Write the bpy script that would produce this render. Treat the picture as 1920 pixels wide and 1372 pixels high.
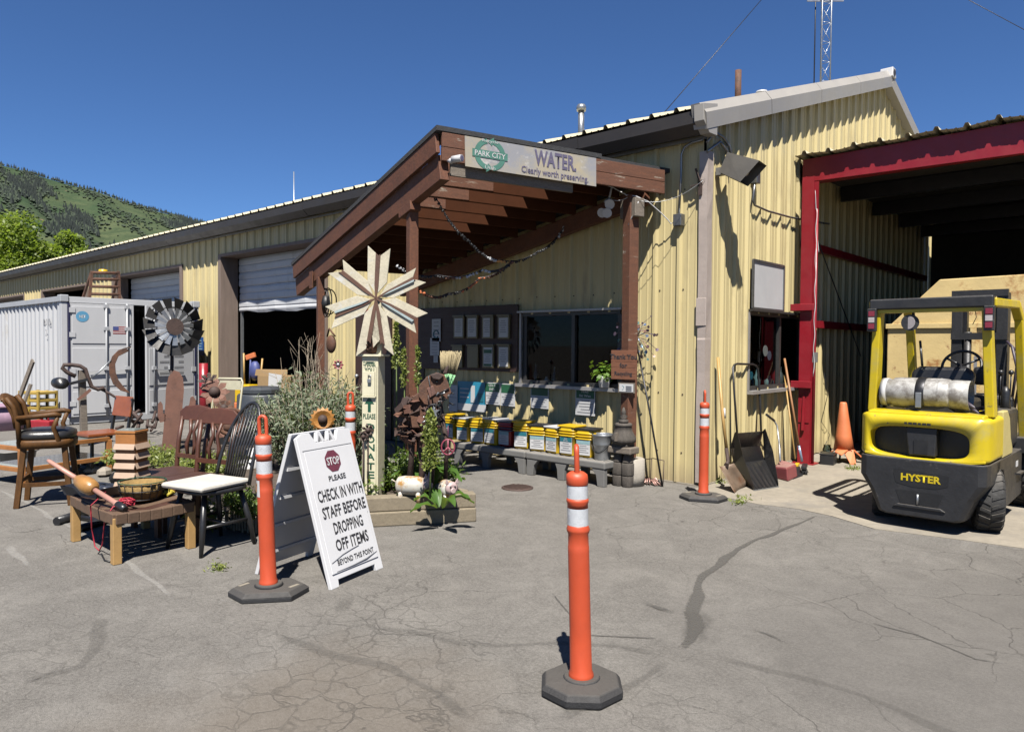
import bpy, math, random
import numpy as np
from mathutils import Vector as V, Matrix
random.seed(7); rng=np.random.default_rng(11)
for o in list(bpy.data.objects): bpy.data.objects.remove(o)
scn=bpy.context.scene; COL=scn.collection
# ---------------------------------------------------------------- camera
CF=1366.93; CP,CR,CY=0.027846,0.007445,0.741888
CAM=V((3.8194,-7.2338,1.5219))
_F=V((-math.sin(CY),math.cos(CY),0)); _R=V((math.cos(CY),math.sin(CY),0)); _U=V((0,0,1))
F2=_F*math.cos(CP)-_U*math.sin(CP); U2=_F*math.sin(CP)+_U*math.cos(CP)
R3=_R*math.cos(CR)+U2*math.sin(CR); U3=-_R*math.sin(CR)+U2*math.cos(CR)
cd=bpy.data.cameras.new('camera'); cam=bpy.data.objects.new('camera',cd); COL.objects.link(cam)
cd.sensor_width=36; cd.lens=CF/1920*36; cd.clip_start=.05; cd.clip_end=9000
mm=Matrix((R3,U3,-F2)).transposed().to_4x4(); mm.translation=CAM; cam.matrix_world=mm
scn.camera=cam
# ---------------------------------------------------------------- sky and sun
SUNV=V((-.43,.468,-1.067)).normalized()
w=bpy.data.worlds.new('World'); scn.world=w; w.use_nodes=True
nt=w.node_tree; bg=nt.nodes['Background']; sky=nt.nodes.new('ShaderNodeTexSky'); sky.sky_type='NISHITA'
sky.sun_disc=False; sky.sun_elevation=math.asin(-SUNV.z); sky.sun_rotation=math.pi/2-math.atan2(-SUNV.y,-SUNV.x)
sky.altitude=2100; sky.air_density=1.0; sky.dust_density=.1; sky.ozone_density=6.0
tint=nt.nodes.new('ShaderNodeMix'); tint.data_type='RGBA'; tint.blend_type='MULTIPLY'; tint.inputs[0].default_value=1; tint.inputs[7].default_value=(.56,.72,.90,1)
nt.links.new(sky.outputs[0],tint.inputs[6]); nt.links.new(tint.outputs[2],bg.inputs[0]); bg.inputs[1].default_value=.05
sl=bpy.data.lights.new('sun','SUN'); sl.energy=5.0; sl.angle=math.radians(.53); sl.color=(1,.955,.88)
so=bpy.data.objects.new('sun',sl); COL.objects.link(so); so.rotation_euler=SUNV.to_track_quat('-Z','Y').to_euler(); so.location=(10,-15,20)
vs=scn.view_settings; vs.view_transform='Standard'; vs.look='None'; vs.gamma=1; vs.use_curve_mapping=False; vs.exposure=1.37
scn.cycles.max_bounces=8; scn.cycles.diffuse_bounces=1; scn.cycles.glossy_bounces=3; scn.cycles.transparent_max_bounces=16; scn.cycles.caustics_reflective=False; scn.cycles.caustics_refractive=False
# ---------------------------------------------------------------- pixel helpers (photo pixel -> point on a surface it touches)
def ray(x,y): return F2*CF+R3*(x-960)-U3*(y-686)
def on(ax,v,x,y):
    d=ray(x,y); t=(v-CAM[ax])/d[ax]; return CAM+d*t
def G(x,y,z=0.): return on(2,z,x,y)
def PY(x,y,v=0.): return on(1,v,x,y)
def PX(x,y,v=0.): return on(0,v,x,y)
def PV(x,y,P,n=None):
    "on the vertical plane through P (facing the camera unless n is given)"
    P=V(P)
    if n is None: n=V((CAM.x-P.x,CAM.y-P.y,0))
    d=ray(x,y); return CAM+d*((P-CAM).dot(V(n))/d.dot(V(n)))
def to_cam(P):
    n=V((CAM.x-P[0],CAM.y-P[1],0)); return n.normalized()
# ---------------------------------------------------------------- mesh builder
class MB:
    def __init__(s): s.v=[];s.f=[];s.m=[];s.s=[]
    def add(s,vs,fs,mi=0,sm=False):
        b=len(s.v); s.v+=[V(p) for p in vs]
        for f in fs: s.f.append([b+i for i in f]); s.m.append(mi); s.s.append(sm)
        return s
    def hexa(s,p,mi=0):
        return s.add(p,[(0,3,2,1),(4,5,6,7),(0,1,5,4),(1,2,6,5),(2,3,7,6),(3,0,4,7)],mi)
    def box(s,c,d,rz=0,mi=0,M=None):
        x,y,z=[a/2 for a in d]; p=[V(q) for q in((-x,-y,-z),(x,-y,-z),(x,y,-z),(-x,y,-z),(-x,-y,z),(x,-y,z),(x,y,z),(-x,y,z))]
        if M is None: M=Matrix.Rotation(rz,3,'Z')
        return s.hexa([M@q+V(c) for q in p],mi)
    def box2(s,a,b,mi=0): return s.box([(a[i]+b[i])/2 for i in range(3)],[abs(b[i]-a[i]) for i in range(3)],0,mi)
    def bar(s,p,q,w,h,up=(0,0,1),mi=0):
        p,q=V(p),V(q); d=(q-p).normalized(); up=V(up)
        if abs(d.dot(up))>.98: up=V((0,1,0))
        r=d.cross(up).normalized(); u=r.cross(d)
        k=[(-r*w-u*h)/2,(r*w-u*h)/2,(r*w+u*h)/2,(-r*w+u*h)/2]
        return s.hexa([p+a for a in k]+[q+a for a in k],mi)
    def prism(s,pts,vec,mi=0,mi_side=None):
        n=len(pts); vec=V(vec); P=[V(p) for p in pts]; b=len(s.v)
        s.add(P+[p+vec for p in P],[list(range(n))[::-1],list(range(n,2*n))],mi)
        s.f+=[[b+i,b+(i+1)%n,b+n+(i+1)%n,b+n+i] for i in range(n)]
        s.m+=[mi if mi_side is None else mi_side]*n; s.s+=[False]*n
        return s
    def sheet(s,pts,mi=0): return s.add(pts,[list(range(len(pts)))],mi)
    def tube(s,pts,r,n=8,mi=0,cap=True,sm=True,close=False):
        P=[V(p) for p in pts]; N=len(P); rs=list(r) if hasattr(r,'__len__') else [r]*N; b=len(s.v); u=None
        for i in range(N):
            if close: t=P[(i+1)%N]-P[i-1]
            else: t=P[min(i+1,N-1)]-P[max(i-1,0)]
            t=t.normalized() if t.length>1e-9 else V((0,0,1))
            if u is None:
                u=t.cross(V((0,0,1)) if abs(t.z)<.9 else V((1,0,0))).normalized()
            else:
                u=(u-t*u.dot(t)); u=u.normalized() if u.length>1e-6 else t.orthogonal().normalized()
            w_=t.cross(u)
            for k in range(n):
                a=2*math.pi*k/n; s.v.append(P[i]+(u*math.cos(a)+w_*math.sin(a))*rs[i])
        for i in range(N if close else N-1):
            j=(i+1)%N
            for k in range(n):
                s.f.append([b+i*n+k,b+i*n+(k+1)%n,b+j*n+(k+1)%n,b+j*n+k]); s.m.append(mi); s.s.append(sm)
        if cap and not close:
            s.f.append([b+k for k in range(n)][::-1]); s.f.append([b+(N-1)*n+k for k in range(n)]); s.m+=[mi,mi]; s.s+=[False,False]
        return s
    def lathe(s,prof,c=(0,0,0),n=20,mi=0,sm=True,M=None,cap=True,sq=None):
        "prof [(r,z)]; sq=power for a rounded-square section"
        c=V(c); b=len(s.v)
        for r,z in prof:
            for k in range(n):
                a=2*math.pi*k/n; ca,sa=math.cos(a),math.sin(a); q=1
                if sq: q=1/((abs(ca)**sq+abs(sa)**sq)**(1/sq))
                p=V((r*ca*q,r*sa*q,z)); s.v.append((M@p if M is not None else p)+c)
        m=len(prof)
        for i in range(m-1):
            for k in range(n):
                s.f.append([b+i*n+k,b+i*n+(k+1)%n,b+(i+1)*n+(k+1)%n,b+(i+1)*n+k]); s.m.append(mi); s.s.append(sm)
        if cap:
            s.f.append([b+k for k in range(n)][::-1]); s.f.append([b+(m-1)*n+k for k in range(n)]); s.m+=[mi,mi]; s.s+=[False,False]
        return s
    def ball(s,c,r,n=12,m=8,mi=0,M=None):
        r=r if hasattr(r,'__len__') else (r,r,r)
        prof=[(math.sin(math.pi*i/m)+1e-4,-math.cos(math.pi*i/m)) for i in range(m+1)]
        S=Matrix.Diagonal(r); S=(M@S) if M is not None else S
        return s.lathe(prof,c,n,mi,True,S)
    def disc(s,c,r,nrm,n=16,t=.003,mi=0):
        nrm=V(nrm).normalized(); u=nrm.orthogonal().normalized(); w_=nrm.cross(u); c=V(c)
        return s.prism([c+(u*math.cos(2*math.pi*k/n)+w_*math.sin(2*math.pi*k/n))*r for k in range(n)],nrm*t,mi)
def frame(right,up):
    r=V(right).normalized(); u=V(up).normalized(); return r,u,r.cross(u)
# ---------------------------------------------------------------- objects
MATS={}
LOCAL=set()
def _finish(o,mats,bevel):
    for m in (mats if isinstance(mats,(list,tuple)) else [mats]): o.data.materials.append(MATS[m] if isinstance(m,str) else m)
    if bevel:
        b=o.modifiers.new('bevel','BEVEL'); b.width=bevel; b.segments=2; b.limit_method='ANGLE'; b.angle_limit=math.radians(40)
def mesh(name,mb,off=V((0,0,0))):
    me=bpy.data.meshes.new(name); me.from_pydata([tuple(p-off) for p in mb.v],[],mb.f)
    me.polygons.foreach_set('material_index',mb.m); me.polygons.foreach_set('use_smooth',mb.s); me.update(); return me
def base_of(mb):
    xs=[p.x for p in mb.v];ys=[p.y for p in mb.v];zs=[p.z for p in mb.v]
    return V(((min(xs)+max(xs))/2,(min(ys)+max(ys))/2,min(zs)))
def origin(o):
    q=o
    v=V((0,0,0))
    while q is not None: v+=V(q.location); q=q.parent
    return v
def part(name,mb,mat,parent,bevel=None,label=None,stuff=False):
    root=parent
    while root.parent: root=root.parent
    off=V((0,0,0)) if root.name in LOCAL else origin(parent)
    o=bpy.data.objects.new(name,mesh(name,mb,off)); COL.objects.link(o); o.parent=parent; _finish(o,mat,bevel)
    if label: o['label']=label
    if stuff: o['kind']='stuff'
    return o
def tag(o,label,cat,group=None):
    o['label']=label; o['category']=cat
    if group: o['group']=group
    return o
def single(name,mb,mat,label,cat,group=None,bevel=None):
    b=base_of(mb); o=bpy.data.objects.new(name,mesh(name,mb,b)); COL.objects.link(o); o.location=b; _finish(o,mat,bevel)
    return tag(o,label,cat,group)
def thing(name,label,cat,loc=(0,0,0),group=None,rz=None):
    o=bpy.data.objects.new(name,None); COL.objects.link(o); o.location=loc; o.empty_display_size=.1
    if rz is not None: o.rotation_euler=(0,0,rz); LOCAL.add(o.name)
    return tag(o,label,cat,group)
def struct(name,mb,mat,kind='structure',parent=None):
    o=bpy.data.objects.new(name,mesh(name,mb)); COL.objects.link(o); _finish(o,mat,None)
    if parent: o.parent=parent
    else: o['kind']=kind
    return o
def copy_tree(o,parent=None):
    c=o.copy(); COL.objects.link(c)
    if parent is not None: c.parent=parent
    elif o.name in LOCAL: LOCAL.add(c.name)
    for ch in o.children: copy_tree(ch,c)
    return c
def text(body,mat,parent,c,right,up,h=None,w=None,bold=0,lift=.002,name='lettering',align=.5,shear=0):
    "flat lettering centred at c; h cap height or w total width in metres"
    cu=bpy.data.curves.new('t','FONT'); cu.body=body; cu.offset=bold; cu.resolution_u=2; cu.shear=shear
    t=bpy.data.objects.new('t',cu); COL.objects.link(t); bpy.context.view_layer.update()
    me=bpy.data.meshes.new_from_object(t.evaluated_get(bpy.context.evaluated_depsgraph_get()))
    bpy.data.objects.remove(t); bpy.data.curves.remove(cu)
    r,u,n=frame(right,up); pts=[v.co.copy() for v in me.vertices]
    x0,x1=min(p.x for p in pts),max(p.x for p in pts); y0,y1=min(p.y for p in pts),max(p.y for p in pts)
    sy=h/(y1-y0) if h else w/(x1-x0); sx=w/(x1-x0) if w else sy
    root=parent
    while root.parent: root=root.parent
    off=V((0,0,0)) if root.name in LOCAL else origin(parent)
    for v,p in zip(me.vertices,pts): v.co=V(c)+r*((p.x-x0-(x1-x0)*align)*sx)+u*((p.y-(y0+y1)/2)*sy)+n*lift-off
    me.name=name; o=bpy.data.objects.new(name,me); COL.objects.link(o); o.parent=parent; me.materials.append(MATS[mat]); return o
# ---------------------------------------------------------------- materials
ALB=.56
def lin(c): return tuple(((a/255)/12.92 if a/255<=.04045 else ((a/255+.055)/1.055)**2.4) for a in c)
def _nodes(name):
    m=bpy.data.materials.new(name); m.use_nodes=True; t=m.node_tree; b=t.nodes['Principled BSDF']; return m,t,b
def N(t,kind,**kw):
    n=t.nodes.new(kind)
    for k,v in kw.items():
        if k in n.inputs: n.inputs[k].default_value=v
        else: setattr(n,k,v)
    return n
def noise(t,co,scale,detail=4,rough=.6,dist=0):
    n=N(t,'ShaderNodeTexNoise'); n.inputs['Scale'].default_value=scale; n.inputs['Detail'].default_value=detail; n.inputs['Roughness'].default_value=rough; n.inputs['Distortion'].default_value=dist
    t.links.new(co,n.inputs['Vector']); return n.outputs['Fac']
def ramp(t,fac,lo,hi,a=0.,b=1.):
    n=N(t,'ShaderNodeMapRange'); n.inputs[1].default_value=lo; n.inputs[2].default_value=hi; n.inputs[3].default_value=a; n.inputs[4].default_value=b; n.clamp=True
    t.links.new(fac,n.inputs[0]); return n.outputs[0]
def mixc(t,fac,a,b,mode='MIX'):
    n=N(t,'ShaderNodeMix',data_type='RGBA',blend_type=mode)
    for s_,v in((n.inputs[0],fac),(n.inputs[6],a),(n.inputs[7],b)):
        if isinstance(v,(tuple,list)): s_.default_value=(*v[:3],1)
        elif isinstance(v,(int,float)): s_.default_value=v
        else: t.links.new(v,s_)
    return n.outputs[2]
def math_(t,op,a,b=0.):
    n=N(t,'ShaderNodeMath',operation=op)
    for i,v in enumerate((a,b)):
        if isinstance(v,(int,float)): n.inputs[i].default_value=v
        else: t.links.new(v,n.inputs[i])
    return n.outputs[0]
def mapped(t,scale=(1,1,1),src='Object'):
    c=N(t,'ShaderNodeTexCoord').outputs[src]; m=N(t,'ShaderNodeMapping'); m.inputs['Scale'].default_value=scale; t.links.new(c,m.inputs['Vector']); return m.outputs[0]
def mat(name,col,rough=.6,metal=0,var=.18,scale=5,bump=.15,bscale=60,patch=None,patch2=None,aniso=(1,1,1),spec=None,coat=0,trans=0,grain=0,dust=None,splash=None):
    K=ALB; col=tuple(x*K for x in col); patch=patch and (tuple(x*K for x in patch[0]),)+tuple(patch[1:]); patch2=patch2 and (tuple(x*K for x in patch2[0]),)+tuple(patch2[1:])
    "col 0-1 linear base colour; patch=(colour,scale,threshold,softness) second colour in shaped patches"
    m,t,b=_nodes(name); co=mapped(t,aniso)
    n1=noise(t,co,scale,6,.65); c=mixc(t,ramp(t,n1,.25,.75),tuple(max(0,x*(1-var)) for x in col),tuple(min(1,x*(1+var)) for x in col))
    if grain: c=mixc(t,ramp(t,noise(t,co,scale*9,3,.7),.35,.65,0,grain),c,tuple(x*.35 for x in col))
    rr=None
    for pt in (patch,patch2):
        if pt:
            pc,ps,th,so_=pt; k=ramp(t,noise(t,co,ps,8,.7),th-so_,th+so_); c=mixc(t,k,c,pc)
    if splash:
        sz=N(t,'ShaderNodeSeparateXYZ'); t.links.new(N(t,'ShaderNodeTexCoord').outputs['Object'],sz.inputs[0]); zz=math_(t,'ADD',sz.outputs[2],math_(t,'MULTIPLY',noise(t,mapped(t,(1,1,.4)),5,6,.7),-.5)); c=mixc(t,ramp(t,zz,splash[1]-.25,-.28,0,.75),c,splash[0])
    if dust:
        geo=N(t,'ShaderNodeNewGeometry'); sx=N(t,'ShaderNodeSeparateXYZ'); t.links.new(geo.outputs['Normal'],sx.inputs[0])
        k=math_(t,'MULTIPLY',ramp(t,sx.outputs[2],.5,1),ramp(t,noise(t,co,scale*1.7,5,.7),.3,.7,.1,dust)); c=mixc(t,k,c,(.33,.29,.24))
    t.links.new(c,b.inputs['Base Color']); b.inputs['Metallic'].default_value=metal
    r=ramp(t,noise(t,co,scale*2.3,5,.7),.3,.7,max(.03,rough-.1),min(1,rough+.1)); t.links.new(r,b.inputs['Roughness'])
    if spec is not None: b.inputs['Specular IOR Level'].default_value=spec
    if coat: b.inputs['Coat Weight'].default_value=coat; b.inputs['Coat Roughness'].default_value=.08
    if bump:
        bp=N(t,'ShaderNodeBump'); bp.inputs['Strength'].default_value=bump; bp.inputs['Distance'].default_value=.01
        t.links.new(noise(t,co,bscale,5,.7),bp.inputs['Height']); t.links.new(bp.outputs[0],b.inputs['Normal'])
    MATS[name]=m; return m
def leafmat(name,col,col2,trans=.35,rough=.5):
    m,t,b=_nodes(name); oi=N(t,'ShaderNodeNewGeometry'); col=tuple(x*ALB for x in col); col2=tuple(x*ALB for x in col2)
    c=mixc(t,oi.outputs['Random Per Island'],col,col2); t.links.new(c,b.inputs['Base Color']); b.inputs['Roughness'].default_value=rough
    tr=N(t,'ShaderNodeBsdfTranslucent'); t.links.new(mixc(t,.5,c,(.35,.5,.05)),tr.inputs[0])
    mx=N(t,'ShaderNodeMixShader'); mx.inputs[0].default_value=trans; t.links.new(b.outputs[0],mx.inputs[1]); t.links.new(tr.outputs[0],mx.inputs[2])
    t.links.new(mx.outputs[0],t.nodes['Material Output'].inputs[0]); MATS[name]=m; return m
def glassmat(name,tint=(.8,.85,.85),refl=1.0,transp=.9):
    m,t,b=_nodes(name); t.nodes.remove(b); g=N(t,'ShaderNodeBsdfGlossy'); g.inputs['Roughness'].default_value=.02; tr=N(t,'ShaderNodeBsdfTransparent'); tr.inputs[0].default_value=(*[x*transp for x in tint],1)
    fr=N(t,'ShaderNodeFresnel'); fr.inputs[0].default_value=1.5; mx=N(t,'ShaderNodeMixShader'); t.links.new(math_(t,'MULTIPLY',fr.outputs[0],refl),mx.inputs[0])
    t.links.new(tr.outputs[0],mx.inputs[1]); t.links.new(g.outputs[0],mx.inputs[2]); t.links.new(mx.outputs[0],t.nodes['Material Output'].inputs[0]); MATS[name]=m; return m
def leaves(name,pts,nrm,size,matname,parent=None,kind=None,aspect=.5,fold=.25,droop=0):
    "many small folded leaf quads in one mesh (numpy)"
    n=len(pts); pts=np.asarray(pts,float); nrm=np.asarray(nrm,float); nrm/=np.linalg.norm(nrm,axis=1)[:,None]+1e-9
    d=rng.normal(size=(n,3)); d[:,2]-=droop; d-=nrm*(d*nrm).sum(1)[:,None]; d/=np.linalg.norm(d,axis=1)[:,None]+1e-9
    s_=np.cross(nrm,d); L=(size*(.6+.8*rng.random(n)))[:,None] if np.isscalar(size) else size[:,None]
    a=pts; b=pts+d*L*.5+s_*L*aspect*.5+nrm*L*fold*.3; c=pts+d*L; e=pts+d*L*.5-s_*L*aspect*.5+nrm*L*fold*.3
    vv=np.stack([a,b,c,e],1).reshape(-1,3)
    off=np.array(origin(parent)) if parent else np.zeros(3)
    me=bpy.data.meshes.new(name); me.vertices.add(4*n); me.vertices.foreach_set('co',(vv-off).ravel()); me.loops.add(4*n); me.loops.foreach_set('vertex_index',np.arange(4*n))
    me.polygons.add(n); me.polygons.foreach_set('loop_start',np.arange(0,4*n,4)); me.update(calc_edges=True)
    o=bpy.data.objects.new(name,me); COL.objects.link(o); me.materials.append(MATS[matname])
    if parent: o.parent=parent
    if kind: o['kind']=kind
    return o
# ================================================================ materials
mat('panel_yellow',(.69,.575,.30),.45,var=.09,scale=.9,bump=.3,bscale=2.6,patch=((.42,.34,.19),3.5,.66,.12),patch2=((.30,.22,.12),16,.76,.03),spec=.3,aniso=(1,1,.22),splash=((.20,.155,.10),.30))
mat('roof_cream',(.74,.67,.47),.5,var=.08,scale=2,bump=.05)
mat('gutter_dark',(.045,.038,.034),.5,var=.2,scale=2,bump=.1,bscale=8)
mat('gutter_inside',(.03,.03,.03),.8)
mat('trim_grey',(.40,.375,.34),.5,var=.06,scale=1.5,bump=.06,bscale=5)
mat('trim_pink',(.50,.42,.37),.55,var=.12,scale=4,bump=.35,bscale=9)
mat('jamb_brown',(.21,.155,.125),.75,var=.2,scale=3,bump=.2,bscale=30,aniso=(4,4,.5))
mat('door_white',(.66,.67,.69),.5,var=.07,scale=1.5,bump=.06,bscale=6,patch=((.33,.31,.27),2.5,.7,.15))
mat('brown_wood',(.165,.056,.022),.72,var=.28,scale=4,bump=.35,bscale=35,patch=((.32,.27,.21),3.4,.78,.03),grain=.5,aniso=(1,1,1))
mat('brown_wood_worn',(.18,.066,.03),.75,var=.3,scale=5,bump=.4,bscale=40,patch=((.40,.35,.28),3.2,.645,.04),grain=.6,aniso=(3,.6,6))
mat('grey_wood',(.26,.215,.17),.8,var=.3,scale=6,bump=.45,bscale=30,grain=.7,aniso=(3,.4,6))
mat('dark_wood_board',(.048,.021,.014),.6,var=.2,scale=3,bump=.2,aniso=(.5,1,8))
mat('shingle',(.035,.036,.04),.9,var=.4,scale=30,bump=.6,bscale=90)
mat('interior_dark',(.035,.033,.03),.9)  # near-black colour that carries the darkness inside bays and carport
mat('concrete',(.34,.298,.235),.9,var=.2,scale=1.5,bump=.4,bscale=70,patch=((.22,.20,.175),1.3,.62,.1),grain=.25)
mat('concrete_pier',(.42,.38,.32),.9,var=.15,scale=6,bump=.5,bscale=60)
mat('metal_grey',(.32,.33,.34),.35,.8,var=.15,scale=8,bump=.05)
mat('metal_dark',(.05,.05,.055),.4,.7,var=.2)
mat('galv',(.46,.48,.50),.38,.75,var=.14,scale=14,bump=.05)
mat('win_frame',(.075,.072,.07),.45,.4,var=.15)
mat('sill_alu',(.50,.48,.47),.45,.5,var=.1)
glassmat('glass',(.75,.82,.8),.45,.85)
mat('black',(.012,.012,.013),.5)
mat('black_rubber',(.020,.020,.022),.75,var=.25,scale=20,bump=.5,bscale=90,dust=.12)
mat('joist_shade_tone',(.075,.026,.011),.85,spec=.1)  # darkened colour that carries the shade on the far joist lengths
mat('black_plastic',(.02,.02,.022),.38,var=.25,scale=8,bump=.1)
mat('white_paint',(.60,.60,.61),.45,var=.05,scale=3,bump=.05)
mat('white_paper',(.62,.62,.62),.7,var=.04,scale=6,bump=0)
mat('ink',(.03,.03,.035),.6,var=.1,bump=0)
mat('ink_grey',(.26,.26,.27),.7,var=.1,bump=0)
mat('red_steel',(.30,.012,.022),.42,var=.16,scale=3,bump=.1,bscale=12,patch=((.12,.012,.014),4,.70,.06))
mat('rust',(.15,.062,.030),.82,var=.45,scale=9,bump=.5,bscale=60,patch=((.055,.028,.020),7,.55,.15))
mat('rust_pink',(.20,.092,.062),.8,var=.25,scale=5,bump=.3,bscale=50,patch=((.11,.055,.042),6,.62,.1))
mat('rust_dark',(.062,.034,.026),.75,var=.4,scale=10,bump=.4,bscale=50)
mat('orange',(.60,.082,.026),.5,var=.14,scale=6,bump=.12,bscale=25,patch=((.22,.055,.035),16,.66,.05),patch2=((.66,.26,.16),24,.70,.03),aniso=(1,1,.4))
mat('orange_faded',(.70,.20,.07),.6,var=.15,scale=5,bump=.2)
mat('reflective',(.62,.64,.67),.35,var=.12,scale=30,bump=.3,bscale=120,patch=((.40,.40,.40),18,.68,.05))
mat('sticker_orange',(.8,.36,.1),.5)
def asphalt():
    m,t,b=_nodes('asphalt'); co=mapped(t)
    big=noise(t,co,.22,5,.6); mid=noise(t,co,1.3,6,.65,.5); fine=noise(t,co,60,4,.75); vfine=noise(t,co,210,3,.8)
    blot=noise(t,co,3.1,8,.72,.8); med=noise(t,co,16,6,.8)
    c=mixc(t,ramp(t,mid,.32,.68),(.186,.174,.159),(.268,.252,.231)); c=mixc(t,ramp(t,big,.40,.60,0,.55),c,(.222,.205,.182)); c=mixc(t,ramp(t,blot,.42,.62,0,.5),c,(.122,.113,.102)); c=mixc(t,ramp(t,blot,.46,.32,0,.4),c,(.27,.252,.226))
    c=mixc(t,ramp(t,med,.46,.66,0,.35),c,(.10,.093,.084)); c=mixc(t,ramp(t,fine,.46,.64,0,.45),c,(.34,.318,.29)); c=mixc(t,ramp(t,fine,.46,.32,0,.42),c,(.10,.092,.083)); c=mixc(t,ramp(t,vfine,.53,.62,0,.6),c,(.08,.073,.066)); c=mixc(t,ramp(t,vfine,.42,.32,0,.6),c,(.44,.42,.385))
    sx=N(t,'ShaderNodeSeparateXYZ'); t.links.new(co,sx.inputs[0])
    # wet-look dark drive lane towards the lower right, brown dirt in front of the planter
    def blob(x,y,r,q):
        dx=math_(t,'SUBTRACT',sx.outputs[0],x); dy=math_(t,'SUBTRACT',sx.outputs[1],y)
        d=math_(t,'SQRT',math_(t,'ADD',math_(t,'MULTIPLY',dx,dx),math_(t,'MULTIPLY',dy,dy)))
        return math_(t,'MULTIPLY',ramp(t,math_(t,'ADD',d,math_(t,'MULTIPLY',mid,1.4)),r,r*.35+.5,0,1),q)
    c=mixc(t,blob(1.35,-5.75,1.7,.42),c,(.18,.142,.104)); c=mixc(t,blob(3.4,-3.2,2.6,.5),c,(.145,.135,.125)); c=mixc(t,blob(3.5,-1.6,2.0,.35),c,(.13,.12,.11))
    # alligator cracking, only where the surface is broken up
    wv=N(t,'ShaderNodeVectorMath',operation='ADD'); sc=N(t,'ShaderNodeVectorMath',operation='SCALE'); nn=N(t,'ShaderNodeTexNoise'); nn.inputs['Scale'].default_value=2.2; t.links.new(co,nn.inputs['Vector'])
    t.links.new(nn.outputs['Color'],sc.inputs[0]); sc.inputs['Scale'].default_value=.9; t.links.new(co,wv.inputs[0]); t.links.new(sc.outputs[0],wv.inputs[1])
    vo=N(t,'ShaderNodeTexVoronoi',feature='DISTANCE_TO_EDGE'); vo.inputs['Scale'].default_value=6.5; sc3=N(t,'ShaderNodeVectorMath',operation='SCALE'); sc3.inputs['Scale'].default_value=.12; n6=N(t,'ShaderNodeTexNoise'); n6.inputs['Scale'].default_value=9; n6.inputs['Detail'].default_value=5; t.links.new(co,n6.inputs['Vector']); t.links.new(n6.outputs['Color'],sc3.inputs[0]); wv3=N(t,'ShaderNodeVectorMath',operation='ADD'); t.links.new(co,wv3.inputs[0]); t.links.new(sc3.outputs[0],wv3.inputs[1]); t.links.new(wv3.outputs[0],vo.inputs['Vector'])
    vo2=N(t,'ShaderNodeTexVoronoi',feature='DISTANCE_TO_EDGE'); vo2.inputs['Scale'].default_value=1.7; sc2=N(t,'ShaderNodeVectorMath',operation='SCALE'); sc2.inputs['Scale'].default_value=.16; n5=N(t,'ShaderNodeTexNoise'); n5.inputs['Scale'].default_value=6; n5.inputs['Detail'].default_value=5; t.links.new(co,n5.inputs['Vector']); t.links.new(n5.outputs['Color'],sc2.inputs[0]); wv2=N(t,'ShaderNodeVectorMath',operation='ADD'); t.links.new(co,wv2.inputs[0]); t.links.new(sc2.outputs[0],wv2.inputs[1]); t.links.new(wv2.outputs[0],vo2.inputs['Vector'])
    zone=math_(t,'MAXIMUM',blob(.6,-5.6,3.4,1),blob(2.2,-5.0,2.2,1)); zone=math_(t,'MULTIPLY',zone,ramp(t,noise(t,co,.8,4),.40,.60))
    crack=math_(t,'MULTIPLY',ramp(t,vo.outputs[0],.05,.008),zone); crack2=math_(t,'MULTIPLY',ramp(t,vo2.outputs[0],.009,.002),ramp(t,noise(t,co,.45,3),.44,.60,0,.55))
    ck=math_(t,'MAXIMUM',math_(t,'MULTIPLY',crack,.34),crack2); c=mixc(t,ck,c,(.062,.057,.05))
    c=mixc(t,1.0,c,(ALB,ALB,ALB),'MULTIPLY'); t.links.new(c,b.inputs['Base Color']); b.inputs['Roughness'].default_value=.9; b.inputs['Specular IOR Level'].default_value=.25
    h=math_(t,'ADD',math_(t,'MULTIPLY',fine,.5),vfine); h=math_(t,'SUBTRACT',h,math_(t,'MULTIPLY',ck,2.5)); h=math_(t,'ADD',h,math_(t,'MULTIPLY',mid,1.2))
    bp=N(t,'ShaderNodeBump'); bp.inputs['Strength'].default_value=.55; bp.inputs['Distance'].default_value=.012; t.links.new(h,bp.inputs['Height']); t.links.new(bp.outputs[0],b.inputs['Normal']); MATS['asphalt']=m
asphalt()
def overlay(name,col,lo,hi,strength,sc=14):
    "thin stain lying on the ground: broken-up edges from the strip's own uv-like 'edge' attribute"
    m,t,b=_nodes(name); at=N(t,'ShaderNodeAttribute',attribute_name='edge'); co=mapped(t)
    k=math_(t,'ADD',at.outputs['Fac'],math_(t,'MULTIPLY',math_(t,'SUBTRACT',noise(t,co,sc,6,.75),.5),1.5)); k=ramp(t,k,lo,hi,0,strength)
    b.inputs['Base Color'].default_value=(*col,1); b.inputs['Roughness'].default_value=.85
    tr=N(t,'ShaderNodeBsdfTransparent'); mx=N(t,'ShaderNodeMixShader'); t.links.new(k,mx.inputs[0]); t.links.new(tr.outputs[0],mx.inputs[1]); t.links.new(b.outputs[0],mx.inputs[2])
    t.links.new(mx.outputs[0],t.nodes['Material Output'].inputs[0]); MATS[name]=m
overlay('tar',(.060,.056,.050),.45,.95,.78,38)
overlay('tar_soft',(.07,.065,.058),.55,1.4,.42,48)
overlay('old_paint',(.30,.29,.27),.5,1.2,.38,30)
overlay('scuff',(.22,.205,.185),.4,1.2,.35,20)
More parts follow.
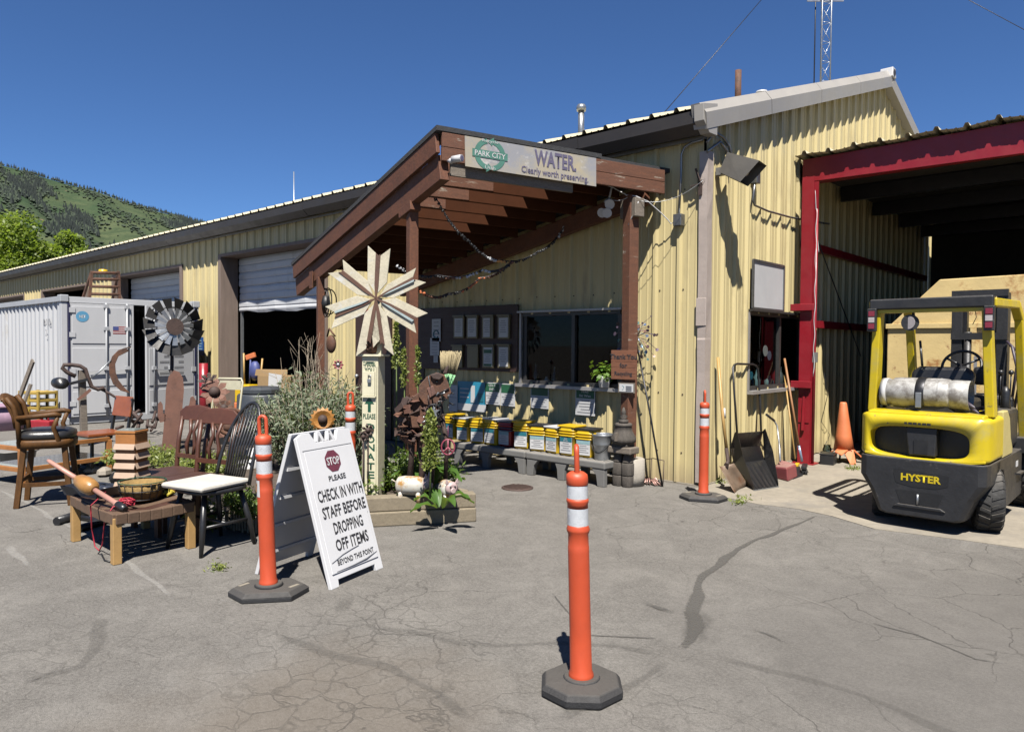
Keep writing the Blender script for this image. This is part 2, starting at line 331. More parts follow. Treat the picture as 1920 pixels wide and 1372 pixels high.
# ================================================================ ground
b=MB(); gx=[-3500,-400,-60,-20,-8,0,4,8,20,60,400,3500]
b.add([(x,y,0) for y in gx for x in gx],[(j*12+i,j*12+i+1,j*12+i+13,j*12+i+12) for j in range(11) for i in range(11)])
ground=struct('ground',b,'asphalt')
def strip(name,pix,wd,matn,z=.004,jit=.25,closed=False):
    "a stain, seal or paint strip on the asphalt along ground points"
    P=[G(*p) if len(p)==2 else V(p) for p in pix]; Q=[]
    for i in range(len(P)-1):
        n=max(2,int((P[i+1]-P[i]).length/.06))
        for k in range(n): Q.append(P[i].lerp(P[i+1],k/n))
    Q.append(P[-1]); vs=[];e=[];fs=[]; ph_=random.uniform(0,9)
    for i,q in enumerate(Q):
        t=(Q[min(i+1,len(Q)-1)]-Q[max(i-1,0)]).normalized(); s_=V((-t.y,t.x,0)); u=i/max(1,len(Q)-1)
        ww=(wd if not hasattr(wd,'__len__') else wd[0]+(wd[1]-wd[0])*u)*(1+jit*(math.sin(i*.37+ph_)+.6*math.sin(i*.91+ph_*2))); q=q+s_*(.22*math.sin(i*.23+ph_)+.12*math.sin(i*.7+ph_))*ww
        end=min(1,min(i,len(Q)-1-i)/3)
        for a,ev in((-.5,0),(-.2,1),(.2,1),(.5,0)): vs.append((q.x+s_.x*ww*a,q.y+s_.y*ww*a,z)); e.append(ev*end)
        if i:
            for k in range(3): fs.append(((i-1)*4+k,(i-1)*4+k+1,i*4+k+1,i*4+k))
    m_=MB().add(vs,fs); o=struct(name,m_,matn,parent=ground)
    at=o.data.attributes.new('edge','FLOAT','POINT'); at.data.foreach_set('value',e); return o
strip('tar_seam',[(1540,964),(1480,990),(1420,1010),(1380,1028),(1362,1052),(1330,1075),(1312,1095),(1300,1120),(1293,1150),(1290,1200),(1275,1230)],(.035,.13),'tar',.004)
strip('tar_patch',[(1180,1128),(1215,1136),(1250,1146),(1285,1160)],.075,'tar',.0055)
strip('tar_patch',[(1292,1130),(1296,1170),(1290,1220)],.20,'tar_soft',.0065)
strip('oil_track',[(1290,1225),(1400,1250),(1500,1272),(1600,1300),(1700,1335),(1800,1375),(1900,1420)],(.08,.12),'tar_soft',.005)
strip('oil_track',[(655,1175),(740,1180),(800,1190),(860,1207),(930,1215),(1040,1205),(1150,1212),(1280,1228)],(.06,.09),'tar_soft',.007)
strip('oil_track',[(1280,1232),(1230,1262),(1180,1290),(1100,1330),(1000,1372)],.10,'tar_soft',.0075)
strip('oil_track',[(170,1150),(180,1200),(150,1250),(60,1280),(0,1300)],.12,'tar_soft',.005)
strip('oil_track',[(500,1180),(600,1220),(700,1250),(820,1300),(900,1372)],.10,'tar_soft',.0085)
strip('oil_track',[(640,1105),(632,1130),(640,1165)],.14,'tar_soft',.006)
strip('painted_line',[(0,918),(50,945),(110,975),(190,1018),(250,1060),(300,1105),(330,1128)],.06,'old_paint',.004)
strip('painted_line',[(0,1022),(40,1050),(60,1068)],.09,'old_paint',.004)
strip('painted_line',[(400,1115),(430,1140)],.035,'old_paint',.004)
strip('scuff_mark',[(1448,1103),(1520,1127),(1600,1155)],(.045,.02),'scuff',.004)
strip('scuff_mark',[(1640,988),(1632,1010)],.1,'scuff',.004); strip('scuff_mark',[(1735,1028),(1720,1060)],.08,'scuff',.004); strip('scuff_mark',[(1820,1008),(1800,1040)],.1,'scuff',.004)
strip('pavement_crack',[(1380,1170),(1440,1190),(1500,1222)],.03,'tar',.004); strip('pavement_crack',[(1600,1160),(1720,1190),(1830,1235),(1920,1250)],.025,'tar',.004)
strip('pavement_crack',[(1240,1310),(1320,1330),(1370,1350)],.02,'tar',.0045); strip('pavement_crack',[(0,1290),(60,1275),(140,1245)],.03,'tar',.006)
strip('pavement_crack',[(1030,1105),(1100,1190),(1270,1200)],.02,'tar',.0042); strip('pavement_crack',[(0,1000),(50,998),(110,985)],.02,'tar',.0048)
# concrete apron along the gable wall and inside the carport
ap=[G(1300,917),G(1345,930),G(1420,945),G(1500,955),G(1560,968),G(1640,992),V((2.6,-.55,0)),V((5.5,-.2,0)),V((6.5,3,0)),V((6.5,9,0)),V((0,9,0)),V((0,0,0))]
b=MB(); b.prism([(p.x,p.y,.0) for p in ap],(0,0,.006)); struct('concrete_apron',b,'concrete')
# manhole / drain cover
dc=G(970,915); b=MB(); b.lathe([(.17,.0),(.17,.012),(.155,.016),(.0001,.016)],dc,24,cap=False); dv=thing('drain_cover','round iron drain cover set flush in the pavement before the benches','drain cover',dc)
part('rim',b,'rust_dark',dv); b=MB()
for i in range(-3,4): b.box(dc+V((i*.04,0,.019)),(.012,2*math.sqrt(.15**2-(i*.04)**2)*.9,.006))
part('grating',b,'rust_dark',dv)
# ================================================================ main building
S=.3048; L0=-12.494; G0=.4102; RIDGE_Y=6.15; RIDGE_Z=6.0; EAVE=3.86; XL=-37.0; YB=12.3
bld=thing('warehouse','long pale yellow ribbed metal warehouse with open bay doors and gable end','building',(0,0,0))
PROF=[(-.035,0),(-.016,.034),(.016,.034),(.035,0),(.092,0),(.098,.006),(.112,.006),(.118,0),(.187,0),(.193,.006),(.207,.006),(.213,0)]
def profile(u0,u1,ph):
    k0=int(math.floor((u0-ph)/S))-1; pts=[(u0,None)]
    for k in range(k0,int((u1-ph)/S)+2):
        for du,d in PROF:
            u=ph+k*S+du
            if u0+1e-4<u<u1-1e-4: pts.append((u,d))
    pts.append((u1,None))
    def dep(u):
        r=(u-ph)%S
        if r>S-.035: r-=S
        for (a,da),(c,dc_) in zip(PROF,PROF[1:]+[(S-.035,0)]):
            if a<=r<=c: return da+(dc_-da)*(r-a)/(c-a) if c>a else da
        return 0
    return [(u,dep(u) if d is None else d) for u,d in pts]
def sheetpanel(org,du,nrm,u0,u1,z0,z1,ph,parent,matn='panel_yellow',name='wall_sheet',top=None):
    pr=profile(u0,u1,ph); org,du,nrm=V(org),V(du),V(nrm); vs=[];fs=[]
    for i,(u,d) in enumerate(pr):
        p=org+du*u+nrm*d; vs+=[p+V((0,0,z0)),p+V((0,0,top(u) if top else z1))]
        if i: fs.append((2*i-2,2*i,2*i+1,2*i-1))
    return part(name,MB().add(vs,fs),matn,parent)
def wall(org,du,nrm,a,b_,ph,parent,holes,ztop,top=None,step=3):
    k=math.floor((a-ph)/S/step); edges=[a]
    while True:
        k+=1; u=ph+k*step*S+.035
        if u>=b_: break
        if u>a+.02: edges.append(u)
    edges.append(b_); cuts=sorted(set([h for H in holes for h in H[:2] if a<h<b_]+edges))
    for u0,u1 in zip(cuts,cuts[1:]):
        if u1-u0<.004: continue
        mid=(u0+u1)/2; zs=[(0.02,ztop)]
        for H in holes:
            if H[0]<mid<H[1]:
                zs=[q for z0,z1 in zs for q in((z0,min(z1,H[2])),(max(z0,H[3]),z1)) if q[1]-q[0]>.02]
        for z0,z1 in zs: sheetpanel(org,du,nrm,u0,u1,z0,z1,ph,parent,top=top if (top and z1==ztop) else None)
# bay openings measured from the photo on the wall plane
bx=lambda px,py: PY(px,py).x
B1=(bx(413.5,600),bx(614,560),0,3.36); B2=(bx(213,560),bx(343.5,520),0,3.28); B3=(bx(80,560),bx(165,560),0,3.18); B4=(-35.5,bx(48,560),0,3.15)
WP=(-2.60,-1.06,1.05,1.93); WG=(1.09,2.76,1.03,1.93)
DOORP=(bx(672,600),bx(672,600)+.95,0,2.05)
wall((0,0,0),(1,0,0),(0,-1,0),XL,-.005,L0,bld,[B1,B2,B3,B4,WP],3.9)
gt=lambda u: EAVE+.02+(RIDGE_Z-.1-EAVE)*(1-abs(u-RIDGE_Y)/RIDGE_Y)
wall((0,0,0),(0,1,0),(1,0,0),.005,YB,G0,bld,[WG],9,top=gt)
# back wall, far end, floor of the bays and inner partition: plain liner sheets
b=MB(); b.box2((XL,YB,0),(0,YB+.05,EAVE)); b.box2((XL,0.1,0),(XL+.05,YB,EAVE)); part('rear_wall',b,'panel_yellow',bld)
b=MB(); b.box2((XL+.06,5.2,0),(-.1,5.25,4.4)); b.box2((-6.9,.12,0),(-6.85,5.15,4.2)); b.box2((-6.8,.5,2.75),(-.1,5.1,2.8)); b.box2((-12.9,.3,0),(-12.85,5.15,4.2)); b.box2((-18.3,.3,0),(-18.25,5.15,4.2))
part('inner_partition',b,'interior_dark',bld)  # partition added in near-black to keep the bays dark
# roof: corrugated, ribs run up the slope
sl_=math.atan2(RIDGE_Z-EAVE,RIDGE_Y)
def roofside(y0,z0,y1,z1,nm):
    pr=profile(XL-.1,.06,L0+.11); nrm=V((0,-(z1-z0),(y1-y0))).normalized(); nrm=nrm if nrm.z>0 else -nrm; vs=[];fs=[]
    for i,(u,d) in enumerate(pr):
        vs+=[V((u,y0,z0))+nrm*d*1.2,V((u,y1,z1))+nrm*d*1.2]
        if i: fs.append((2*i-2,2*i,2*i+1,2*i-1))
    return part(nm,MB().add(vs,fs),'roof_cream',bld)
e0=.30
RE=4.015
rf=roofside(-e0,RE,RIDGE_Y,RIDGE_Z+.03,'roof'); roofside(YB+e0,RE,RIDGE_Y,RIDGE_Z+.03,'roof')
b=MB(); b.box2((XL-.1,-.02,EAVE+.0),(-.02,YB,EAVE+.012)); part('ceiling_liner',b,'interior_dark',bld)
# gutter with closed front
gy0,gy1,gz0,gz1=-.05,-.285,3.775,4.0
b=MB(); g=[(-.04,3.80),(-.20,3.765),(-.30,3.86),(-.315,3.985),(-.29,3.985),(-.275,3.875),(-.19,3.79),(-.04,3.825)]
segs=[XL-.1,-31,-25,-19,-13.3,-7.5,-1.5,.03]
for x0,x1 in zip(segs,segs[1:]):
    gb=MB(); dz=random.uniform(-.006,.006); gb.prism([(x0+.003,y,z+dz) for y,z in g],(x1-x0-.006,0,0)); part('gutter',gb,'gutter_dark',bld)
gb=MB(); gb.prism([(.035,y,z) for y,z in [(-.03,3.76),(-.20,3.755),(-.33,3.86),(-.345,4.03),(-.03,4.10)]],(.11,0,0)); part('gutter_end_cap',gb,'trim_grey',bld,.004)
b=MB(); b.bar((XL,-.045,3.765),(.02,-.045,3.765),.03,.03); part('soffit_strip',b,'galv',bld)
# rake trim: lower face and brighter upper face
def rake(ya,za,yb,zb,nm):
    d=V((0,yb-ya,zb-za)); n=V((0,-d.z,d.y)).normalized(); n=n if n.z>0 else -n
    sec=[(.0,-.10),(.15,-.115),(.165,.05),(.10,.155),(.0,.155)]; k=4
    for i in range(k):
        p=V((0,ya,za))+d*(i/k); q=d/k; mb=MB(); mb.prism([p+V((x,0,0))+n*w_+d*.0006*(i>0) for x,w_ in sec],q-d*.0012); part(nm,mb,'trim_grey',bld)
rake(-.30,EAVE+.03,RIDGE_Y-.02,RIDGE_Z+.02,'rake_trim'); rake(YB+.2,EAVE+.03,RIDGE_Y+.02,RIDGE_Z+.02,'rake_trim')
b=MB(); b.prism([(-.02,RIDGE_Y-.11,RIDGE_Z+.05),(-.02,RIDGE_Y+.11,RIDGE_Z+.05),(-.02,RIDGE_Y+.08,RIDGE_Z+.21),(-.02,RIDGE_Y-.08,RIDGE_Z+.21)],(.2,0,0)); rc=part('ridge_vent_cap',b,'white_paint',bld,.01)
b=MB(); b.disc((.182,RIDGE_Y,RIDGE_Z+.13),.055,(1,0,0),14,.006); part('vent_hole',b,'gutter_dark',rc)
# corner trim, dented
b=MB(); zz=[0.05,.5,.9,1.25,1.6,1.62,2.0,2.45,2.9,3.2,3.62]; vs=[];fs=[]
for i,z in enumerate(zz):
    j=lambda a:random.uniform(-a,a)
    vs+=[(-.05+j(.006),-.046+j(.006),z),(.050+j(.008),-.050+j(.006),z),(.046+j(.006),.085+j(.006),z)]
    if i: fs+=[(3*i-3,3*i-2,3*i+1,3*i),(3*i-2,3*i-1,3*i+2,3*i+1)]
b.add(vs,fs); part('corner_trim',b,'trim_pink',bld)
b=MB(); b.box((-.005,-.049,1.9),(.12,.012,.30)); part('patch_plate',b,'trim_pink',bld,.004)
# window assemblies
def window(org,du,nrm,u0,u1,z0,z1,mull,nm='window',sill=True):
    org,du,nrm=V(org),V(du),V(nrm); P=lambda u,z,d=0:org+du*u+nrm*d+V((0,0,z)); fw=.045
    b=MB()
    for a,c in(((u0,z0),(u1,z0)),((u0,z1),(u1,z1))): b.bar(P(a[0],a[1],-.02),P(c[0],c[1],-.02),.10,fw,(0,0,1))
    for u in (u0,u1): b.bar(P(u,z0+fw/2,-.02),P(u,z1-fw/2,-.02),.10 if nrm.y else fw,fw if nrm.y else .10,(0,1,0))
    wo=part(nm,b,'win_frame',bld)
    for m_ in mull:
        c=MB(); c.bar(P(m_,z0+fw/2,.0),P(m_,z1-fw/2,.0),.05,.05,(0,1,0)); part('mullion',c,'win_frame',wo)
    ed=[u0+fw/2]+list(mull)+[u1-fw/2]
    for a,c in zip(ed,ed[1:]): part('pane',MB().sheet([P(a,z0+fw/2,-.015),P(c,z0+fw/2,-.015),P(c,z1-fw/2,-.015),P(a,z1-fw/2,-.015)]),'glass',wo)
    c=MB(); c.bar(P(u0-.06,z0-.045,.05),P(u1+.06,z0-.045,.05),.12,.04); part('sill',c,'sill_alu',wo)
    c=MB(); c.bar(P(u0-.05,z1+.035,.045),P(u1+.05,z1+.035,.045),.09,.025); part('head_flashing',c,'sill_alu' if nrm.y else 'win_frame',wo)
    c=MB(); c.bar(P(u0-.03,z0-.02,.03),P(u0-.03,z1+.02,.03),.03,.03,(0,1,0)); part('side_trim',c,'sill_alu',wo); return wo
wo1=window((0,0,0),(1,0,0),(0,-1,0),*WP,[-1.76]); wo2=window((0,0,0),(0,1,0),(1,0,0),*WG,[2.0])
# inner shelves behind the panes
b=MB(); b.box2((-2.65,.05,.98),(-.95,.40,1.0)); part('inner_ledge',b,'dark_wood_board',bld); b=MB(); b.box2((-.38,1.0,.98),(-.06,2.85,1.0)); part('inner_ledge',b,'dark_wood_board',bld)
# roller doors
def jambs(B,side):
    for u,s_ in((B[0],1),(B[1],-1)):
        if u<side: continue
        b=MB(); b.box2((u-.02*s_,-.045,0),(u+.10*s_,.34,B[3])); part('door_jamb',b,'jamb_brown',bld,.004)
    b=MB(); b.box2((B[0]-.02,-.04,B[3]-.02),(B[1]+.02,.5,B[3]+.04)); part('door_head',b,'jamb_brown',bld)
def roller(B,zb,y,bend=0,nm='roller_door'):
    h=.30; z=B[3]-.03; i=0; root=None
    while z>zb+.02:
        z2=max(z-h,zb); b=MB(); n=10; vs=[];fs=[]
        for k in range(n+1):
            u=B[0]+.12+(B[1]-B[0]-.24)*k/n; dy=.02*math.sin(k*2.1+i) if bend and z2<zb+.4 else 0; dz=bend*math.sin(math.pi*k/n)*(-1 if z2<=zb+.01 else 0)+ (bend*.6*math.sin(k*1.9) if z2<=zb+.01 else 0)
            for q,(zz_,yy) in enumerate(((z,0),(z-.05,-.018),(z-.12,-.018),(z-.14,-.006),(z-.17,-.018),(z2+.03,-.018),(z2+.004+dz,0))): vs.append((u,y+yy+dy,zz_))
            if k: fs+=[((k-1)*7+q,(k-1)*7+q+1,k*7+q+1,k*7+q) for q in range(6)]
        b.add(vs,fs)
        if root is None: root=part(nm,b,'door_white',bld)
        else: part('door_section',b,'door_white',root)
        z=z2; i+=1
    return root
for B,side in((B1,-30),(B2,-30),(B3,-30),(B4,-31)): jambs(B,side)
# bay 1: leading edge of the white door hangs low in the opening
roller(B1,2.2,.37,.03); roller(B2,.05,.42); roller(B4,.05,.5)
b=MB(); b.bar((B1[0]+.16,.4,0),(B1[0]+.16,.4,2.6),.05,.05); part('door_track',b,'galv',bld)
# door with red header by the porch end (seen behind the star)
b=MB(); b.box2((DOORP[0],-.06,0.02),(DOORP[1],-.04,2.05)); pd=part('porch_door',b,'dark_wood_board',bld); b=MB(); b.ball((DOORP[0]+.08,-.09,1.0),.035,10,6); part('handle',b,'galv',pd)
b=MB(); b.box2((DOORP[0]-.02,-.05,2.06),(DOORP[0]+.30,-.03,2.16)); part('red_header_plate',b,'red_steel',bld)
# concrete footing strip
b=MB(); b.box2((-.62,-.03,0),(-.01,.06,.018)); b.box2((-.02,.1,0),(.02,2.5,.018)); part('footing',b,'concrete',bld)
# rooftop pipes and masts
def rz(y): return 4.1+(RIDGE_Z+.03-4.1)*y/RIDGE_Y if y<RIDGE_Y else RIDGE_Z+.03-(y-RIDGE_Y)*.35
def onroof(px,y,zoff=0):
    p=PY(px,600,y); return V((p.x,y,rz(y)+zoff))
p=onroof(1377,2.6); b=MB(); b.tube([p-V((0,0,.1)),V((p.x,p.y,PV(1377,133,p).z))],.045,14); single('stove_pipe',b,'rust','rusty brown stove pipe rising from the cream roof near the gable','pipe')
p=onroof(1086,2.2); zt=PV(1086,205,p).z; vp=thing('roof_vent','grey metal roof vent pipe with capped top behind the porch banner','roof vent',p); b=MB(); b.tube([p-V((0,0,.1)),V((p.x,p.y,zt))],.05,14); part('pipe',b,'galv',vp); b=MB(); b.lathe([(.075,0),(.08,.06),(.06,.10),(.01,.11)],(p.x,p.y,zt-.03),14); part('cap',b,'galv',vp)
p=onroof(1421,3.3,-.06); b=MB(); b.lathe([(.05,-.1),(.05,.20),(.09,.21),(.08,.24),(.02,.26)],p,14); single('roof_vent',b,'white_paint','small white mushroom vent just showing above the rake trim','roof vent')
# lattice mast
mp=onroof(1536,7.6); mt=thing('lattice_mast','galvanised triangular lattice radio mast cut off by the top edge','mast',mp)
tw=.115; corners=[V((tw*math.cos(a),tw*math.sin(a),0)) for a in(.4,.4+2.094,.4+4.189)]; H=4.4
for c in corners:
    b=MB(); b.tube([mp+c+V((0,0,-.1)),mp+c+V((0,0,H))],.014,8); part('mast_leg',b,'galv',mt)
for k in range(11):
    z=.1+k*.38
    for i in range(3):
        b=MB(); b.tube([mp+corners[i]+V((0,0,z)),mp+corners[(i+1)%3]+V((0,0,z+.38))],.006,5); b.tube([mp+corners[i]+V((0,0,z)),mp+corners[(i+1)%3]+V((0,0,z))],.005,5); part('brace',b,'galv',mt)
b=MB(); q=mp+V((-.17,-.05,0)); b.tube([q+V((0,0,-.1)),q+V((0,0,H))],.012,6); part('feed_cable',b,'black',mt)
b=MB(); q=mp+V((0,0,PV(1530,5,mp).z-mp.z)); b.bar(q-R3*.36,q+R3*.36,.02,.02); part('antenna_arm',b,'galv',mt)
def sag(a,c,s_,n=14): a,c=V(a),V(c); return [a.lerp(c,i/n)-V((0,0,s_*4*(i/n)*(1-i/n))) for i in range(n+1)]
def cable(name,pts,r,matn,label,cat,group=None): return single(name,MB().tube(pts,r,6),matn,label,cat,group)
top=mp+V((0,0,4.3))
cable('guy_wire',[onroof(1222,1.6),top],.006,'metal_dark','thin guy wire slanting up from the roof left of the stove pipe','guy wire')
cable('guy_wire',[top,V((4.2,9.6,5.1))],.006,'metal_dark','thin dark guy wire slanting down to the carport roof','guy wire')
p=PY(551,360,20); b=MB(); b.tube([V((p.x,20,3.5)),V((p.x,20,PV(551,322,p).z))],.035,6); b.tube([V((p.x,20,PV(551,345,p).z)),V((p.x+.5,20,4))],.012,4); single('far_antenna',b,'galv','thin distant antenna pole beyond the roof left of the porch','antenna')
# ================================================================ porch canopy (skewed to the wall as in the photo)
PA=V((-.467,-.12,3.48)); PF=V((-1.28,-2.68,3.48)); PL=V((-5.3,-1.75,2.62))
def rzp(x,y): return 3.48+.198*(x+.467)-.0677*(y+.3)
e1=(PF-PA); e1.z=0; e1.normalize(); e2=PL-PF; e2h=V((e2.x,e2.y,0)).normalized()
PAx=V((PA.x,PA.y,rzp(PA.x,PA.y))); PF=V((PF.x,PF.y,rzp(PF.x,PF.y))); PL=V((PL.x,PL.y,rzp(PL.x,PL.y)))
tl=(-.12-PL.y)/(-e1.y); PLW=PL-e1*tl; PLW=V((PLW.x,-.12,rzp(PLW.x,-.12)))
por=thing('porch_canopy','brown timber porch roof on posts over the drop-off window','porch',(PF.x,PF.y,0))
fl_=(PL-PF).length
def onp(P,dz=0): return V((P.x,P.y,rzp(P.x,P.y)+dz))
def deck(name,pts): part(name,MB().prism([onp(V(p)) for p in pts],(0,0,.045)),'shingle',por)
OPEN=1.95; hs=PF+(PL-PF)*(OPEN/fl_)
t_=(hs.y+.95)/e1.y; hw=hs-e1*t_; t2=(PF.y+.95)/e1.y; rw=PF-e1*t2
deck('roof_deck',[hs+e1*.06,PL+e2h*.04+e1*.06,PLW+V((.03,.119,0)),V((hw.x,-.001,0)),hw]); deck('roof_deck',[hw+V((.001,0,0)),V((hw.x+.001,-.001,0)),PAx+V((.03,.119,0)),rw])
deck('roof_edge_strip',[PF+e1*.06-e2h*.05,hs+e1*.06-e2h*.001,hs-e1*.12-e2h*.001,PF-e1*.12-e2h*.05]); deck('roof_edge_strip',[PF-e1*.121-e2h*.05,PF-e1*.121+e2h*.05,rw+e2h*.05-e1*-.001,rw-e2h*.05])
dn=V((0,0,-1))
def board(name,p,q,h,t,matn,drop=0,parent=None,out=V((0,0,0))):
    p=V(p)+dn*(drop+h/2)+out; q=V(q)+dn*(drop+h/2)+out; m_=MB().bar(p,q,t,h); return part(name,m_,matn,parent or por,.004)
# high end: two stacked fascia boards, grey board below, facing the yard
oe=-e2h*.03
board('fascia_board',PF+oe,PAx+oe,.13,.035,'brown_wood_worn',.0); board('fascia_board',PF+oe,PAx+oe,.125,.035,'brown_wood_worn',.134)
board('fascia_board',PF+oe*.3+e1*-.1,PF.lerp(PAx,.55)+oe*.3,.12,.03,'grey_wood',.262)
# front fascia and main beam
of=e1*.03
board('fascia_board',PF+of-e2h*.01,PL+of,.19,.04,'brown_wood',.0)
bi=-e1*.042
board('front_beam',PF+bi-e2h*.0,PL+bi,.24,.10,'brown_wood',.19)
board('bolster',PF.lerp(PL,.135)+bi+e1*.01,PF.lerp(PL,.20)+bi+e1*.01,.09,.115,'brown_wood',.415)
# wall beam following the same fall
board('wall_beam',V((-.62,-.17,rzp(-.62,-.17))),V((-4.95,-.17,rzp(-4.95,-.17))),.20,.09,'brown_wood',.13)
# joists run from the front beam back to the wall
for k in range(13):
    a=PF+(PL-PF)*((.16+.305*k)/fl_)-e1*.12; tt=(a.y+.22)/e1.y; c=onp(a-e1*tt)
    if (a-c).length>.3: board('joist',a,c,.145,.045,'joist_shade_tone',.004)
    if k<5: board('lit_sister_board',a-e2h*.04,onp(a-e1*(1.12-.12*k)-e2h*.04),.14,.03,'grey_wood' if k==0 else 'brown_wood_worn',.012)  # short paler boards put in for the sunlit front length of the joists
def post(P,z1,w_,matn,z0=0):
    m_=MB(); a=math.atan2(e1.y,e1.x); m_.box((P[0],P[1],(z0+z1)/2),(w_,w_,z1-z0),a); return part('post',m_,matn,por,.004)
P2=V((-1.90,-2.49,0)); P1=V((-4.42,-1.93,0)); PR=V((-.655,-.44,0))
post(P2,rzp(P2.x,P2.y)-.42,.095,'brown_wood'); post(P1,rzp(P1.x,P1.y)-.42,.085,'brown_wood'); post(PR,3.17,.125,'brown_wood_worn',.30)
b=MB(); b.box((PR.x,PR.y+.02,3.03),(.13,.26,.20),math.atan2(e1.y,e1.x)); part('post_cap_block',b,'grey_wood',por,.006)
b=MB(); q=PF.lerp(PL,.83)+bi; b.box(q+V((0,0,-.40))+e1*.075,(.12,.012,.22),math.atan2(e2h.y,e2h.x)); part('bracket_plate',b,'brown_wood',por)
b=MB(); b.lathe([(.14,0),(.145,.1),(.14,.29),(.12,.30)],(PR.x+.05,PR.y,0),18); part('concrete_pier',b,'concrete_pier',por)
# ================================================================ red steel carport on the gable side
car=thing('carport','red steel framed carport against the gable wall, dark inside','carport',(.25,2.5,0))
b=MB(); cy=2.5; X1=7.5
b.prism([(.08,cy,3.70),(.08,cy,4.0),(X1,cy,4.0+.08),(X1,cy,3.62)],(0,.06,0)); b.box2((.08,cy+.06,3.70),(X1,cy+.2,3.715)); part('front_beam',b,'red_steel',car,.004)
def hpost(x,y,nm='post'):
    b=MB(); b.box2((x-.075,y-.09,.0),(x+.075,y-.075,3.69)); b.box2((x-.006,y-.074,.0),(x+.006,y+.074,3.69)); b.box2((x-.075,y+.075,.0),(x+.075,y+.09,3.69)); part(nm,b,'red_steel',car)
    b=MB(); b.box2((x-.14,y-.12,0),(x+.14,y+.12,.02)); part('base_plate',b,'red_steel',car)
hpost(.22,2.42); hpost(6.9,2.42)
for z,wd in((2.0,.24),(1.0,.2)):
    b=MB(); b.box2((.22-wd/2-.06,2.27,z-.0),(.22+wd/2,2.32,z+.09)); part('bracket',b,'red_steel',car,.005)
b=MB(); b.bar((.22,2.30,.45),(.22,2.34,.95),.03,.03); b.prism([(.15,2.32,.55),(.29,2.32,.55),(.29,2.32,1.0)],(0,.02,0)); part('gusset',b,'red_steel',car)
b=MB(); b.tube([(.33,2.36,.02),(.33,2.36,3.3)],.018,8); part('pipe_run',b,'red_steel',car)
for z,yy in((2.9,6.5),(1.85,6.5)):
    b=MB(); b.box2((.05,2.6,z-.05),(.11,8.9,z+.05)); part('girt',b,'red_steel',car)
b=MB(); b.tube([(.12,2.6,3.3),(.12,4.9,1.4)],.009,6); part('tie_rod',b,'metal_dark',car)
# roof sheets, ribbed, cream edge
prr=profile(.02,X1,.14); m_=MB(); vs=[];fs=[]
for i,(u,d) in enumerate(prr):
    for yy in(cy-.12,9.2): vs.append((u,yy,4.03+.012*u+d*1.3+(.012*math.sin(u*9) if yy<3 else 0)))
    if i: fs.append((2*i-2,2*i,2*i+1,2*i-1))
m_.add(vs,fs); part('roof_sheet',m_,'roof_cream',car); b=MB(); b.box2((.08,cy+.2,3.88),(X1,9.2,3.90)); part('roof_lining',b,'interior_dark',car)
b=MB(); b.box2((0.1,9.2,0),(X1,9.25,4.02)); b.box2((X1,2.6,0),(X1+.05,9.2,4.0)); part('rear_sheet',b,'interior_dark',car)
for k in range(4):
    b=MB(); b.box2((.1,3.9+k*1.5,3.66),(X1-.05,3.98+k*1.5,3.86)); part('purlin',b,'metal_dark',car)  # purlins coloured dark for the deep shade under the roof
for k in range(7):
    pr_=profile(.03,.16,.14)
b=MB(); sheet0=PX(1500,300,.05)
sheetpanel((0,0,0),(0,1,0),(1,0,0),2.50,2.70,3.72,4.03,G0,car,name='side_flashing')

# fastener rows on the siding: tiny screw heads, too small to pick apart
b=MB(); c_=MB()
for z in(.35,1.0,2.15,3.25):
    for k in range(60):
        u=L0+.06+k*S
        if -7<u<-.1 and not any(H[0]-.05<u<H[1]+.05 and H[2]<z<H[3] for H in(B1,WP)): b.disc((u+random.uniform(-.01,.01),0,z+random.uniform(-.01,.01)),.009,(0,-1,0),6,.006)
    for k in range(38):
        u=G0+.06+k*S
        if not(WG[0]-.05<u<WG[1]+.05 and WG[2]<z<WG[3]): c_.disc((0,u+random.uniform(-.01,.01),z+random.uniform(-.01,.01)),.009,(1,0,0),6,.006)
for k in range(22): u=G0+.06+k*S; c_.disc((0,u,gt(u)-.45),.009,(1,0,0),6,.006)
part('fasteners',b,'rust_dark',bld,stuff=True); part('fasteners',c_,'rust_dark',bld,stuff=True)
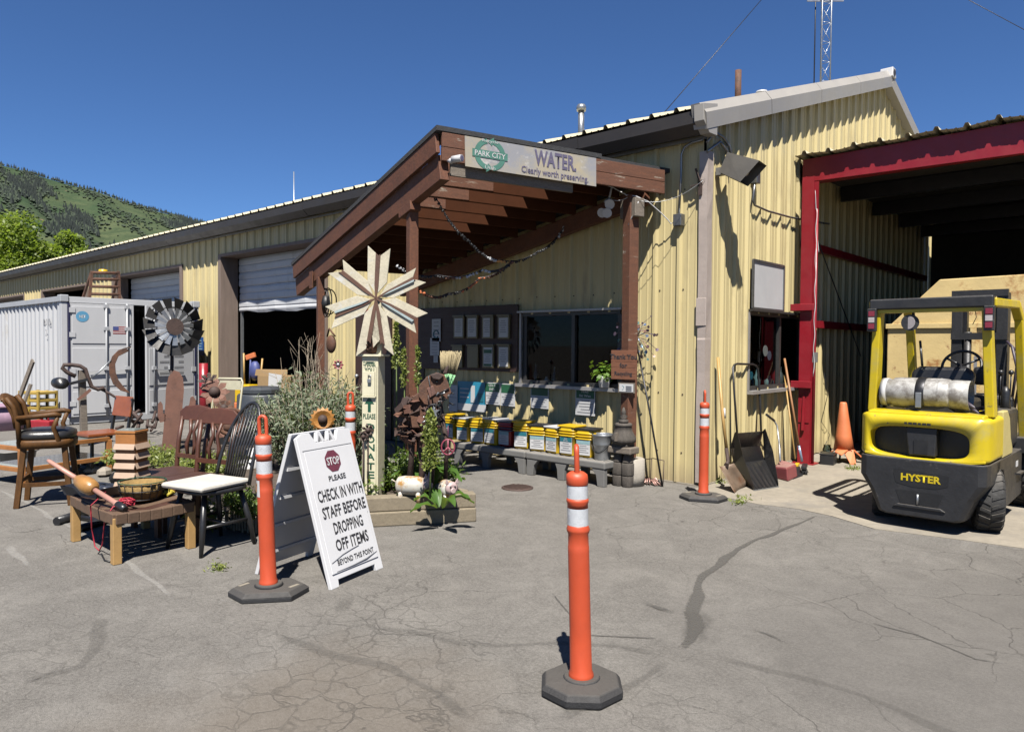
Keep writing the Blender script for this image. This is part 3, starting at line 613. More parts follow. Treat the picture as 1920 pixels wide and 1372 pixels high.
# ================================================================ hill, trees
def hill():
    m,t,b=_nodes('hillside'); co=mapped(t); n1=noise(t,co,.006,7,.65,.6); n2=noise(t,co,.03,6,.7); n3=noise(t,co,.16,5,.75)
    c=mixc(t,ramp(t,n1,.4,.6),(.030,.050,.024),(.060,.074,.036)); c=mixc(t,ramp(t,n2,.42,.62,0,.7),c,(.024,.040,.02)); c=mixc(t,ramp(t,n3,.5,.7,0,.6),c,(.018,.031,.016))
    c=mixc(t,ramp(t,noise(t,co,.012,3),.70,.74,0,.7),c,(.27,.17,.11)); t.links.new(c,b.inputs['Base Color']); b.inputs['Roughness'].default_value=.95; b.inputs['Specular IOR Level'].default_value=.1
    bp=N(t,'ShaderNodeBump'); bp.inputs['Strength'].default_value=.6; bp.inputs['Distance'].default_value=6; t.links.new(n3,bp.inputs['Height']); t.links.new(bp.outputs[0],b.inputs['Normal']); MATS['hillside']=m
    # ridge directions from the skyline, distance set so that its pines have natural size
    sk=[(-900,250),(-500,235),(-250,262),(-80,296),(0,309),(40,318),(75,330),(130,346),(180,358),(240,380),(300,397),(350,410),(400,422),(480,440),(600,480),(760,530),(900,585)]
    xs=[]; 
    def ridge(px):
        for (a,ya),(c_,yc) in zip(sk,sk[1:]):
            if a<=px<=c_: return ya+(yc-ya)*(px-a)/(c_-a)
        return sk[-1][1]
    cols=np.linspace(-900,900,150); rows=46; D0,D1=420.,1750.
    vs=[];fs=[]; grid=np.zeros((150,rows+6,3))
    for i,px in enumerate(cols):
        d=ray(px,ridge(px)); hd=V((d.x,d.y,0)); k=D1/hd.length; top=CAM.z+d.z*k; hd.normalize()
        for j in range(rows+6):
            if j<=rows:
                f=j/rows; D=D0+(D1-D0)*f; z=top*(f**1.15); n_=math.sin(px*.013+f*5)*.5+math.sin(px*.031+f*9+1)*.3+math.sin(px*.07+f*17)*.2; z+=n_*26*f*(1-f)*2.2
            else: D=D1+(j-rows)*140; z=top*(1-.12*(j-rows))
            p=(CAM.x+hd.x*D,CAM.y+hd.y*D,max(-2,z)-1); grid[i,j]=p; vs.append(p)
    R_=rows+6
    for i in range(149):
        for j in range(R_-1): fs.append((i*R_+j,(i+1)*R_+j,(i+1)*R_+j+1,i*R_+j+1))
    mb=MB().add(vs,fs,0,True); struct('hills',mb,'hillside')
    # pines and broadleaf clumps on the slope: one far-off wood
    mat('far_pine',(.012,.022,.018),.9,var=.4,scale=.05,bump=0); mat('far_leaf',(.030,.049,.024),.9,var=.4,scale=.05,bump=0)
    r=np.random.default_rng(5); mb=MB(); cnt=0
    def gp(i,j):
        i0,j0=int(i),int(j); a,b_=i-i0,j-j0; i0=min(i0,148); j0=min(j0,rows-1)
        return (grid[i0,j0]*(1-a)*(1-b_)+grid[i0+1,j0]*a*(1-b_)+grid[i0,j0+1]*(1-a)*b_+grid[i0+1,j0+1]*a*b_)
    def dens(px,f):
        v=math.sin(px*.021+f*7.3+.6)+math.sin(px*.043-f*11+2)*.7+math.sin(px*.011+f*3)*.6+ .5*math.sin(px*.09+f*29)
        return v
    tries=0
    while cnt<12000 and tries<140000:
        tries+=1; px=r.uniform(-420,520); f=r.uniform(.25,1.0); ridge_t=f>.985
        dv_=dens(px,f)
        if not ridge_t and dv_<.25+.9*r.random(): continue
        if ridge_t: f=1.0; 
        if ridge_t and r.random()<.3: continue
        i=(px+900)/1800*149; p=gp(i,min(f*rows,rows-.001)); h=r.uniform(7,13)*(1 if f<.9 else .8); rad=h*r.uniform(.16,.24)
        if r.random()<(.7 if dv_>1.2 or ridge_t else .35):
            k=5; a0=r.random()*6; c=V(p); vs=[c+V((math.cos(a0+6.283*q/k)*rad,math.sin(a0+6.283*q/k)*rad,.1*h)) for q in range(k)]+[c+V((0,0,h)),c]
            mb.add(vs,[(q,(q+1)%k,k) for q in range(k)],0)
        else:
            c=V(p); h*=.62; k=6; a0=r.random()*6; vs=[c]+[c+V((math.cos(a0+6.283*q/k)*h*.42,math.sin(a0+6.283*q/k)*h*.42,h*r.uniform(.3,.6))) for q in range(k)]+[c+V((r.uniform(-1,1),0,h))]
            mb.add(vs,[(0,1+(q+1)%k,1+q) for q in range(k)]+[(1+q,1+(q+1)%k,k+1) for q in range(k)],1)
        cnt+=1
    for q_ in range(9000):
        px=r.uniform(-420,520); f=r.uniform(.25,.99)
        if math.sin(px*.05+f*13)+math.sin(px*.017-f*21)+.8*math.sin(f*40+px*.11)<r.uniform(-1.2,1.2): continue
        i=(px+900)/1800*149; c=V(gp(i,f*rows)); h=r.uniform(1.5,4.5); k=5; a0=r.random()*6; w0=h*r.uniform(.5,.9)
        mb.add([c-V((0,0,.5))]+[c+V((math.cos(a0+6.283*q/k)*w0,math.sin(a0+6.283*q/k)*w0,h*r.uniform(.3,.6))) for q in range(k)]+[c+V((r.uniform(-1,1),0,h))],[(1+q,1+(q+1)%k,k+1) for q in range(k)]+[(0,1+(q+1)%k,1+q) for q in range(k)],1)
    o=struct('hillside_wood',mb,['far_pine','far_leaf'],kind='stuff'); o['label']='dark pines and bushes scattered over the green hillside'; o['category']='wood'
hill()
leafmat('tree_leaf',(.12,.19,.014),(.26,.33,.03),.5); leafmat('tree_leaf2',(.05,.10,.012),(.12,.18,.02),.4)
mat('bark',(.16,.13,.105),.9,var=.3,scale=8,bump=.6,bscale=30)
def tree(label,P,H,rad,nclump,nleaf,size,mt_='tree_leaf',group='trees beyond the warehouse',seed=1,bare=0):
    r=np.random.default_rng(seed); t=thing('broadleaf_tree',label,'tree',P,group); P=V(P)
    b=MB(); b.tube([P+V((0,0,-.1)),P+V((.05,0,H*.2)),P+V((-.1,.1,H*.45))],[H*.032,H*.026,H*.018],10)
    cl=[]
    for k in range(nclump):
        a=r.uniform(0,6.283); z=r.uniform(.3,1.0); rr=rad*math.sqrt(r.random())*(1.05-.75*max(0,z-.45)/.55); c=P+V((math.cos(a)*rr,math.sin(a)*rr,H*z-.08*H)); cl.append(c)
        s_=P+V((-.1,.1,H*r.uniform(.25,.45))); m_=s_.lerp(c,.5)+V((0,0,-.05*H)); b.tube([s_,m_,c],[H*.013,H*.008,H*.003],5)
    for k in range(bare):
        a=r.uniform(2.5,5); s_=P+V((0,0,H*.4)); c=P+V((math.cos(a)*rad*1.05,math.sin(a)*rad*1.05,H*r.uniform(.55,.8))); b.tube([s_,s_.lerp(c,.6)+V((0,0,.2)),c],[.06,.04,.012],5)
    part('trunk',b,'bark',t)
    pts=[];nr=[]
    per=nleaf//nclump
    for c in cl:
        cr=rad*r.uniform(.22,.36); d=r.normal(size=(per,3)); d/=np.linalg.norm(d,axis=1)[:,None]; q=cr*r.random(per)[:,None]**.45; p=np.array(c)+d*q*np.array([1,1,.75]); pts.append(p); n_=d*.6+r.normal(size=(per,3))*.6; n_[:,2]+=.5; nr.append(n_)
    leaves('crown',np.concatenate(pts),np.concatenate(nr),size,mt_,t,aspect=.55)
    return t
tp=lambda px,y_,d: (CAM+V((ray(px,y_).x,ray(px,y_).y,0)).normalized()*d)
def tree_at(px,ytop,dist,rad,label,**k):
    p=tp(px,600,dist); d=ray(px,ytop); h=CAM.z+d.z/V((d.x,d.y,0)).length*dist; return tree(label,(p.x,p.y,0),h,rad,**k)
tree_at(32,396,52,3.4,'tall leafy green tree with bare twigs at the left edge over the roof',nclump=46,nleaf=26000,size=.24,seed=3,bare=6)
tree_at(118,424,53,2.5,'second leafy green tree right of the tallest one over the roof',nclump=30,nleaf=16000,size=.24,seed=8)
tree_at(-70,430,50,3.2,'broad green tree mostly cut off by the left edge',nclump=30,nleaf=12000,size=.26,seed=5)
tree_at(172,470,56,1.8,'low green treetop just clearing the roof edge',nclump=16,nleaf=8000,size=.22,seed=12)
tree_at(1935,203,30,1.7,'green treetop peeking above the carport roof at right edge',nclump=20,nleaf=9000,size=.2,seed=21)
# ================================================================ things on and under the porch
mat('banner_bg',(.50,.43,.29),.5,var=.12,scale=3,bump=.03,patch=((.34,.34,.36),2.3,.50,.10),patch2=((.60,.58,.55),5,.62,.05))
mat('banner_purple',(.13,.115,.19),.6,var=.25,scale=20,bump=0); mat('logo_green',(.075,.22,.17),.6,var=.2,scale=8,bump=0)
mat('poster_green',(.02,.115,.05),.5,bump=0); mat('poster_blue',(.03,.27,.42),.45,bump=0); mat('poster_teal',(.02,.17,.22),.5,bump=0); mat('poster_teal_pale',(.30,.47,.50),.5,bump=0)
mat('holder_plastic',(.20,.16,.075),.35,var=.15,bump=.05)
mat('bucket_yellow',(.72,.46,.012),.4,var=.06,scale=4,bump=.05); mat('bucket_red',(.36,.02,.03),.45); mat('bucket_navy',(.05,.06,.10),.45)
mat('plastic_grey',(.20,.195,.185),.55,var=.12,scale=4,bump=.12,bscale=60,dust=.3)
mat('weathered_wood',(.115,.098,.082),.85,var=.4,scale=9,bump=.6,bscale=40,grain=.6,aniso=(4,4,.8))
mat('sign_wood',(.20,.075,.035),.7,var=.25,scale=5,bump=.3,bscale=30,aniso=(1,1,6)); mat('teal_leafmetal',(.28,.50,.46),.3,.5,var=.3,scale=20); mat('purple_leafmetal',(.16,.11,.15),.35,.5,var=.3); mat('pink_leafmetal',(.42,.24,.20),.35,.5,var=.3); mat('blue_leafmetal',(.40,.50,.72),.25,.5,var=.2)
glassmat('bottle_glass',(.6,.75,.8),1.2,.6)
# banner on the high fascia: its own board
br=(PAx-PF).normalized(); nb=V((br.y,-br.x,0)).normalized(); bo=nb*.064; bdn=V((0,0,-1)); bup=V((0,0,1))
def bpt(px,py):
    n=nb; P0=PF+bo; d=ray(px,py); return CAM+d*((P0-CAM).dot(n)/d.dot(n))
q=[bpt(872,312),bpt(1117,350),bpt(1117,297),bpt(871,255)]
ban=thing('banner','weathered printed banner nailed to the high end of the porch','banner',q[0]); part('banner_sheet',MB().prism(q,nb*.008),'banner_bg',ban)
bc=lambda px,py: bpt(px,py)+nb*.010
rt=(q[1]-q[0]).normalized(); upb=V((0,0,1))
text('WATER.','banner_purple',ban,bc(1041,302),rt,upb,h=.155,w=.50,bold=.03); text('Clearly worth preserving.','banner_purple',ban,bc(1041,329),rt,upb,w=.80,h=.085,bold=.015)
c=bc(918,291); b=MB(); n_=28
for k in range(n_):
    if k in(6,7,20,21): continue
    a0,a1=6.283*k/n_,6.283*(k+1)/n_; P=lambda a,r: c+rt*math.cos(a)*r*1.12+upb*math.sin(a)*r
    b.sheet([P(a0,.105),P(a1,.105),P(a1,.15),P(a0,.15)])
for a,s_ in((6*6.283/28,1),(20*6.283/28,1)):
    P=lambda a,r: c+rt*math.cos(a)*r*1.12+upb*math.sin(a)*r; b.sheet([P(a,.085),P(a+.42,.128),P(a,.172)])
for i in range(len(b.v)): b.v[i]=b.v[i]+nb*.001
part('recycle_emblem',b,'logo_green',ban); b=MB(); b.prism([c+rt*x+upb*y+nb*.002 for x,y in((-.19,-.035),(.19,-.035),(.19,.035),(-.19,.035))],nb*.001); part('emblem_band',b,'logo_green',ban)
text('PARK CITY','white_paper',ban,c+nb*.004,rt,upb,w=.33,h=.05,bold=.01); text('Recycle','white_paper',ban,c+nb*.003+upb*.122,rt,upb,w=.17,h=.036); text('Utah','white_paper',ban,c+nb*.003-upb*.122,rt,upb,w=.11,h=.03)
# security camera on the beam end
cp=bpt(845,303)+nb*.10; sc=thing('security_camera','small white bullet security camera on the porch beam end','security camera',cp)
ax=(V((CAM.x,CAM.y,0))-V((cp.x,cp.y,0))).normalized()*.8+br*.7; ax.normalize(); b=MB(); b.tube([cp-ax*.03,cp+ax*.075],.032,16); part('housing',b,'white_paint',sc); b=MB(); b.tube([cp+ax*.075,cp+ax*.079],.024,14); part('lens',b,'banner_purple',sc); b=MB(); b.ball(cp-ax*.05-V((0,0,.01)),.026,12,8); b.tube([cp-ax*.05,cp-ax*.05-nb*.06],.014,8); part('mount',b,'white_paint',sc)
# twin floodlight under the eave
fp=PY(1137,388,-.5); fl=thing('twin_floodlight','white twin floodlight hanging under the porch roof by the right post','floodlight',fp+V((0,0,.06)))
b=MB(); b.lathe([(.05,0),(.055,.02),(.02,.05)],fp+V((.03,0,.04)),12); b.tube([fp+V((.03,0,.06)),fp+V((.05,.05,.28))],.012,6); part('mount',b,'white_paint',fl)
for dx,dz in((.05,.03),(-.04,-.05),(.02,-.06)):
    d=V((.3+dx*3,-.8,-.35)).normalized(); p0=fp+V((dx,0,dz)); b=MB(); b.tube([p0-d*.05,p0,p0+d*.05],[.025,.04,.055],12); part('lamp_head',b,'white_paint',fl)
# white and grey cables across the post
cable('white_cable',[PY(1117,340,-.75),PY(1150,352,-.55),PY(1175,366,-.5),PY(1192,368,-.48),PY(1215,378,-.35),PY(1240,400,-.15),PY(1252,412,-.1),PY(1258,420,-.06),PY(1268,414,-.05)],.006,'white_paint','white cable looping from banner past the post to a junction box','cable')
cable('grey_cable',[PY(1197,378,-.48),PY(1188,400,-.50),PY(1178,422,-.51)],.006,'white_paint','short white cable end hanging down the right porch post','cable')
cable('thin_wire',sag(PY(1197,376,-.47),PY(1322,335,-.06),.10),.003,'metal_grey','thin grey wire strung from porch post to the building corner','wire')
cable('lamp_wire',sag(fp+V((.05,0,.08)),PY(1180,368,-.5),.03),.004,'white_paint','thin wire running from twin floodlight to the porch post','wire')
# junction box with conduit
jp=PY(1273,413,-.05); jb=thing('junction_box','small grey junction box with bent conduit on the long wall','electrical box',jp); b=MB(); b.box(jp,(.10,.09,.13)); part('box',b,'metal_grey',jb,.006); b=MB(); b.tube([jp+V((0,0,.06)),PY(1277,330,-.05),PY(1278,290,-.05),PY(1284,276,-.05),PY(1298,267,-.05),PY(1318,262,-.05)],.013,8); part('conduit',b,'metal_grey',jb)
# wall pack light on the gable with conduits over the corner
lp=PX(1382,318,.24); wl=thing('wall_floodlight','boxy grey floodlight high on the yellow gable wall','floodlight',lp)
b=MB(); d1=V((.89,.12,-.40)).normalized(); rr_=V((0,0,1)).cross(d1).normalized(); uu=d1.cross(rr_)
def fr(x,y,z): return lp+rr_*x+uu*y+d1*z
w1,w2=.10,.135
b.add([fr(-w1,-.09,-.14),fr(w1,-.09,-.14),fr(w1,.13,-.14),fr(-w1,.13,-.14),fr(-w2,-.12,.14),fr(w2,-.12,.14),fr(w2,.14,.24),fr(-w2,.14,.24)],[(0,1,2,3),(0,4,5,1),(1,5,6,2),(2,6,7,3),(3,7,4,0)])
mat('lamp_bronze',(.11,.10,.085),.6); part('housing',b,'lamp_bronze',wl); b=MB(); b.add([fr(-w2*.85,-.10,.06),fr(w2*.85,-.10,.06),fr(w2*.85,.11,.06),fr(-w2*.85,.11,.06)],[(0,1,2,3)]); part('reflector',b,'metal_dark',wl); b=MB(); b.ball(fr(0,0,.09),.05,12,8); part('bulb',b,'galv',wl)
b=MB(); b.tube([PX(1372,300,.08),PX(1368,275,.06),PX(1356,258,.06),PX(1340,248,.06),V((.05,-.07,3.70))],.016,8); b.tube([PX(1366,302,.06),PX(1362,282,.06),PX(1350,266,.06),V((.05,-.07,3.60))],.016,8); part('conduit',b,'metal_grey',wl); b=MB(); b.box(lp+V((-.14,-.02,0)),(.16,.08,.08)); part('bracket',b,'plastic_grey',wl)
b=MB(); jb2=PX(1417,332,.05); b.box(jb2,(.08,.09,.16)); g2=thing('gable_junction_box','grey junction box and conduit running to the red post on gable wall','electrical box',jb2); part('box',b,'metal_grey',g2,.005)
b=MB(); b.tube([jb2,PX(1411,375,.05),PX(1415,385,.05),PX(1440,396,.05),PX(1480,407,.05),PX(1505,412,.06),PX(1555,420,.3)],.013,8); part('conduit',b,'metal_grey',g2)
b=MB(); bp_=PY(1313,352,-.06); b.box(bp_,(.04,.02,.16)); b.bar(bp_+V((0,-.01,.06)),bp_+V((-.03,-.05,.2)),.03,.01); b.bar(bp_+V((0,-.01,.04)),bp_+V((-.1,-.03,.02)),.02,.01); single('wall_bracket',b,'rust_dark','small rusty bent bracket screwed near the building corner','bracket')
# blank framed panel above gable window
b=MB(); P=lambda y,z,d: V((d,y,z)); b.box2((.04,1.10,1.99),(.055,2.0,2.56)); pn=thing('blank_sign','blank white sheet in thin metal frame above the gable window','sign',(.045,1.55,1.99)); part('sheet',b,'white_paint',pn)
for a,c in(((1.10,1.99),(2.0,1.99)),((1.10,2.56),(2.0,2.56)),((1.10,1.99),(1.10,2.56)),((2.0,1.99),(2.0,2.56))): part('frame_strip',MB().bar((.056,a[0],a[1]),(.056,c[0],c[1]),.025,.025,(1,0,0)),'metal_grey',pn)
# notice board with brochure holders
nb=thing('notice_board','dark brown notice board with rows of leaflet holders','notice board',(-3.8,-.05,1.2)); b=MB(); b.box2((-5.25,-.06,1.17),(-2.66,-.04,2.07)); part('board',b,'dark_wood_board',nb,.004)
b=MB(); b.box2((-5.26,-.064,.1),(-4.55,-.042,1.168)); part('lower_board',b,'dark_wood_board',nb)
H=[(861,614),(886,614),(915,614),(945,614),(858,669),(887,669),(916,669),(945,669)]
for i,(px,py) in enumerate(H):
    p=PY(px,py,-.085); w_=.21; h_=.30
    hd=thing('leaflet_holder','amber plastic leaflet holder, %s of %s row on the notice board'%(['leftmost','second','third','rightmost'][i%4],['the upper','the lower'][i//4]),'leaflet holder',p-V((0,0,h_/2)),'leaflet holders on notice board'); b=MB(); b.box(p,(w_,.03,h_)); part('tray',b,'holder_plastic',hd,.004); b=MB(); b.box(p+V((0,-.004,h_/2+.012)),(w_+.02,.05,.02)); part('lip',b,'holder_plastic',hd)
    if i in(0,1,2,3,6,7):
        b=MB(); b.box(p+V((.005 if i!=2 else -.01,-.018,.0)),(w_*(.78 if i!=2 else .6),.004,h_*.86)); sh=part('leaflet',b,'white_paper',hd)
        b=MB()
        for k in range(6): b.box(p+V((0,-.0215,.09-.03*k)),(w_*(.35+.3*((k*7+i)%3)/3),.002,.008))
        part('print_lines',b,'ink_grey',sh)
        if i==6: part('print_band',MB().box(p+V((.005,-.0225,.075)),(w_*.7,.002,.05)),'poster_green',sh); part('print_band',MB().box(p+V((.005,-.0225,-.11)),(w_*.7,.002,.03)),'poster_green',sh)
for px,py,w_,h_,lb in((818,619,.19,.33,'white notice with round emblem left of leaflet holders'),(815,650,.20,.26,'white notice taped below the emblem notice'),(817,672,.09,.12,'tiny white notice at foot of the taped notices')):
    p=PY(px,py,-.075); nt_=thing('paper_notice',lb,'notice',p-V((0,0,h_/2))); part('sheet',MB().box(p,(w_,.004,h_)),'white_paper',nt_); b=MB()
    for k in range(5): b.box(p+V((0,-.003,h_*(.35-.17*k))),(w_*.6,.002,h_*.03))
    part('print_lines',b,'ink_grey',nt_)
    if w_==.19: b=MB(); b.tube([p+V((.055*math.cos(a),-.004,-.06+.055*math.sin(a))) for a in np.linspace(0,5.6,16)],.009,5); part('emblem',b,'poster_teal',nt_)
# posters along the wall
def poster(name,label,px0,py0,px1,py1,y=-.045,head=None,headcol='poster_green',lines=(),body='white_paper',nlines=5):
    a,c=PY(px0,py1,y),PY(px1,py0,y); W,Hh=c.x-a.x,c.z-a.z; t=thing(name,label,'poster',(a.x+W/2,y,a.z)); part('sheet',MB().box2((a.x,y-.002,a.z),(c.x,y+.002,c.z)),body,t)
    hz_=c.z
    if head: 
        part('header',MB().box2((a.x+.012,y-.004,c.z-Hh*head),(c.x-.012,y-.0025,c.z-.012)),headcol,t)
        for k,l in enumerate(lines): text(l,'white_paper',t,(a.x+W/2,y-.004,c.z-Hh*head*(.30+.42*k)),(1,0,0),(0,0,1),h=Hh*head*.26,w=min(W*.8,Hh*head*.22*len(l)),bold=.02)
        hz_=c.z-Hh*head
    b=MB()
    for k in range(nlines):
        z=hz_-(hz_-a.z)*(k+.8)/(nlines+.8); b.box((a.x+W/2,y-.003,z),(W*(.45+.35*((k*5)%3)/2),.002,.009))
    if nlines: part('print_lines',b,'ink_grey',t)
    return t
pb=poster('info_poster','blue and white information poster behind the broom on the wall',858,717,911,768,body='poster_blue',nlines=0); a=PY(858,768,-.05); part('white_strip',MB().box2((a.x,-.052,a.z),(a.x+.57,-.048,a.z+.10)),'white_paper',pb); part('picture',MB().box2((a.x+.27,-.052,a.z+.12),(a.x+.35,-.048,a.z+.36)),'white_paper',pb); part('picture',MB().box2((a.x+.42,-.052,a.z+.14),(a.x+.52,-.048,a.z+.26)),'poster_teal',pb)
b=MB()
for k in range(3): b.box((a.x+.14,-.05,a.z+.31-.06*k),(.18,.003,.014))
part('print_lines',b,'white_paper',pb)
poster('bin_poster','white plain poster leaning left of the blue poster',842,722,858,770,y=-.06,nlines=3)
poster('bin_poster','green headed poster reading CDs & DVDs',909,718,938,757,head=.42,lines=('CDs &','DVDs'))
poster('bin_poster','green headed poster just right of the CDs and DVDs poster',938.5,720,966,760,head=.42,lines=())
poster('bin_poster','green headed poster alone left of the window middle',995,722,1029,764,head=.46,lines=())
poster('bin_poster','green headed poster reading PFAS Ski Wax',1079,730,1116,777,head=.36,lines=('PFAS','Ski Wax'))
# benches (moulded plastic dunnage racks)
def bench(x0,x1,y0,y1,label):
    t=thing('plastic_bench',label,'bench',((x0+x1)/2,(y0+y1)/2,0),'grey plastic benches under the posters'); h=.27
    part('top',MB().box2((x0,y0,h-.08),(x1,y1,h)),'plastic_grey',t,.015)
    L=x1-x0
    for yy0,yy1 in((y0+.008,y0+.07),(y1-.07,y1-.008)):
        for f in(0,.46,1):
            cx=x0+.012+(L-.024)*f; wt,wb=(.17,.09); s_=(.5 if f==.46 else 0 if f==0 else 1)
            a0=cx-wt*s_; a1=a0+wt; b0=cx-wb*s_; b1=b0+wb
            pts=[(b0,yy0,0),(b1,yy0,0),(b1+(a1-b1)*.25,yy0,.12),(a1,yy0,h-.082),(a0,yy0,h-.082),(b0+(a0-b0)*.25,yy0,.12)]
            part('leg',MB().prism(pts,(0,yy1-yy0,0)),'plastic_grey',t,.006)
    for k in range(10):
        m_=MB(); m_.box((x0+L*(k+.5)/10,(y0+y1)/2,h+.003),(.03,(y1-y0)*.7,.006)); part('tread_rib',m_,'plastic_grey',t)
    return t
bench(-3.10,-1.865,-.80,-.28,'grey plastic bench on the left carrying the shaded buckets'); bench(-1.85,-.715,-.80,-.28,'grey plastic bench on the right nearest the wooden lantern')
# square buckets with lids and labels
def bucket(px,label,col='bucket_yellow',lid=None,tall=.31,head='poster_teal',y=-.60,txt=(),rz=0,w=.205):
    x=PY(px,820,y).x; t=thing('bucket',label,'bucket',(x,y,.278),'labelled drop-off buckets on the benches',rz=rz)
    b=MB(); b.lathe([(w*.46,0),(w*.47,.01),(w*.52,tall-.05),(w*.56,tall-.045),(w*.56,tall-.03),(w*.53,tall-.028),(w*.55,tall-.01),(w*.55,tall)],(0,0,0),24,sq=7); part('body',b,col,t)
    b=MB(); b.box((0,0,tall+.008),(w*1.18,w*1.15,.018)); part('lid',b,lid or col,t,.004)
    for k in(0,1): part('rim_band',MB().lathe([(w*.565,tall-.075-.03*k),(w*.585,tall-.07-.03*k),(w*.565,tall-.06-.03*k)],(0,0,0),24,sq=7),lid if (lid and lid!='white_paint' and lid!='black_plastic') else col,t)
    lw,lh=w*.82,tall*.56; yl=-w*.515; part('paper_label',MB().box((0,yl-.004,tall*.36),(lw,.003,lh)),'white_paper',t)
    part('label_header',MB().box((0,yl-.0065,tall*.36+lh*.36),(lw*.98,.002,lh*.26)),head,t)
    b=MB()
    for k in range(4): b.box((0,yl-.0065,tall*.36+lh*(.12-.14*k)),(lw*(.5+.3*((k*3)%2)),.002,.006))
    part('print_lines',b,'ink_grey',t)
    for k,l in enumerate(txt): text(l,'white_paper',t,(0,yl-.008,tall*.36+lh*(.42-.11*k)),(1,0,0),(0,0,1),h=lh*.075,bold=.02)
    return t
R_=math.radians
bk=[(850,'yellow bucket at the left end, half behind the metal horse',{}),(877,'second yellow bucket from the left with two dark squares on label',dict(lid='white_paint')),(902,'third yellow bucket from the left, turned a little',dict(rz=R_(12))),(929,'fourth yellow bucket from the left with white lid',dict(lid='white_paint')),
(955,'bucket with grey bands and red lid among the yellow ones',dict(col='bucket_red',lid='bucket_navy',head='poster_teal_pale')),(983,'yellow bucket right of the red-lidded one',dict(rz=R_(14))),(1015,'yellow bucket with black lid in the middle of the right bench',dict(lid='black_plastic',head='poster_teal_pale',rz=R_(10),w=.225)),
(1045,'yellow bucket with pale label header and white lid',dict(lid='white_paint',head='poster_teal_pale')),(1072,'yellow bucket whose label reads PFAS Ski Wax',dict(txt=('PFAS','Ski Wax'))),(1103,'rightmost yellow bucket beside the galvanised pail',dict(lid='black_plastic',head='poster_teal_pale',w=.215))]
rb_=random.Random(6)
for px,lb,kw in bk:
    kw=dict(kw); kw['tall']=.31*rb_.uniform(.93,1.05); kw['rz']=kw.get('rz',0)+rb_.uniform(-.14,.14); kw['y']=-.60+rb_.uniform(-.03,.03); kw['w']=kw.get('w',.205)*rb_.uniform(.95,1.04); bucket(px,lb,**kw)
px=PY(1130,835,-.62); t=thing('metal_pail','ribbed galvanised metal pail at right end of the bench','pail',(px.x,-.62,.272)); b=MB(); b.lathe([(.085,0),(.09,.01),(.105,.16),(.11,.165),(.108,.18),(.118,.26),(.123,.265),(.124,.28),(.118,.285),(.114,.275),(.10,.15),(.085,.02)],(px.x,-.62,.272),24,cap=False); part('body',b,'galv',t); b=MB(); b.tube([(px.x-.12,-.62,.53)]+[(px.x+.13*math.cos(a),-.62-.10*math.sin(a),.53-.18*math.sin(a)) for a in np.linspace(3.0,.14,12)]+[(px.x+.12,-.62,.53)],.004,6); part('handle',b,'metal_dark',t)
# wooden pagoda lantern
lp=G(1160,913); lx,ly=lp.x,lp.y+.08; ln=thing('wooden_lantern','dark weathered wooden pagoda lantern standing by the concrete pier','lantern',(lx,ly,0))
b=MB()
for sx in(-1,1):
    for z0,z1,w0,w1 in((0,.12,.055,.06),(.125,.26,.062,.062),(.265,.36,.058,.04)): b.lathe([(w0,z0),(w1,z1)],(lx+sx*.062,ly,0),12,sq=4)
part('carved_base',b,'weathered_wood',ln,.008); b=MB(); b.box((lx,ly,.40),(.30,.18,.075)); part('middle_slab',b,'grey_wood',ln,.012)
b=MB(); b.box((lx+.0,ly,.455),(.19,.16,.03)); part('plinth',b,'weathered_wood',ln,.004); b=MB(); b.lathe([(.11,.47),(.135,.49),(.14,.53),(.10,.60),(.09,.66),(.10,.665),(.085,.69)],(lx,ly,0),16); part('roof_dome',b,'weathered_wood',ln); b=MB(); b.lathe([(.05,.69),(.055,.72),(.025,.74),(.045,.76),(.02,.79),(.03,.80),(.008,.86)],(lx,ly,0),14); part('finial',b,'weathered_wood',ln)
part('lantern_slot',MB().box((lx,ly-.13,.55),(.03,.04,.09)),'grey_wood',ln)
# wooden sign on the right post and small white sign
sp=PV(1171,684,PR+V((.0,-.09,0)),(0.1,-1,0)); dr=V((1,.1,0)).normalized(); tr_=thing('thank_you_sign','reddish wooden plank sign reading Thank You for Recycling on the post','sign',sp-V((0,0,.16)))
for k in range(5): part('plank',MB().box(sp+V((0,-.01,.128-.064*k)),(.31+random.uniform(-.005,.005),.022,.062),.1),'sign_wood',tr_,.003)
for k,l in enumerate(('Thank You','for','Recycling')): text(l,'ink',tr_,sp+V((0,-.0225,.09-.095*k)),dr,(0,0,1),h=.055,bold=.02)
b=MB(); wp=PV(1175,727,PR+V((0,-.10,0)),(.1,-1,0)); b.box(wp,(.20,.012,.11),.1); ws=thing('small_post_sign','small white sign in pale wood frame low on the right post','sign',wp-V((0,0,.055))); part('frame',b,'sign_wood' if 0 else 'grey_wood',ws); part('card',MB().box(wp+V((0,-.008,0)),(.17,.006,.085),.1),'white_paper',ws); b=MB(); b.tube([wp+V((-.05+.022*math.cos(a),-.013,.022*math.sin(a))) for a in np.linspace(0,5.7,12)],.004,5); part('emblem',b,'poster_teal',ws); b=MB(); [b.box(wp+V((.035,-.013,.02-.02*k)),(.07,.003,.006),.1) for k in range(3)]; part('print_lines',b,'ink_grey',ws)
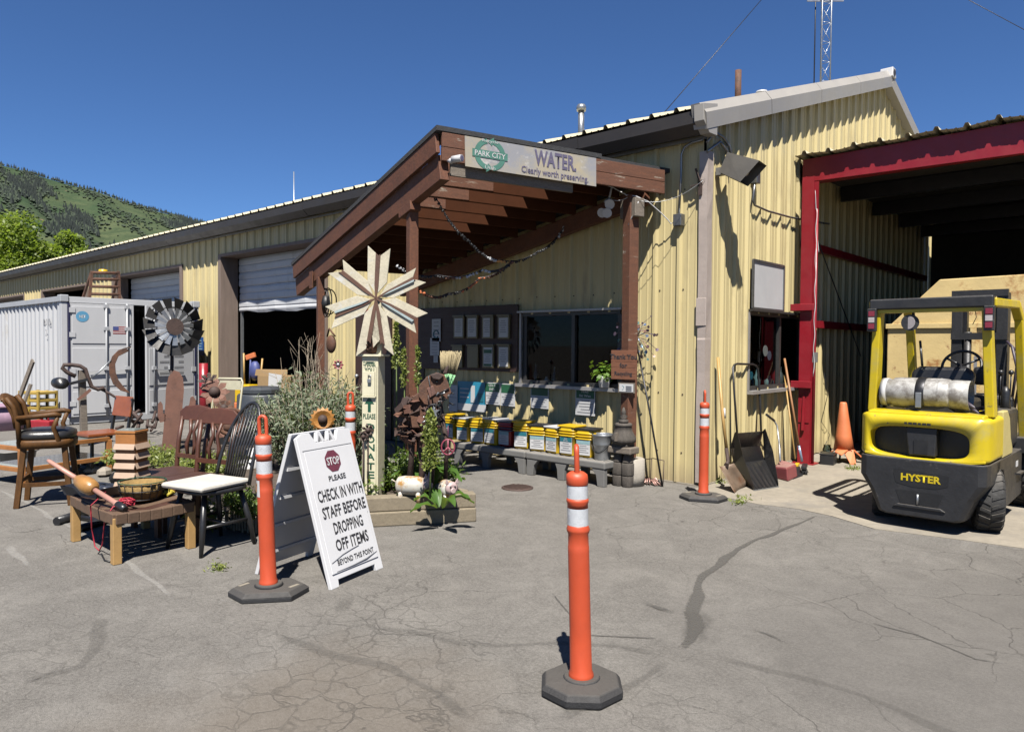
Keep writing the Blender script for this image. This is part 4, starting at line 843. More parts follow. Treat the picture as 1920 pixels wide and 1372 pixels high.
# wind spinner on a leaning stake
sb=PY(1242,913,-.30); sb.z=0; stp=PY(1194,645,-.16); ws=thing('wind_spinner','metal wind spinner with coloured leaf discs on a leaning stake','wind spinner',sb)
part('stake',MB().tube([sb,sb.lerp(stp,.5)+V((.01,0,0)),stp],.011,8),'metal_dark',ws)
rr=random.Random(3); c0=PY(1194,632,-.2)
for k in range(46):
    a=rr.uniform(0,6.283); R0=rr.uniform(.10,.33); d=V((math.cos(a)*R0*1.0,rr.uniform(-.1,.1),math.sin(a)*R0*.95)); p=c0+d; n=V((rr.uniform(-.5,.5),-1,rr.uniform(-.4,.6)))
    b=MB(); b.tube([c0,c0+d*.5+V((0,-.02,.04)),p],.003,4); b.disc(p,rr.uniform(.012,.026),n,10,.003)
    part('leaf_disc',b,['teal_leafmetal','purple_leafmetal','rust_dark','blue_leafmetal','pink_leafmetal','rust_dark'][(k*5+int(a))%6],ws)
b=MB(); r_=G(1215,908); r_.y=-.25
for x in(-.11,.0,.16): b.tube([(r_.x+x,r_.y,0.0),(r_.x+x-.02,r_.y+.05,.27)],.005,5)
b.tube([(r_.x-.13,r_.y+.05,.25),(r_.x+.0,r_.y+.05,.28),(r_.x+.14,r_.y+.05,.27)],.005,5); single('wire_rack',b,'rust_dark','small rusty wire garden rack against the wall by the stake','wire rack')
b=MB(); rr=random.Random(9)
for k in range(26):
    a=rr.uniform(0,6.28); b.tube([(r_.x+.0+rr.uniform(-.05,.05),r_.y-.03,.03),(r_.x+math.cos(a)*.09,r_.y-.03+math.sin(a)*.05,.05+rr.uniform(-.02,.03)),(r_.x+math.cos(a)*.17,r_.y-.03+math.sin(a)*.08,.012)],[.012,.010,.004],5)
single('pink_coral_tangle',b,'pink_leafmetal','tangle of pinkish strands lying at the wall foot under spinner','garden ornament')
# hanging garlands
def garland(pts,label,seed,col):
    r=random.Random(seed); P=[V(p) for p in pts]; t=thing('garland',label,'garland',P[0],'garlands strung under the porch'); Q=[]
    for i in range(len(P)-1): Q+=sag(P[i],P[i+1],.05,16)[:-1]
    Q.append(P[-1]); part('cord',MB().tube(Q,.006,5),'metal_dark',t)
    for i,q in enumerate(Q):
        m_=col[int(i/len(Q)*len(col)*1.7+r.random()*.9)%len(col)]; g_=MB(); o_=V((r.uniform(-.01,.01),r.uniform(-.01,.01),-.012)); g_.lathe([(.004,-.018),(.012+.006*r.random(),-.010),(.009,.004),(.013,.01),(.004,.016)],q+o_,6,M=Matrix.Rotation(r.uniform(0,3),3,'X')@Matrix.Rotation(r.uniform(0,3),3,'Z'),sm=False); part('trinket',g_,m_,t)
ga=PV(818,372,P2+V((.25,.3,0))); gm=PY(940,488,-1.3); ge=PY(1058,425,-.25)
garland([ga,PY(880,452,-1.9),gm,PY(1010,470,-.8),ge],'black and white trinket garland hanging from front beam to the wall','%d'%1,['black','black','black','metal_dark','white_paint','sticker_orange'])
garland([PV(745,497,P2),PY(820,515,-1.9),PY(905,505,-1.5),PY(960,490,-1.2)],'pale garland running from the front post towards the wall',2,['white_paint','metal_dark','rust_pink'])
garland([PV(790,545,P2+V((.1,.2,0))),PY(840,549,-1.9),PY(900,520,-1.4),PY(960,488,-1.15)],'lower garland with orange and rust trinkets',4,['orange_faded','rust','black','black'])
# things in the windows
def bottle(x,y,z,h,r,matn,label):
    b=MB(); b.lathe([(r*.95,0),(r,.01),(r,h*.55),(r*.4,h*.75),(r*.32,h*.97),(r*.36,h)],(x,y,z),14); single('bottle',b,matn,label,'bottle','bottles and jars inside the windows')
for i,(px,py,h,r,m_,lb) in enumerate([(1005,700,.30,.05,'bottle_glass','tall clear bottle at left in the porch window'),(1025,705,.12,.05,'white_paint','small white jar between bottles in the porch window'),(1040,702,.26,.045,'bottle_glass','slim glass bottle near middle of the porch window')]):
    p=PY(px,py,.14); bottle(p.x,.14,1.0,h,r,m_,lb)
for i,(yy,h,r,m_,lb) in enumerate([(1.22,.22,.05,'rust_pink','pink jar at the left end of gable window sill'),(1.38,.18,.045,'bottle_glass','short glass jar second from left in gable window'),(1.52,.30,.05,'galv','pale tall bottle left of the gable window mullion'),(1.66,.2,.05,'bottle_glass','clear jar beside the pale bottle in gable window'),(1.82,.24,.045,'poster_teal_pale','teal bottle next to the gable window mullion'),(2.2,.15,.06,'poster_teal_pale','squat teal jar right of the gable window mullion'),(2.42,.28,.05,'bucket_red','red bottle in right half of gable window'),(2.58,.26,.04,'galv','grey bottle at the far right of gable window')]): bottle(-.2,yy,1.0,h,r,m_,lb)
for (py_,pz,r,m_,lb) in((1.70,1.48,.07,'white_paint','white sun catcher disc hanging in the gable window'),(1.82,1.42,.06,'blue_leafmetal','pale blue sun catcher disc hanging in the gable window'),(1.30,1.18,.05,'poster_blue','blue oval sticker low on the left gable pane')):
    b=MB(); b.disc((-.04,py_,pz),r,(1,0,0),16,.004); single('sun_catcher',b,m_,lb,'sun catcher')
pp=PY(1133,705,-.10); t=thing('potted_plant','small green plant in white pot on the porch window ledge','potted plant',(pp.x,-.10,1.03)); b=MB(); b.lathe([(.055,0),(.06,.01),(.078,.12),(.08,.135),(.072,.135),(.07,.12)],(pp.x,-.10,1.03),18); part('pot',b,'white_paint',t)
leafmat('house_leaf',(.07,.17,.015),(.16,.27,.03),.3); q=rng.normal(size=(120,3))*np.array([.07,.045,.045])+np.array([pp.x-.01,-.10,1.23]); leaves('foliage',q,q-np.array([pp.x,-.1,1.1]),.07,'house_leaf',t,aspect=.7)
# ================================================================ traffic posts
def bollard(P,label,rz,nsides=8,lean=(0,0),sticker=False,stretch=1.0,handle_rz=0):
    t=thing('traffic_post',label,'traffic post',(P[0],P[1],0),'orange traffic posts with striped tops',rz=rz)
    b=MB(); r=.19
    if nsides==6:
        pts=[(x*.76,y*.8) for x,y in((-.30,-.08),(-.12,-.23),(.24,-.15),(.30,.08),(.12,.23),(-.24,.15))]; b.prism([(x,y,0) for x,y in pts],(0,0,.03)); b.add([(x*1.0,y*1.0,.03) for x,y in pts]+[(x*.86,y*.84,.055) for x,y in pts],[(i,(i+1)%6,6+(i+1)%6,6+i) for i in range(6)]+[tuple(range(6,12))])
    else: b.lathe([(r*.97,0),(r,.012),(r,.035),(r*.9,.058),(r*.3,.066)],(0,0,0),8,sm=False)
    bs=part('rubber_base',b,'black_rubber',t,.006)
    if nsides==6:
        for x,y in((-.155,.0),(.155,.0)): part('grip_slot',MB().box((x,y,.056),(.022,.07,.003),-.5),'concrete',bs)
    b=MB(); b.lathe([(.08,.052),(.085,.06),(.075,.072)],(0,0,0),24); part('base_ring',b,'black_rubber',bs)
    lx,ly=lean; M=Matrix(((.86,0,lx),(0,.86,ly),(0,0,1)))
    b=MB(); b.lathe([(.062,.058),(.066,.066),(.063,.085),(.0565,.10),(.055,.30),(.0545,.62),(.054,.645),(.053,.648),(.052,.70),(.058,.712),(.060,.722),(.054,.735),(.053,.74)],(0,0,0),28,M=M); part('shaft',b,'orange',t)
    b=MB(); b.lathe([(.0535,.74),(.0535,.815)],(0,0,0),28,M=M,cap=False); part('reflective_band',b,'reflective',t)
    b=MB(); b.lathe([(.053,.815),(.053,.835),(.057,.842),(.057,.85),(.053,.858)],(0,0,0),28,M=M); part('ridge_ring',b,'orange',t)
    b=MB(); b.lathe([(.0535,.858),(.0535,.915)],(0,0,0),28,M=M,cap=False); part('reflective_band',b,'reflective',t)
    b=MB(); b.lathe([(.053,.915),(.056,.918),(.056,.945),(.053,.962),(.036,.972),(.022,.975)],(0,0,0),28,M=M); part('cap',b,'orange',t)
    ch,sh=math.cos(handle_rz),math.sin(handle_rz); pts=[]
    for a in np.linspace(-.5*math.pi+.0,1.5*math.pi,25)[:-1]:
        x=.026*math.cos(a); z=1.018+(.040 if math.sin(a)>0 else -.040)+.026*math.sin(a); pts.append(M@V((x*ch,x*sh,z)))
    b=MB(); b.tube(pts,.0115,8,close=True); part('grip_loop',b,'orange',t)
    if sticker:
        a0=-1.95-rz; n=8; vs=[];fs=[]
        for k in range(n+1):
            a=a0-.75+1.5*k/n; vs+=[M@V((.056*math.cos(a),.0545*math.sin(a),.60)),M@V((.056*math.cos(a),.056*math.sin(a),.70))]
            if k: fs.append((2*k-2,2*k,2*k+1,2*k-1))
        st=part('sticker',MB().add(vs,fs),'white_paper',t)
        c=M@V((.0575*math.cos(a0-.1),.0575*math.sin(a0-.1),.655)); r_=V((-math.sin(a0),math.cos(a0),0)); part('sticker_print',MB().sheet([c-r_*.025-V((0,0,.03)),c+r_*.01-V((0,0,.03)),c+r_*.02+V((0,0,.03)),c-r_*.025+V((0,0,.02))]),'sticker_orange',st); text('UTAH','ink',st,c+r_*.0+V((0,0,.022)),r_,(0,0,1),w=.05,h=.016,lift=.002)
    return t
bollard((1.905,-4.675),'orange traffic post with round black base, nearest the camera',.3,8,lean=(-.028,-.012),handle_rz=CY+1.2)
bollard((-.235,-4.985),'orange traffic post with hexagonal base left of the white sign',CY-.05,6,lean=(-.035,.0),sticker=True,handle_rz=0)
bollard((.335,-.585),'orange traffic post in front of the building corner',.2,6,lean=(.0,.0),handle_rz=CY+1.25)
p=PV(657,790,(-1.75,-3.35,0)); bollard((p.x,p.y),'orange traffic post mostly hidden behind the white sign',.4,8,handle_rz=.6)
# ================================================================ A-frame sign
mat('sign_white',(.74,.74,.755),.42,var=.04,scale=3,bump=.05,patch=((.28,.27,.25),26,.725,.02)); mat('stop_maroon',(.16,.035,.06),.55,var=.25,scale=60,bump=0)
fl_,fr_=G(622,1106),G(719,1064); top_l,top_r=None,None
wdt=(fr_-fl_).length; rd=(fr_-fl_).normalized(); bk_=V((-rd.y,rd.x,0))  # direction away from camera
if bk_.dot(_F)<0: bk_=-bk_
lean_=.30; Hs=PV(548,815,fl_+bk_*.30).z; sg=thing('a_frame_sign','white folding A-frame sign asking visitors to check in with staff','sign',((fl_+fr_)/2).to_tuple())
def sp_(u,v,d=0):
    "point on the front panel: u 0..1 across, v 0..1 up the leg"
    return fl_+rd*(u*wdt)+bk_*(lean_*v)+V((0,0,Hs*v))+ (rd.cross(V((0,0,Hs))+bk_*lean_)).normalized()*d
nf=(rd.cross(V((0,0,Hs))+bk_*lean_)).normalized()
pan=[(0,0),(.14,0),(.15,.045),(.85,.045),(.86,0),(1,0),(1,.93),(1,.985),(.90,1.0),(.76,1.0),(.685,.93),(.32,.93),(.24,1.0),(.10,1.0),(0,.975)]
part('front_panel',MB().prism([sp_(u,v,0) for u,v in pan],-nf*.028),'sign_white',sg,.004)
part('face_board',MB().prism([sp_(u,v,.001) for u,v in((.06,.085),(.94,.085),(.94,.88),(.06,.88))],nf*.006),'sign_white',sg,.003)
part('groove',MB().prism([sp_(u,v,.0015) for u,v in((.05,.884),(.95,.884),(.95,.888),(.05,.888))],nf*.0025),'ink_grey',sg)
for u0,u1 in((.34,.46),(.54,.66)):
    for a,c in(((u0,.93),(u0+.05,.995)),((u1,.93),(u1-.05,.995)),((u0+.04,.99),(u1-.04,.99))): part('handle_rib',MB().bar(sp_(*a,-.012),sp_(*c,-.012),.022,.024,nf),'sign_white',sg,.002)
back=lambda u,v: fl_+rd*(u*wdt)+bk_*(lean_*2+.03-(lean_+.0)*v)+V((0,0,Hs*v))
part('rear_panel',MB().prism([back(u,v) for u,v in((0,0),(.1,0),(.12,.05),(.88,.05),(.9,0),(1,0),(1,1),(0,1))],bk_*.03),'sign_white',sg,.004)
for v in(.15,.35,.55,.75): part('rear_rib',MB().bar(back(.06,v)-bk_*.006,back(.94,v)-bk_*.006,.012,.02),'sign_white',sg)
upf=(V((0,0,Hs))+bk_*lean_).normalized()
# octagon
oc=sp_(.52,.79,.0085); b=MB(); b.prism([oc+(rd*math.cos(math.pi/8+k*math.pi/4)+upf*math.sin(math.pi/8+k*math.pi/4))*.076 for k in range(8)],nf*.001); oo=part('stop_octagon',b,'stop_maroon',sg); text('STOP','white_paper',oo,oc+nf*.002,rd,upf,w=.122,h=.054,bold=.02)
for body,v,h,wd_ in(('PLEASE',.678,.036,.165),('CHECK IN WITH',.578,.076,.435),('STAFF BEFORE',.468,.076,.42),('DROPPING',.358,.076,.285),('OFF ITEMS',.25,.076,.32),('BEYOND THIS POINT',.145,.036,.36)):
    text(body,'ink',sg,sp_(.53,v,.0085),rd,upf,h=h,w=wd_,bold=.02,lift=.001)
b=MB(); b.tube([sp_(.09,.155,.009),sp_(.3,.185,.010),sp_(.5,.200,.010),sp_(.62,.205,.009)],.0022,5); part('crease',b,'ink_grey',sg); b=MB(); b.tube([sp_(.14,.095,.009),sp_(.45,.097,.010),sp_(.7,.105,.010),sp_(.93,.125,.009)],[.001,.0025,.005,.001],5); part('crease',b,'ink_grey',sg)
b=MB()
for u,v in((.1,.86),(.13,.8),(.9,.87),(.92,.84),(.09,.7),(.1,.5),(.93,.6),(.08,.3),(.94,.4),(.12,.12),(.9,.12)): b.disc(sp_(u,v,.002),.004,nf,8,.003)
part('screw',b,'metal_dark',sg)
# ================================================================ planter bed
mat('timber',(.31,.255,.175),.85,var=.25,scale=6,bump=.5,bscale=30,grain=.5,aniso=(.5,5,6)); mat('soil',(.085,.062,.045),.95,var=.4,scale=14,bump=.8,bscale=50)
pc=G(893,978); pl_=G(440,990); dirT=(G(705,988)-pc).normalized()
A0=pc; A1=pc+dirT*1.75; inn=V((-dirT.y,dirT.x,0)); inn=inn if inn.y>0 else -inn
pb_=thing('timber_planter','low planter bed edged with weathered landscape timbers','planter',A0)
def timber(a,c,z,h=.12,w_=.13): part('timber',MB().bar(V(a)+V((0,0,z+h/2)),V(c)+V((0,0,z+h/2)),w_,h),'timber',pb_,.01)
o2=inn*.065
timber(A0+o2,A0+dirT*1.2+o2,.0); timber(A0+dirT*1.21+o2,A1+o2,.0); timber(A0+o2+inn*.02-dirT*.0,A1+o2+inn*.02,.122); 
B0=A0+inn*.14; B1=A0+inn*2.0+dirT*1.2
timber(B0+dirT*.065,B1,.0); timber(B0+dirT*.085+inn*.02,B1+dirT*.03,.122)
part('soil_fill',MB().prism([A0+dirT*.1+inn*.12,A1+inn*.1,V((-3.3,-4.05,0)),V((-5.7,-3.75,0)),V((-6.6,-2.6,0)),V((-5.2,-1.6,0)),B1+dirT*.1],(0,0,.19)),'soil',pb_)
# fence of short edging slats at the far left of the bed
for k in range(16):
    p=G(505-k*5.2,1006-k*1.0); part('edging_slat',MB().box(p+V((0,0,.07+.012*(k%3))),(.018,.05,.14+.02*(k%2)),.4),'timber',pb_)
# ================================================================ donation box with star
mat('cream_paint',(.74,.69,.49),.6,var=.10,scale=5,bump=.2,bscale=25,patch=((.36,.38,.38),4.5,.66,.03)); mat('cream_star',(.66,.60,.45),.65,var=.22,scale=7,bump=.3,bscale=30,grain=.25,patch=((.62,.61,.57),6,.60,.05)); mat('star_brown',(.12,.055,.032),.7,var=.3,scale=9,bump=.3,patch=((.40,.42,.42),7,.72,.03)); mat('star_blue',(.38,.46,.46),.6,var=.2,scale=9,bump=.2); mat('sign_green',(.01,.085,.045),.5,bump=0)
dp=G(700,930,.19); dz0=.18; n0=to_cam(dp); n0=(Matrix.Rotation(-.42,3,'Z')@n0); rr0=V((0,0,1)).cross(n0).normalized()
W0=.15; D0_=.15; Ht=PV(700,668,dp).z
don=thing('donation_box','tall cream donation box post reading Thank You Please Donate','donation box',(dp.x,dp.y,dz0)); az=math.atan2(rr0.y,rr0.x)
part('post_box',MB().box((dp.x,dp.y,(dz0+Ht)/2),(W0,D0_,Ht-dz0),az),'cream_paint',don,.004)
part('top_cap',MB().box((dp.x,dp.y,Ht+.009),(W0+.07,D0_+.05,.018),az),'cream_paint',don,.003)
fc=V((dp.x,dp.y,0))+n0*(D0_/2); F_=lambda u,z,d=0: fc+rr0*u+V((0,0,z))+n0*d
part('raised_panel',MB().prism([F_(u,z,.0) for u,z in((-W0*.4,dz0+.02),(W0*.4,dz0+.02),(W0*.44,Ht-.085),(-W0*.44,Ht-.085))],n0*.012),'cream_paint',don,.002)
part('coin_slot',MB().prism([F_(u,z,.0005) for u,z in((-.035,Ht-.062),(.035,Ht-.062),(.035,Ht-.045),(-.035,Ht-.045))],n0*.001),'black',don)
zt_=lambda py: PV(700,py,fc).z
text('THANK','sign_green',don,F_(0,zt_(683),.0125),rr0,(0,0,1),w=.12,h=.044,bold=.02); text('YOU','sign_green',don,F_(0,zt_(694),.0125),rr0,(0,0,1),w=.09,h=.044,bold=.02)
text('PLEASE','sign_green',don,F_(0,zt_(780),.0125),rr0,(0,0,1),w=.115,h=.045,bold=.02)
for l,py in zip('DONATE',(800,823,838,855,873,889)): text(l,'sign_green',don,F_(.015,zt_(py),.0125),rr0,(0,0,1),w=.072,h=.060,bold=.02)
zc=zt_(757); b=MB(); b.prism([F_(u,zc+z,.0125) for u,z in((-.014,-.07),(.014,-.07),(.014,.0),(.045,.0),(0,.065),(-.045,.0),(-.014,.0))],n0*.001); part('arrow',b,'sign_green',don)
zd=zt_(718); hb=part('hatch_door',MB().prism([F_(u,zd+z,.0125) for u,z in((-W0*.36,-.11),(W0*.36,-.11),(W0*.36,.10),(-W0*.36,.10))],n0*.014),'cream_paint',don,.002); part('padlock',MB().box(F_(.01,zd+.02,.038),(.032,.018,.035),az),'galv',hb,.004); b=MB(); b.tube([F_(.022,zd+.03,.03),F_(.022,zd+.07,.034),F_(-.002,zd+.07,.034),F_(-.002,zd+.03,.03)],.004,6); part('shackle',b,'galv',hb)
part('hatch_ledge',MB().box(F_(0,zd-.117,.02),(W0*.85,.03,.012),az),'cream_paint',hb)
# star: ten-pointed patchwork of painted lath on a short stem
stc=PV(706,560,dp+n0*.12); nS=(n0*.8+to_cam(dp)*.4).normalized(); rS=V((0,0,1)).cross(nS).normalized(); uS=V((0,0,1)); star=thing('wooden_star','big wooden star of cream and brown slats above the donation box','star',(stc.x,stc.y,Ht+.02))
part('stem',MB().box((stc.x-n0.x*.06,stc.y-n0.y*.06,(Ht+stc.z)/2+.01),(.045,.03,stc.z-Ht),az),'cream_paint',star)
pin=MB(); zt2=Ht+.02
pin.lathe([(.01,zt2),(.05,zt2+.02),(.055,zt2+.1),(.045,zt2+.17),(.03,zt2+.19)],(dp.x+n0.x*.04,dp.y+n0.y*.04,0),14); rnd=random.Random(4)
for k in range(30):
    a=rnd.uniform(0,6.28); z=zt2+rnd.uniform(.02,.26); r=.055 if z<zt2+.18 else .03; p=V((dp.x+n0.x*.04+r*math.cos(a),dp.y+n0.y*.04+r*math.sin(a),z)); pin.tube([p,p+V((math.cos(a)*.03,math.sin(a)*.03,.02))],[.012,.002],4)
o=single('metal_pineapple',pin,'rust','small rusty metal pineapple ornament standing on the donation box','ornament')
def spx(px,py): return PV(px,py,stc,nS)
# pairs of slats measured from the photo: (tip A, notch, tip B) per point direction
pts10=[((692,462),(712,483),(735,468)),((778,503),(765,516),(798,532)),((800,587),(782,597),(782,625)),((737,665),(722,655),(700,640)),((668,668),(690,655),(702,640)),((622,617),(634,595),(611,573)),((616,515),(640,512),(645,487))]
ctr=spx(706,560)
arms=[((690,463),(733,468)),((779,503),(798,531)),((801,586),(779,624)),((739,664),(700,650)),((668,666),(712,640)),((624,616),(612,574)),((617,514),(645,488))]
for i,(a,c) in enumerate(arms):
    A,Cc=spx(*a),spx(*c); m_=(A+Cc)/2; d=(m_-ctr).normalized(); s_=d.cross(nS).normalized(); wA=(A-m_).dot(s_); wC=(Cc-m_).dot(s_); L=(m_-ctr).length; notch=ctr+d*(L*.88)
    la,lc=(A-ctr).dot(d),(Cc-ctr).dot(d); wa,wc=(A-ctr).dot(s_),(Cc-ctr).dot(s_)
    def pt(f,w_,h): return ctr+d*f+s_*w_+nS*h
    for w_,Lt,mt1 in((wa,la,'cream_star'),(wc,lc,'cream_star')):
        sg_=1 if w_>0 else -1; wm=abs(w_)
        # outer cream slat, then a brown or blue lath towards the middle
        part('slat',MB().prism([pt(.05,sg_*.012,0),pt(L*.33,sg_*wm*.84,0),pt(Lt*1.02,sg_*wm*.98,0),pt(Lt*.86,sg_*wm*.14,0),pt(.05,sg_*.004,0)],nS*.014),mt1,star,.0015)
    part('centre_slat',MB().prism([pt(.0,-.006,.012),pt(L*.28,-abs(wa)*.20,.012),pt(L*.90,-abs(wa)*.24,.012),pt(L*.85,0,.012),pt(L*.88,abs(wc)*.18,.012),pt(L*.28,abs(wc)*.16,.012),pt(.0,.006,.012)],nS*.010),'star_brown' if i not in(1,) else 'star_brown',star,.0015)
    if i in(1,2,5): part('blue_lath',MB().prism([pt(.06,.006,.0235),pt(L*.3,abs(wc)*.16,.0235),pt(L*.84,abs(wc)*.30,.0235),pt(L*.86,abs(wc)*.10,.0235),pt(L*.3,.0,.0235)],nS*.006),'star_blue',star,.001)
# ================================================================ scrap-metal horse
hq=G(785,948,.19); hx=hq+V((-.12,.25,0)); HN=to_cam(hx); hr=V((0,0,1)).cross(HN).normalized()
def hp(px,py,d=0): return PV(px,py,hx+HN*d)
hs_=thing('metal_horse','rusty scrap metal horse sculpture standing in the planter','sculpture',(hx.x,hx.y,.19))
def plate(name,pix,d0,d1,matn,rt_=None): part(name,MB().prism([hp(x,y,d0) for x,y in pix],HN*(d1-d0)),matn,hs_,.006)
plate('head',[(800,706),(818,698),(833,702),(840,716),(846,735),(838,748),(828,738),(822,756),(808,760),(796,756),(785,742),(786,722)],.05,.14,'rust'); plate('cheek',[(800,728),(812,722),(818,738),(806,746)],.14,.155,'rust_pink'); b=MB(); b.ball(hp(819,716,.145),.012,8,6); part('eye',b,'black',hs_)
for a,c in(((803,704),(812,758)),((822,738),(842,728)),((812,758),(838,748))): part('bridle_strap',MB().tube([hp(*a,.15),hp(*c,.15)],.006,5),'metal_dark',hs_)
plate('forelock',[(806,702),(822,698),(832,704),(824,712),(812,710)],.14,.17,'rust_dark'); plate('neck',[(786,735),(800,758),(812,760),(800,800),(770,800),(766,760),(775,742)],.02,.10,'rust'); plate('ear',[(830,700),(836,688),(842,684),(838,700)],.06,.09,'rust_dark')
rnd=random.Random(12)
body=MB()
for k in range(150):
    x=rnd.uniform(746,818); y=rnd.uniform(745,832); d=rnd.uniform(-.16,.14)
    if ((x-780)/38)**2+((y-788)/46)**2>1: continue
    c=hp(x,y,d); M=Matrix.Rotation(rnd.uniform(0,3.1),3,'X')@Matrix.Rotation(rnd.uniform(0,3.1),3,'Z'); m_=MB(); m_.box(c,(rnd.uniform(.04,.13),rnd.uniform(.03,.08),.006),M=M); part('scrap_plate',m_,['rust','rust_dark','rust_pink'][k%3],hs_)
b=MB(); b.ball(hp(778,785,-.02),(.08,.14,.09),14,10); part('barrel_body',b,'rust_dark',hs_)
for a,m1,c,r in(((770,800),(772,850),(768,905),.032),((806,805),(812,850),(808,910),.03),((788,810),(792,865),(789,945),.035),((824,760),(838,830),(835,905),.022)):
    b=MB(); b.tube([hp(*a,.02),hp(*m1,.03),hp(*c,.0)],[r*1.3,r*.8,r*.9],7); part('leg',b,'rust_dark',hs_)
plate('hoof',[(780,895),(797,885),(806,895),(800,945),(788,948)],.0,.02,'rust')
st=hp(813,772,.20); b=MB(); b.tube([st+hr*.062*math.cos(a)+V((0,0,.062*math.sin(a))) for a in np.linspace(0,6.283,22)[:-1]],.006,6,close=True); sr=part('star_ring',b,'metal_dark',hs_)
b=MB(); b.prism([st+(hr*math.cos(math.pi/2+k*math.pi/5)+V((0,0,1))*math.sin(math.pi/2+k*math.pi/5))*(.055 if k%2==0 else .022) for k in range(10)],HN*.005); part('star',b,'galv',sr)
for k in range(26):
    x=rnd.uniform(790,848); y=rnd.uniform(735,790); b=MB(); c=hp(x,y,rnd.uniform(.1,.2)); b.tube([c,c+V((rnd.uniform(-.06,.06),rnd.uniform(-.04,.02),rnd.uniform(-.08,.03)))],[.009,.004],5); part('wire_curl',b,['metal_grey','rust_dark','metal_dark'][k%3],hs_)
b=MB(); pc_=hp(840,838,.16); [b.tube([pc_+hr*.055*math.cos(a)+V((0,0,.065*math.sin(a))) for a in np.linspace(0,6.283,24)[:-1]],.007,6,close=True)]; b.tube([pc_+V((0,0,.065)),pc_-V((0,0,.065))],.007,6); b.tube([pc_,pc_+hr*.04-V((0,0,.047))],.007,6); b.tube([pc_,pc_-hr*.04-V((0,0,.047))],.007,6); b.tube([pc_+V((0,0,.065)),pc_+V((0,0,.18))],.003,4); mat('peace_pink',(.30,.05,.085),.5); single('peace_sign_ornament',b,'peace_pink','pink peace sign ornament hanging at the front of the horse','ornament')
# broom head up behind the horse
mat('broom_green',(.20,.45,.21),.6,var=.2,scale=30,bump=.3); mat('broom_straw',(.36,.29,.16),.8,var=.3,scale=40,bump=.3)
bt=thing('corn_broom','straw broom with green binding held bristles-up by the horse','broom',(hp(822,770,-.1).x,hp(822,770,-.1).y,.25)); rnd=random.Random(2)
mb1,mb2=MB(),MB()
for k in range(260):
    u=rnd.uniform(-1,1); d=rnd.uniform(-.03,.03); base=hp(833+7*u,735,-.02)+HN*d*.5; mid=hp(841+13*u,700+abs(u)*3,-.02)+HN*d; tip=hp(845+20*u,660+rnd.uniform(-3,8),-.02)+HN*d*1.3
    mb1.tube([base,mid],.0042,4); mb2.tube([mid,tip],[.0042,.003],4)
part('bound_straw',mb1,'broom_green',bt,stuff=False); part('loose_bristles',mb2,'broom_straw',bt)
for y in(712,719,726): 
    b=MB(); b.tube([hp(826+ (735-y)*.1,y,-.06),hp(852-(y-700)*.35,y-1,-.06),hp(852-(y-700)*.35,y-1,.03),hp(826+(735-y)*.1,y,.03)],.003,4,close=True); part('stitch',b,'sign_green',bt)
part('handle',MB().tube([hp(834,735,-.02),hp(818,800,-.08),hp(810,900,-.12)],.011,8),'timber',bt)
# ================================================================ enamel pig planters
mat('enamel',(.60,.58,.52),.35,var=.08,scale=8,bump=.1,patch=((.42,.22,.05),11,.53,.06)); mat('pig_pink',(.50,.37,.36),.5,var=.2,scale=14,bump=.1)
def pig(P,length,r,yaw,label,matn,head_mat,face=True):
    t=thing('metal_pig',label,'pig ornament',(P[0],P[1],.185),rz=yaw); b=MB(); Mx=Matrix(((0,0,1),(1,0,0),(0,1,0)))
    b.lathe([(r*.5,-length/2),(r*.9,-length*.42),(r,-length*.2),(r,length*.25),(r*.85,length*.42),(r*.4,length/2)],(0,0,r*1.75),16,M=Mx); part('body',b,matn,t)
    for x in(-.3,.3):
        for y in(-.5,.5): b=MB(); b.tube([(x*length,y*r,r*1.2),(x*length*1.1,y*r*1.2,0)],[r*.28,r*.2],8); part('leg',b,matn,t)
    hc=V((length*.56,0,r*2.0)); b=MB(); b.lathe([(r*.3,-r*.35),(r*.75,-r*.2),(r*.8,r*.1),(r*.45,r*.35)],hc,14,M=Mx); h=part('head',b,head_mat,t)
    b=MB(); b.lathe([(r*.32,0),(r*.34,r*.25),(r*.25,r*.3)],hc+V((r*.3,0,-r*.2)),12,M=Mx); part('snout',b,head_mat,h)
    for s_ in(-1,1):
        b=MB(); b.prism([hc+V((0,s_*r*.25,r*.5)),hc+V((0,s_*r*.85,r*.55)),hc+V((.0,s_*r*.7,r*1.15))],(.012,0,0)); part('ear',b,head_mat,h,.004); b=MB(); b.ball(hc+V((r*.36,s_*r*.28,r*.22)),r*.12,8,6); part('eye',b,'black',h)
    b=MB(); b.tube([(-length/2,0,r*2),(-length/2-.04,0,r*2.3),(-length/2-.05,.02,r*1.9)],.006,5); part('tail',b,matn,t); return t
p=G(770,938,.2); pig((p.x,p.y),.25,.082,CY-.15,'cream enamel pig with rust stains lying towards the right','enamel','pig_pink'); p=G(838,940,.2); pig((p.x,p.y),.17,.072,-math.pi/2+CY+.5,'small white pig with pink painted face at the planter corner','enamel','pig_pink')
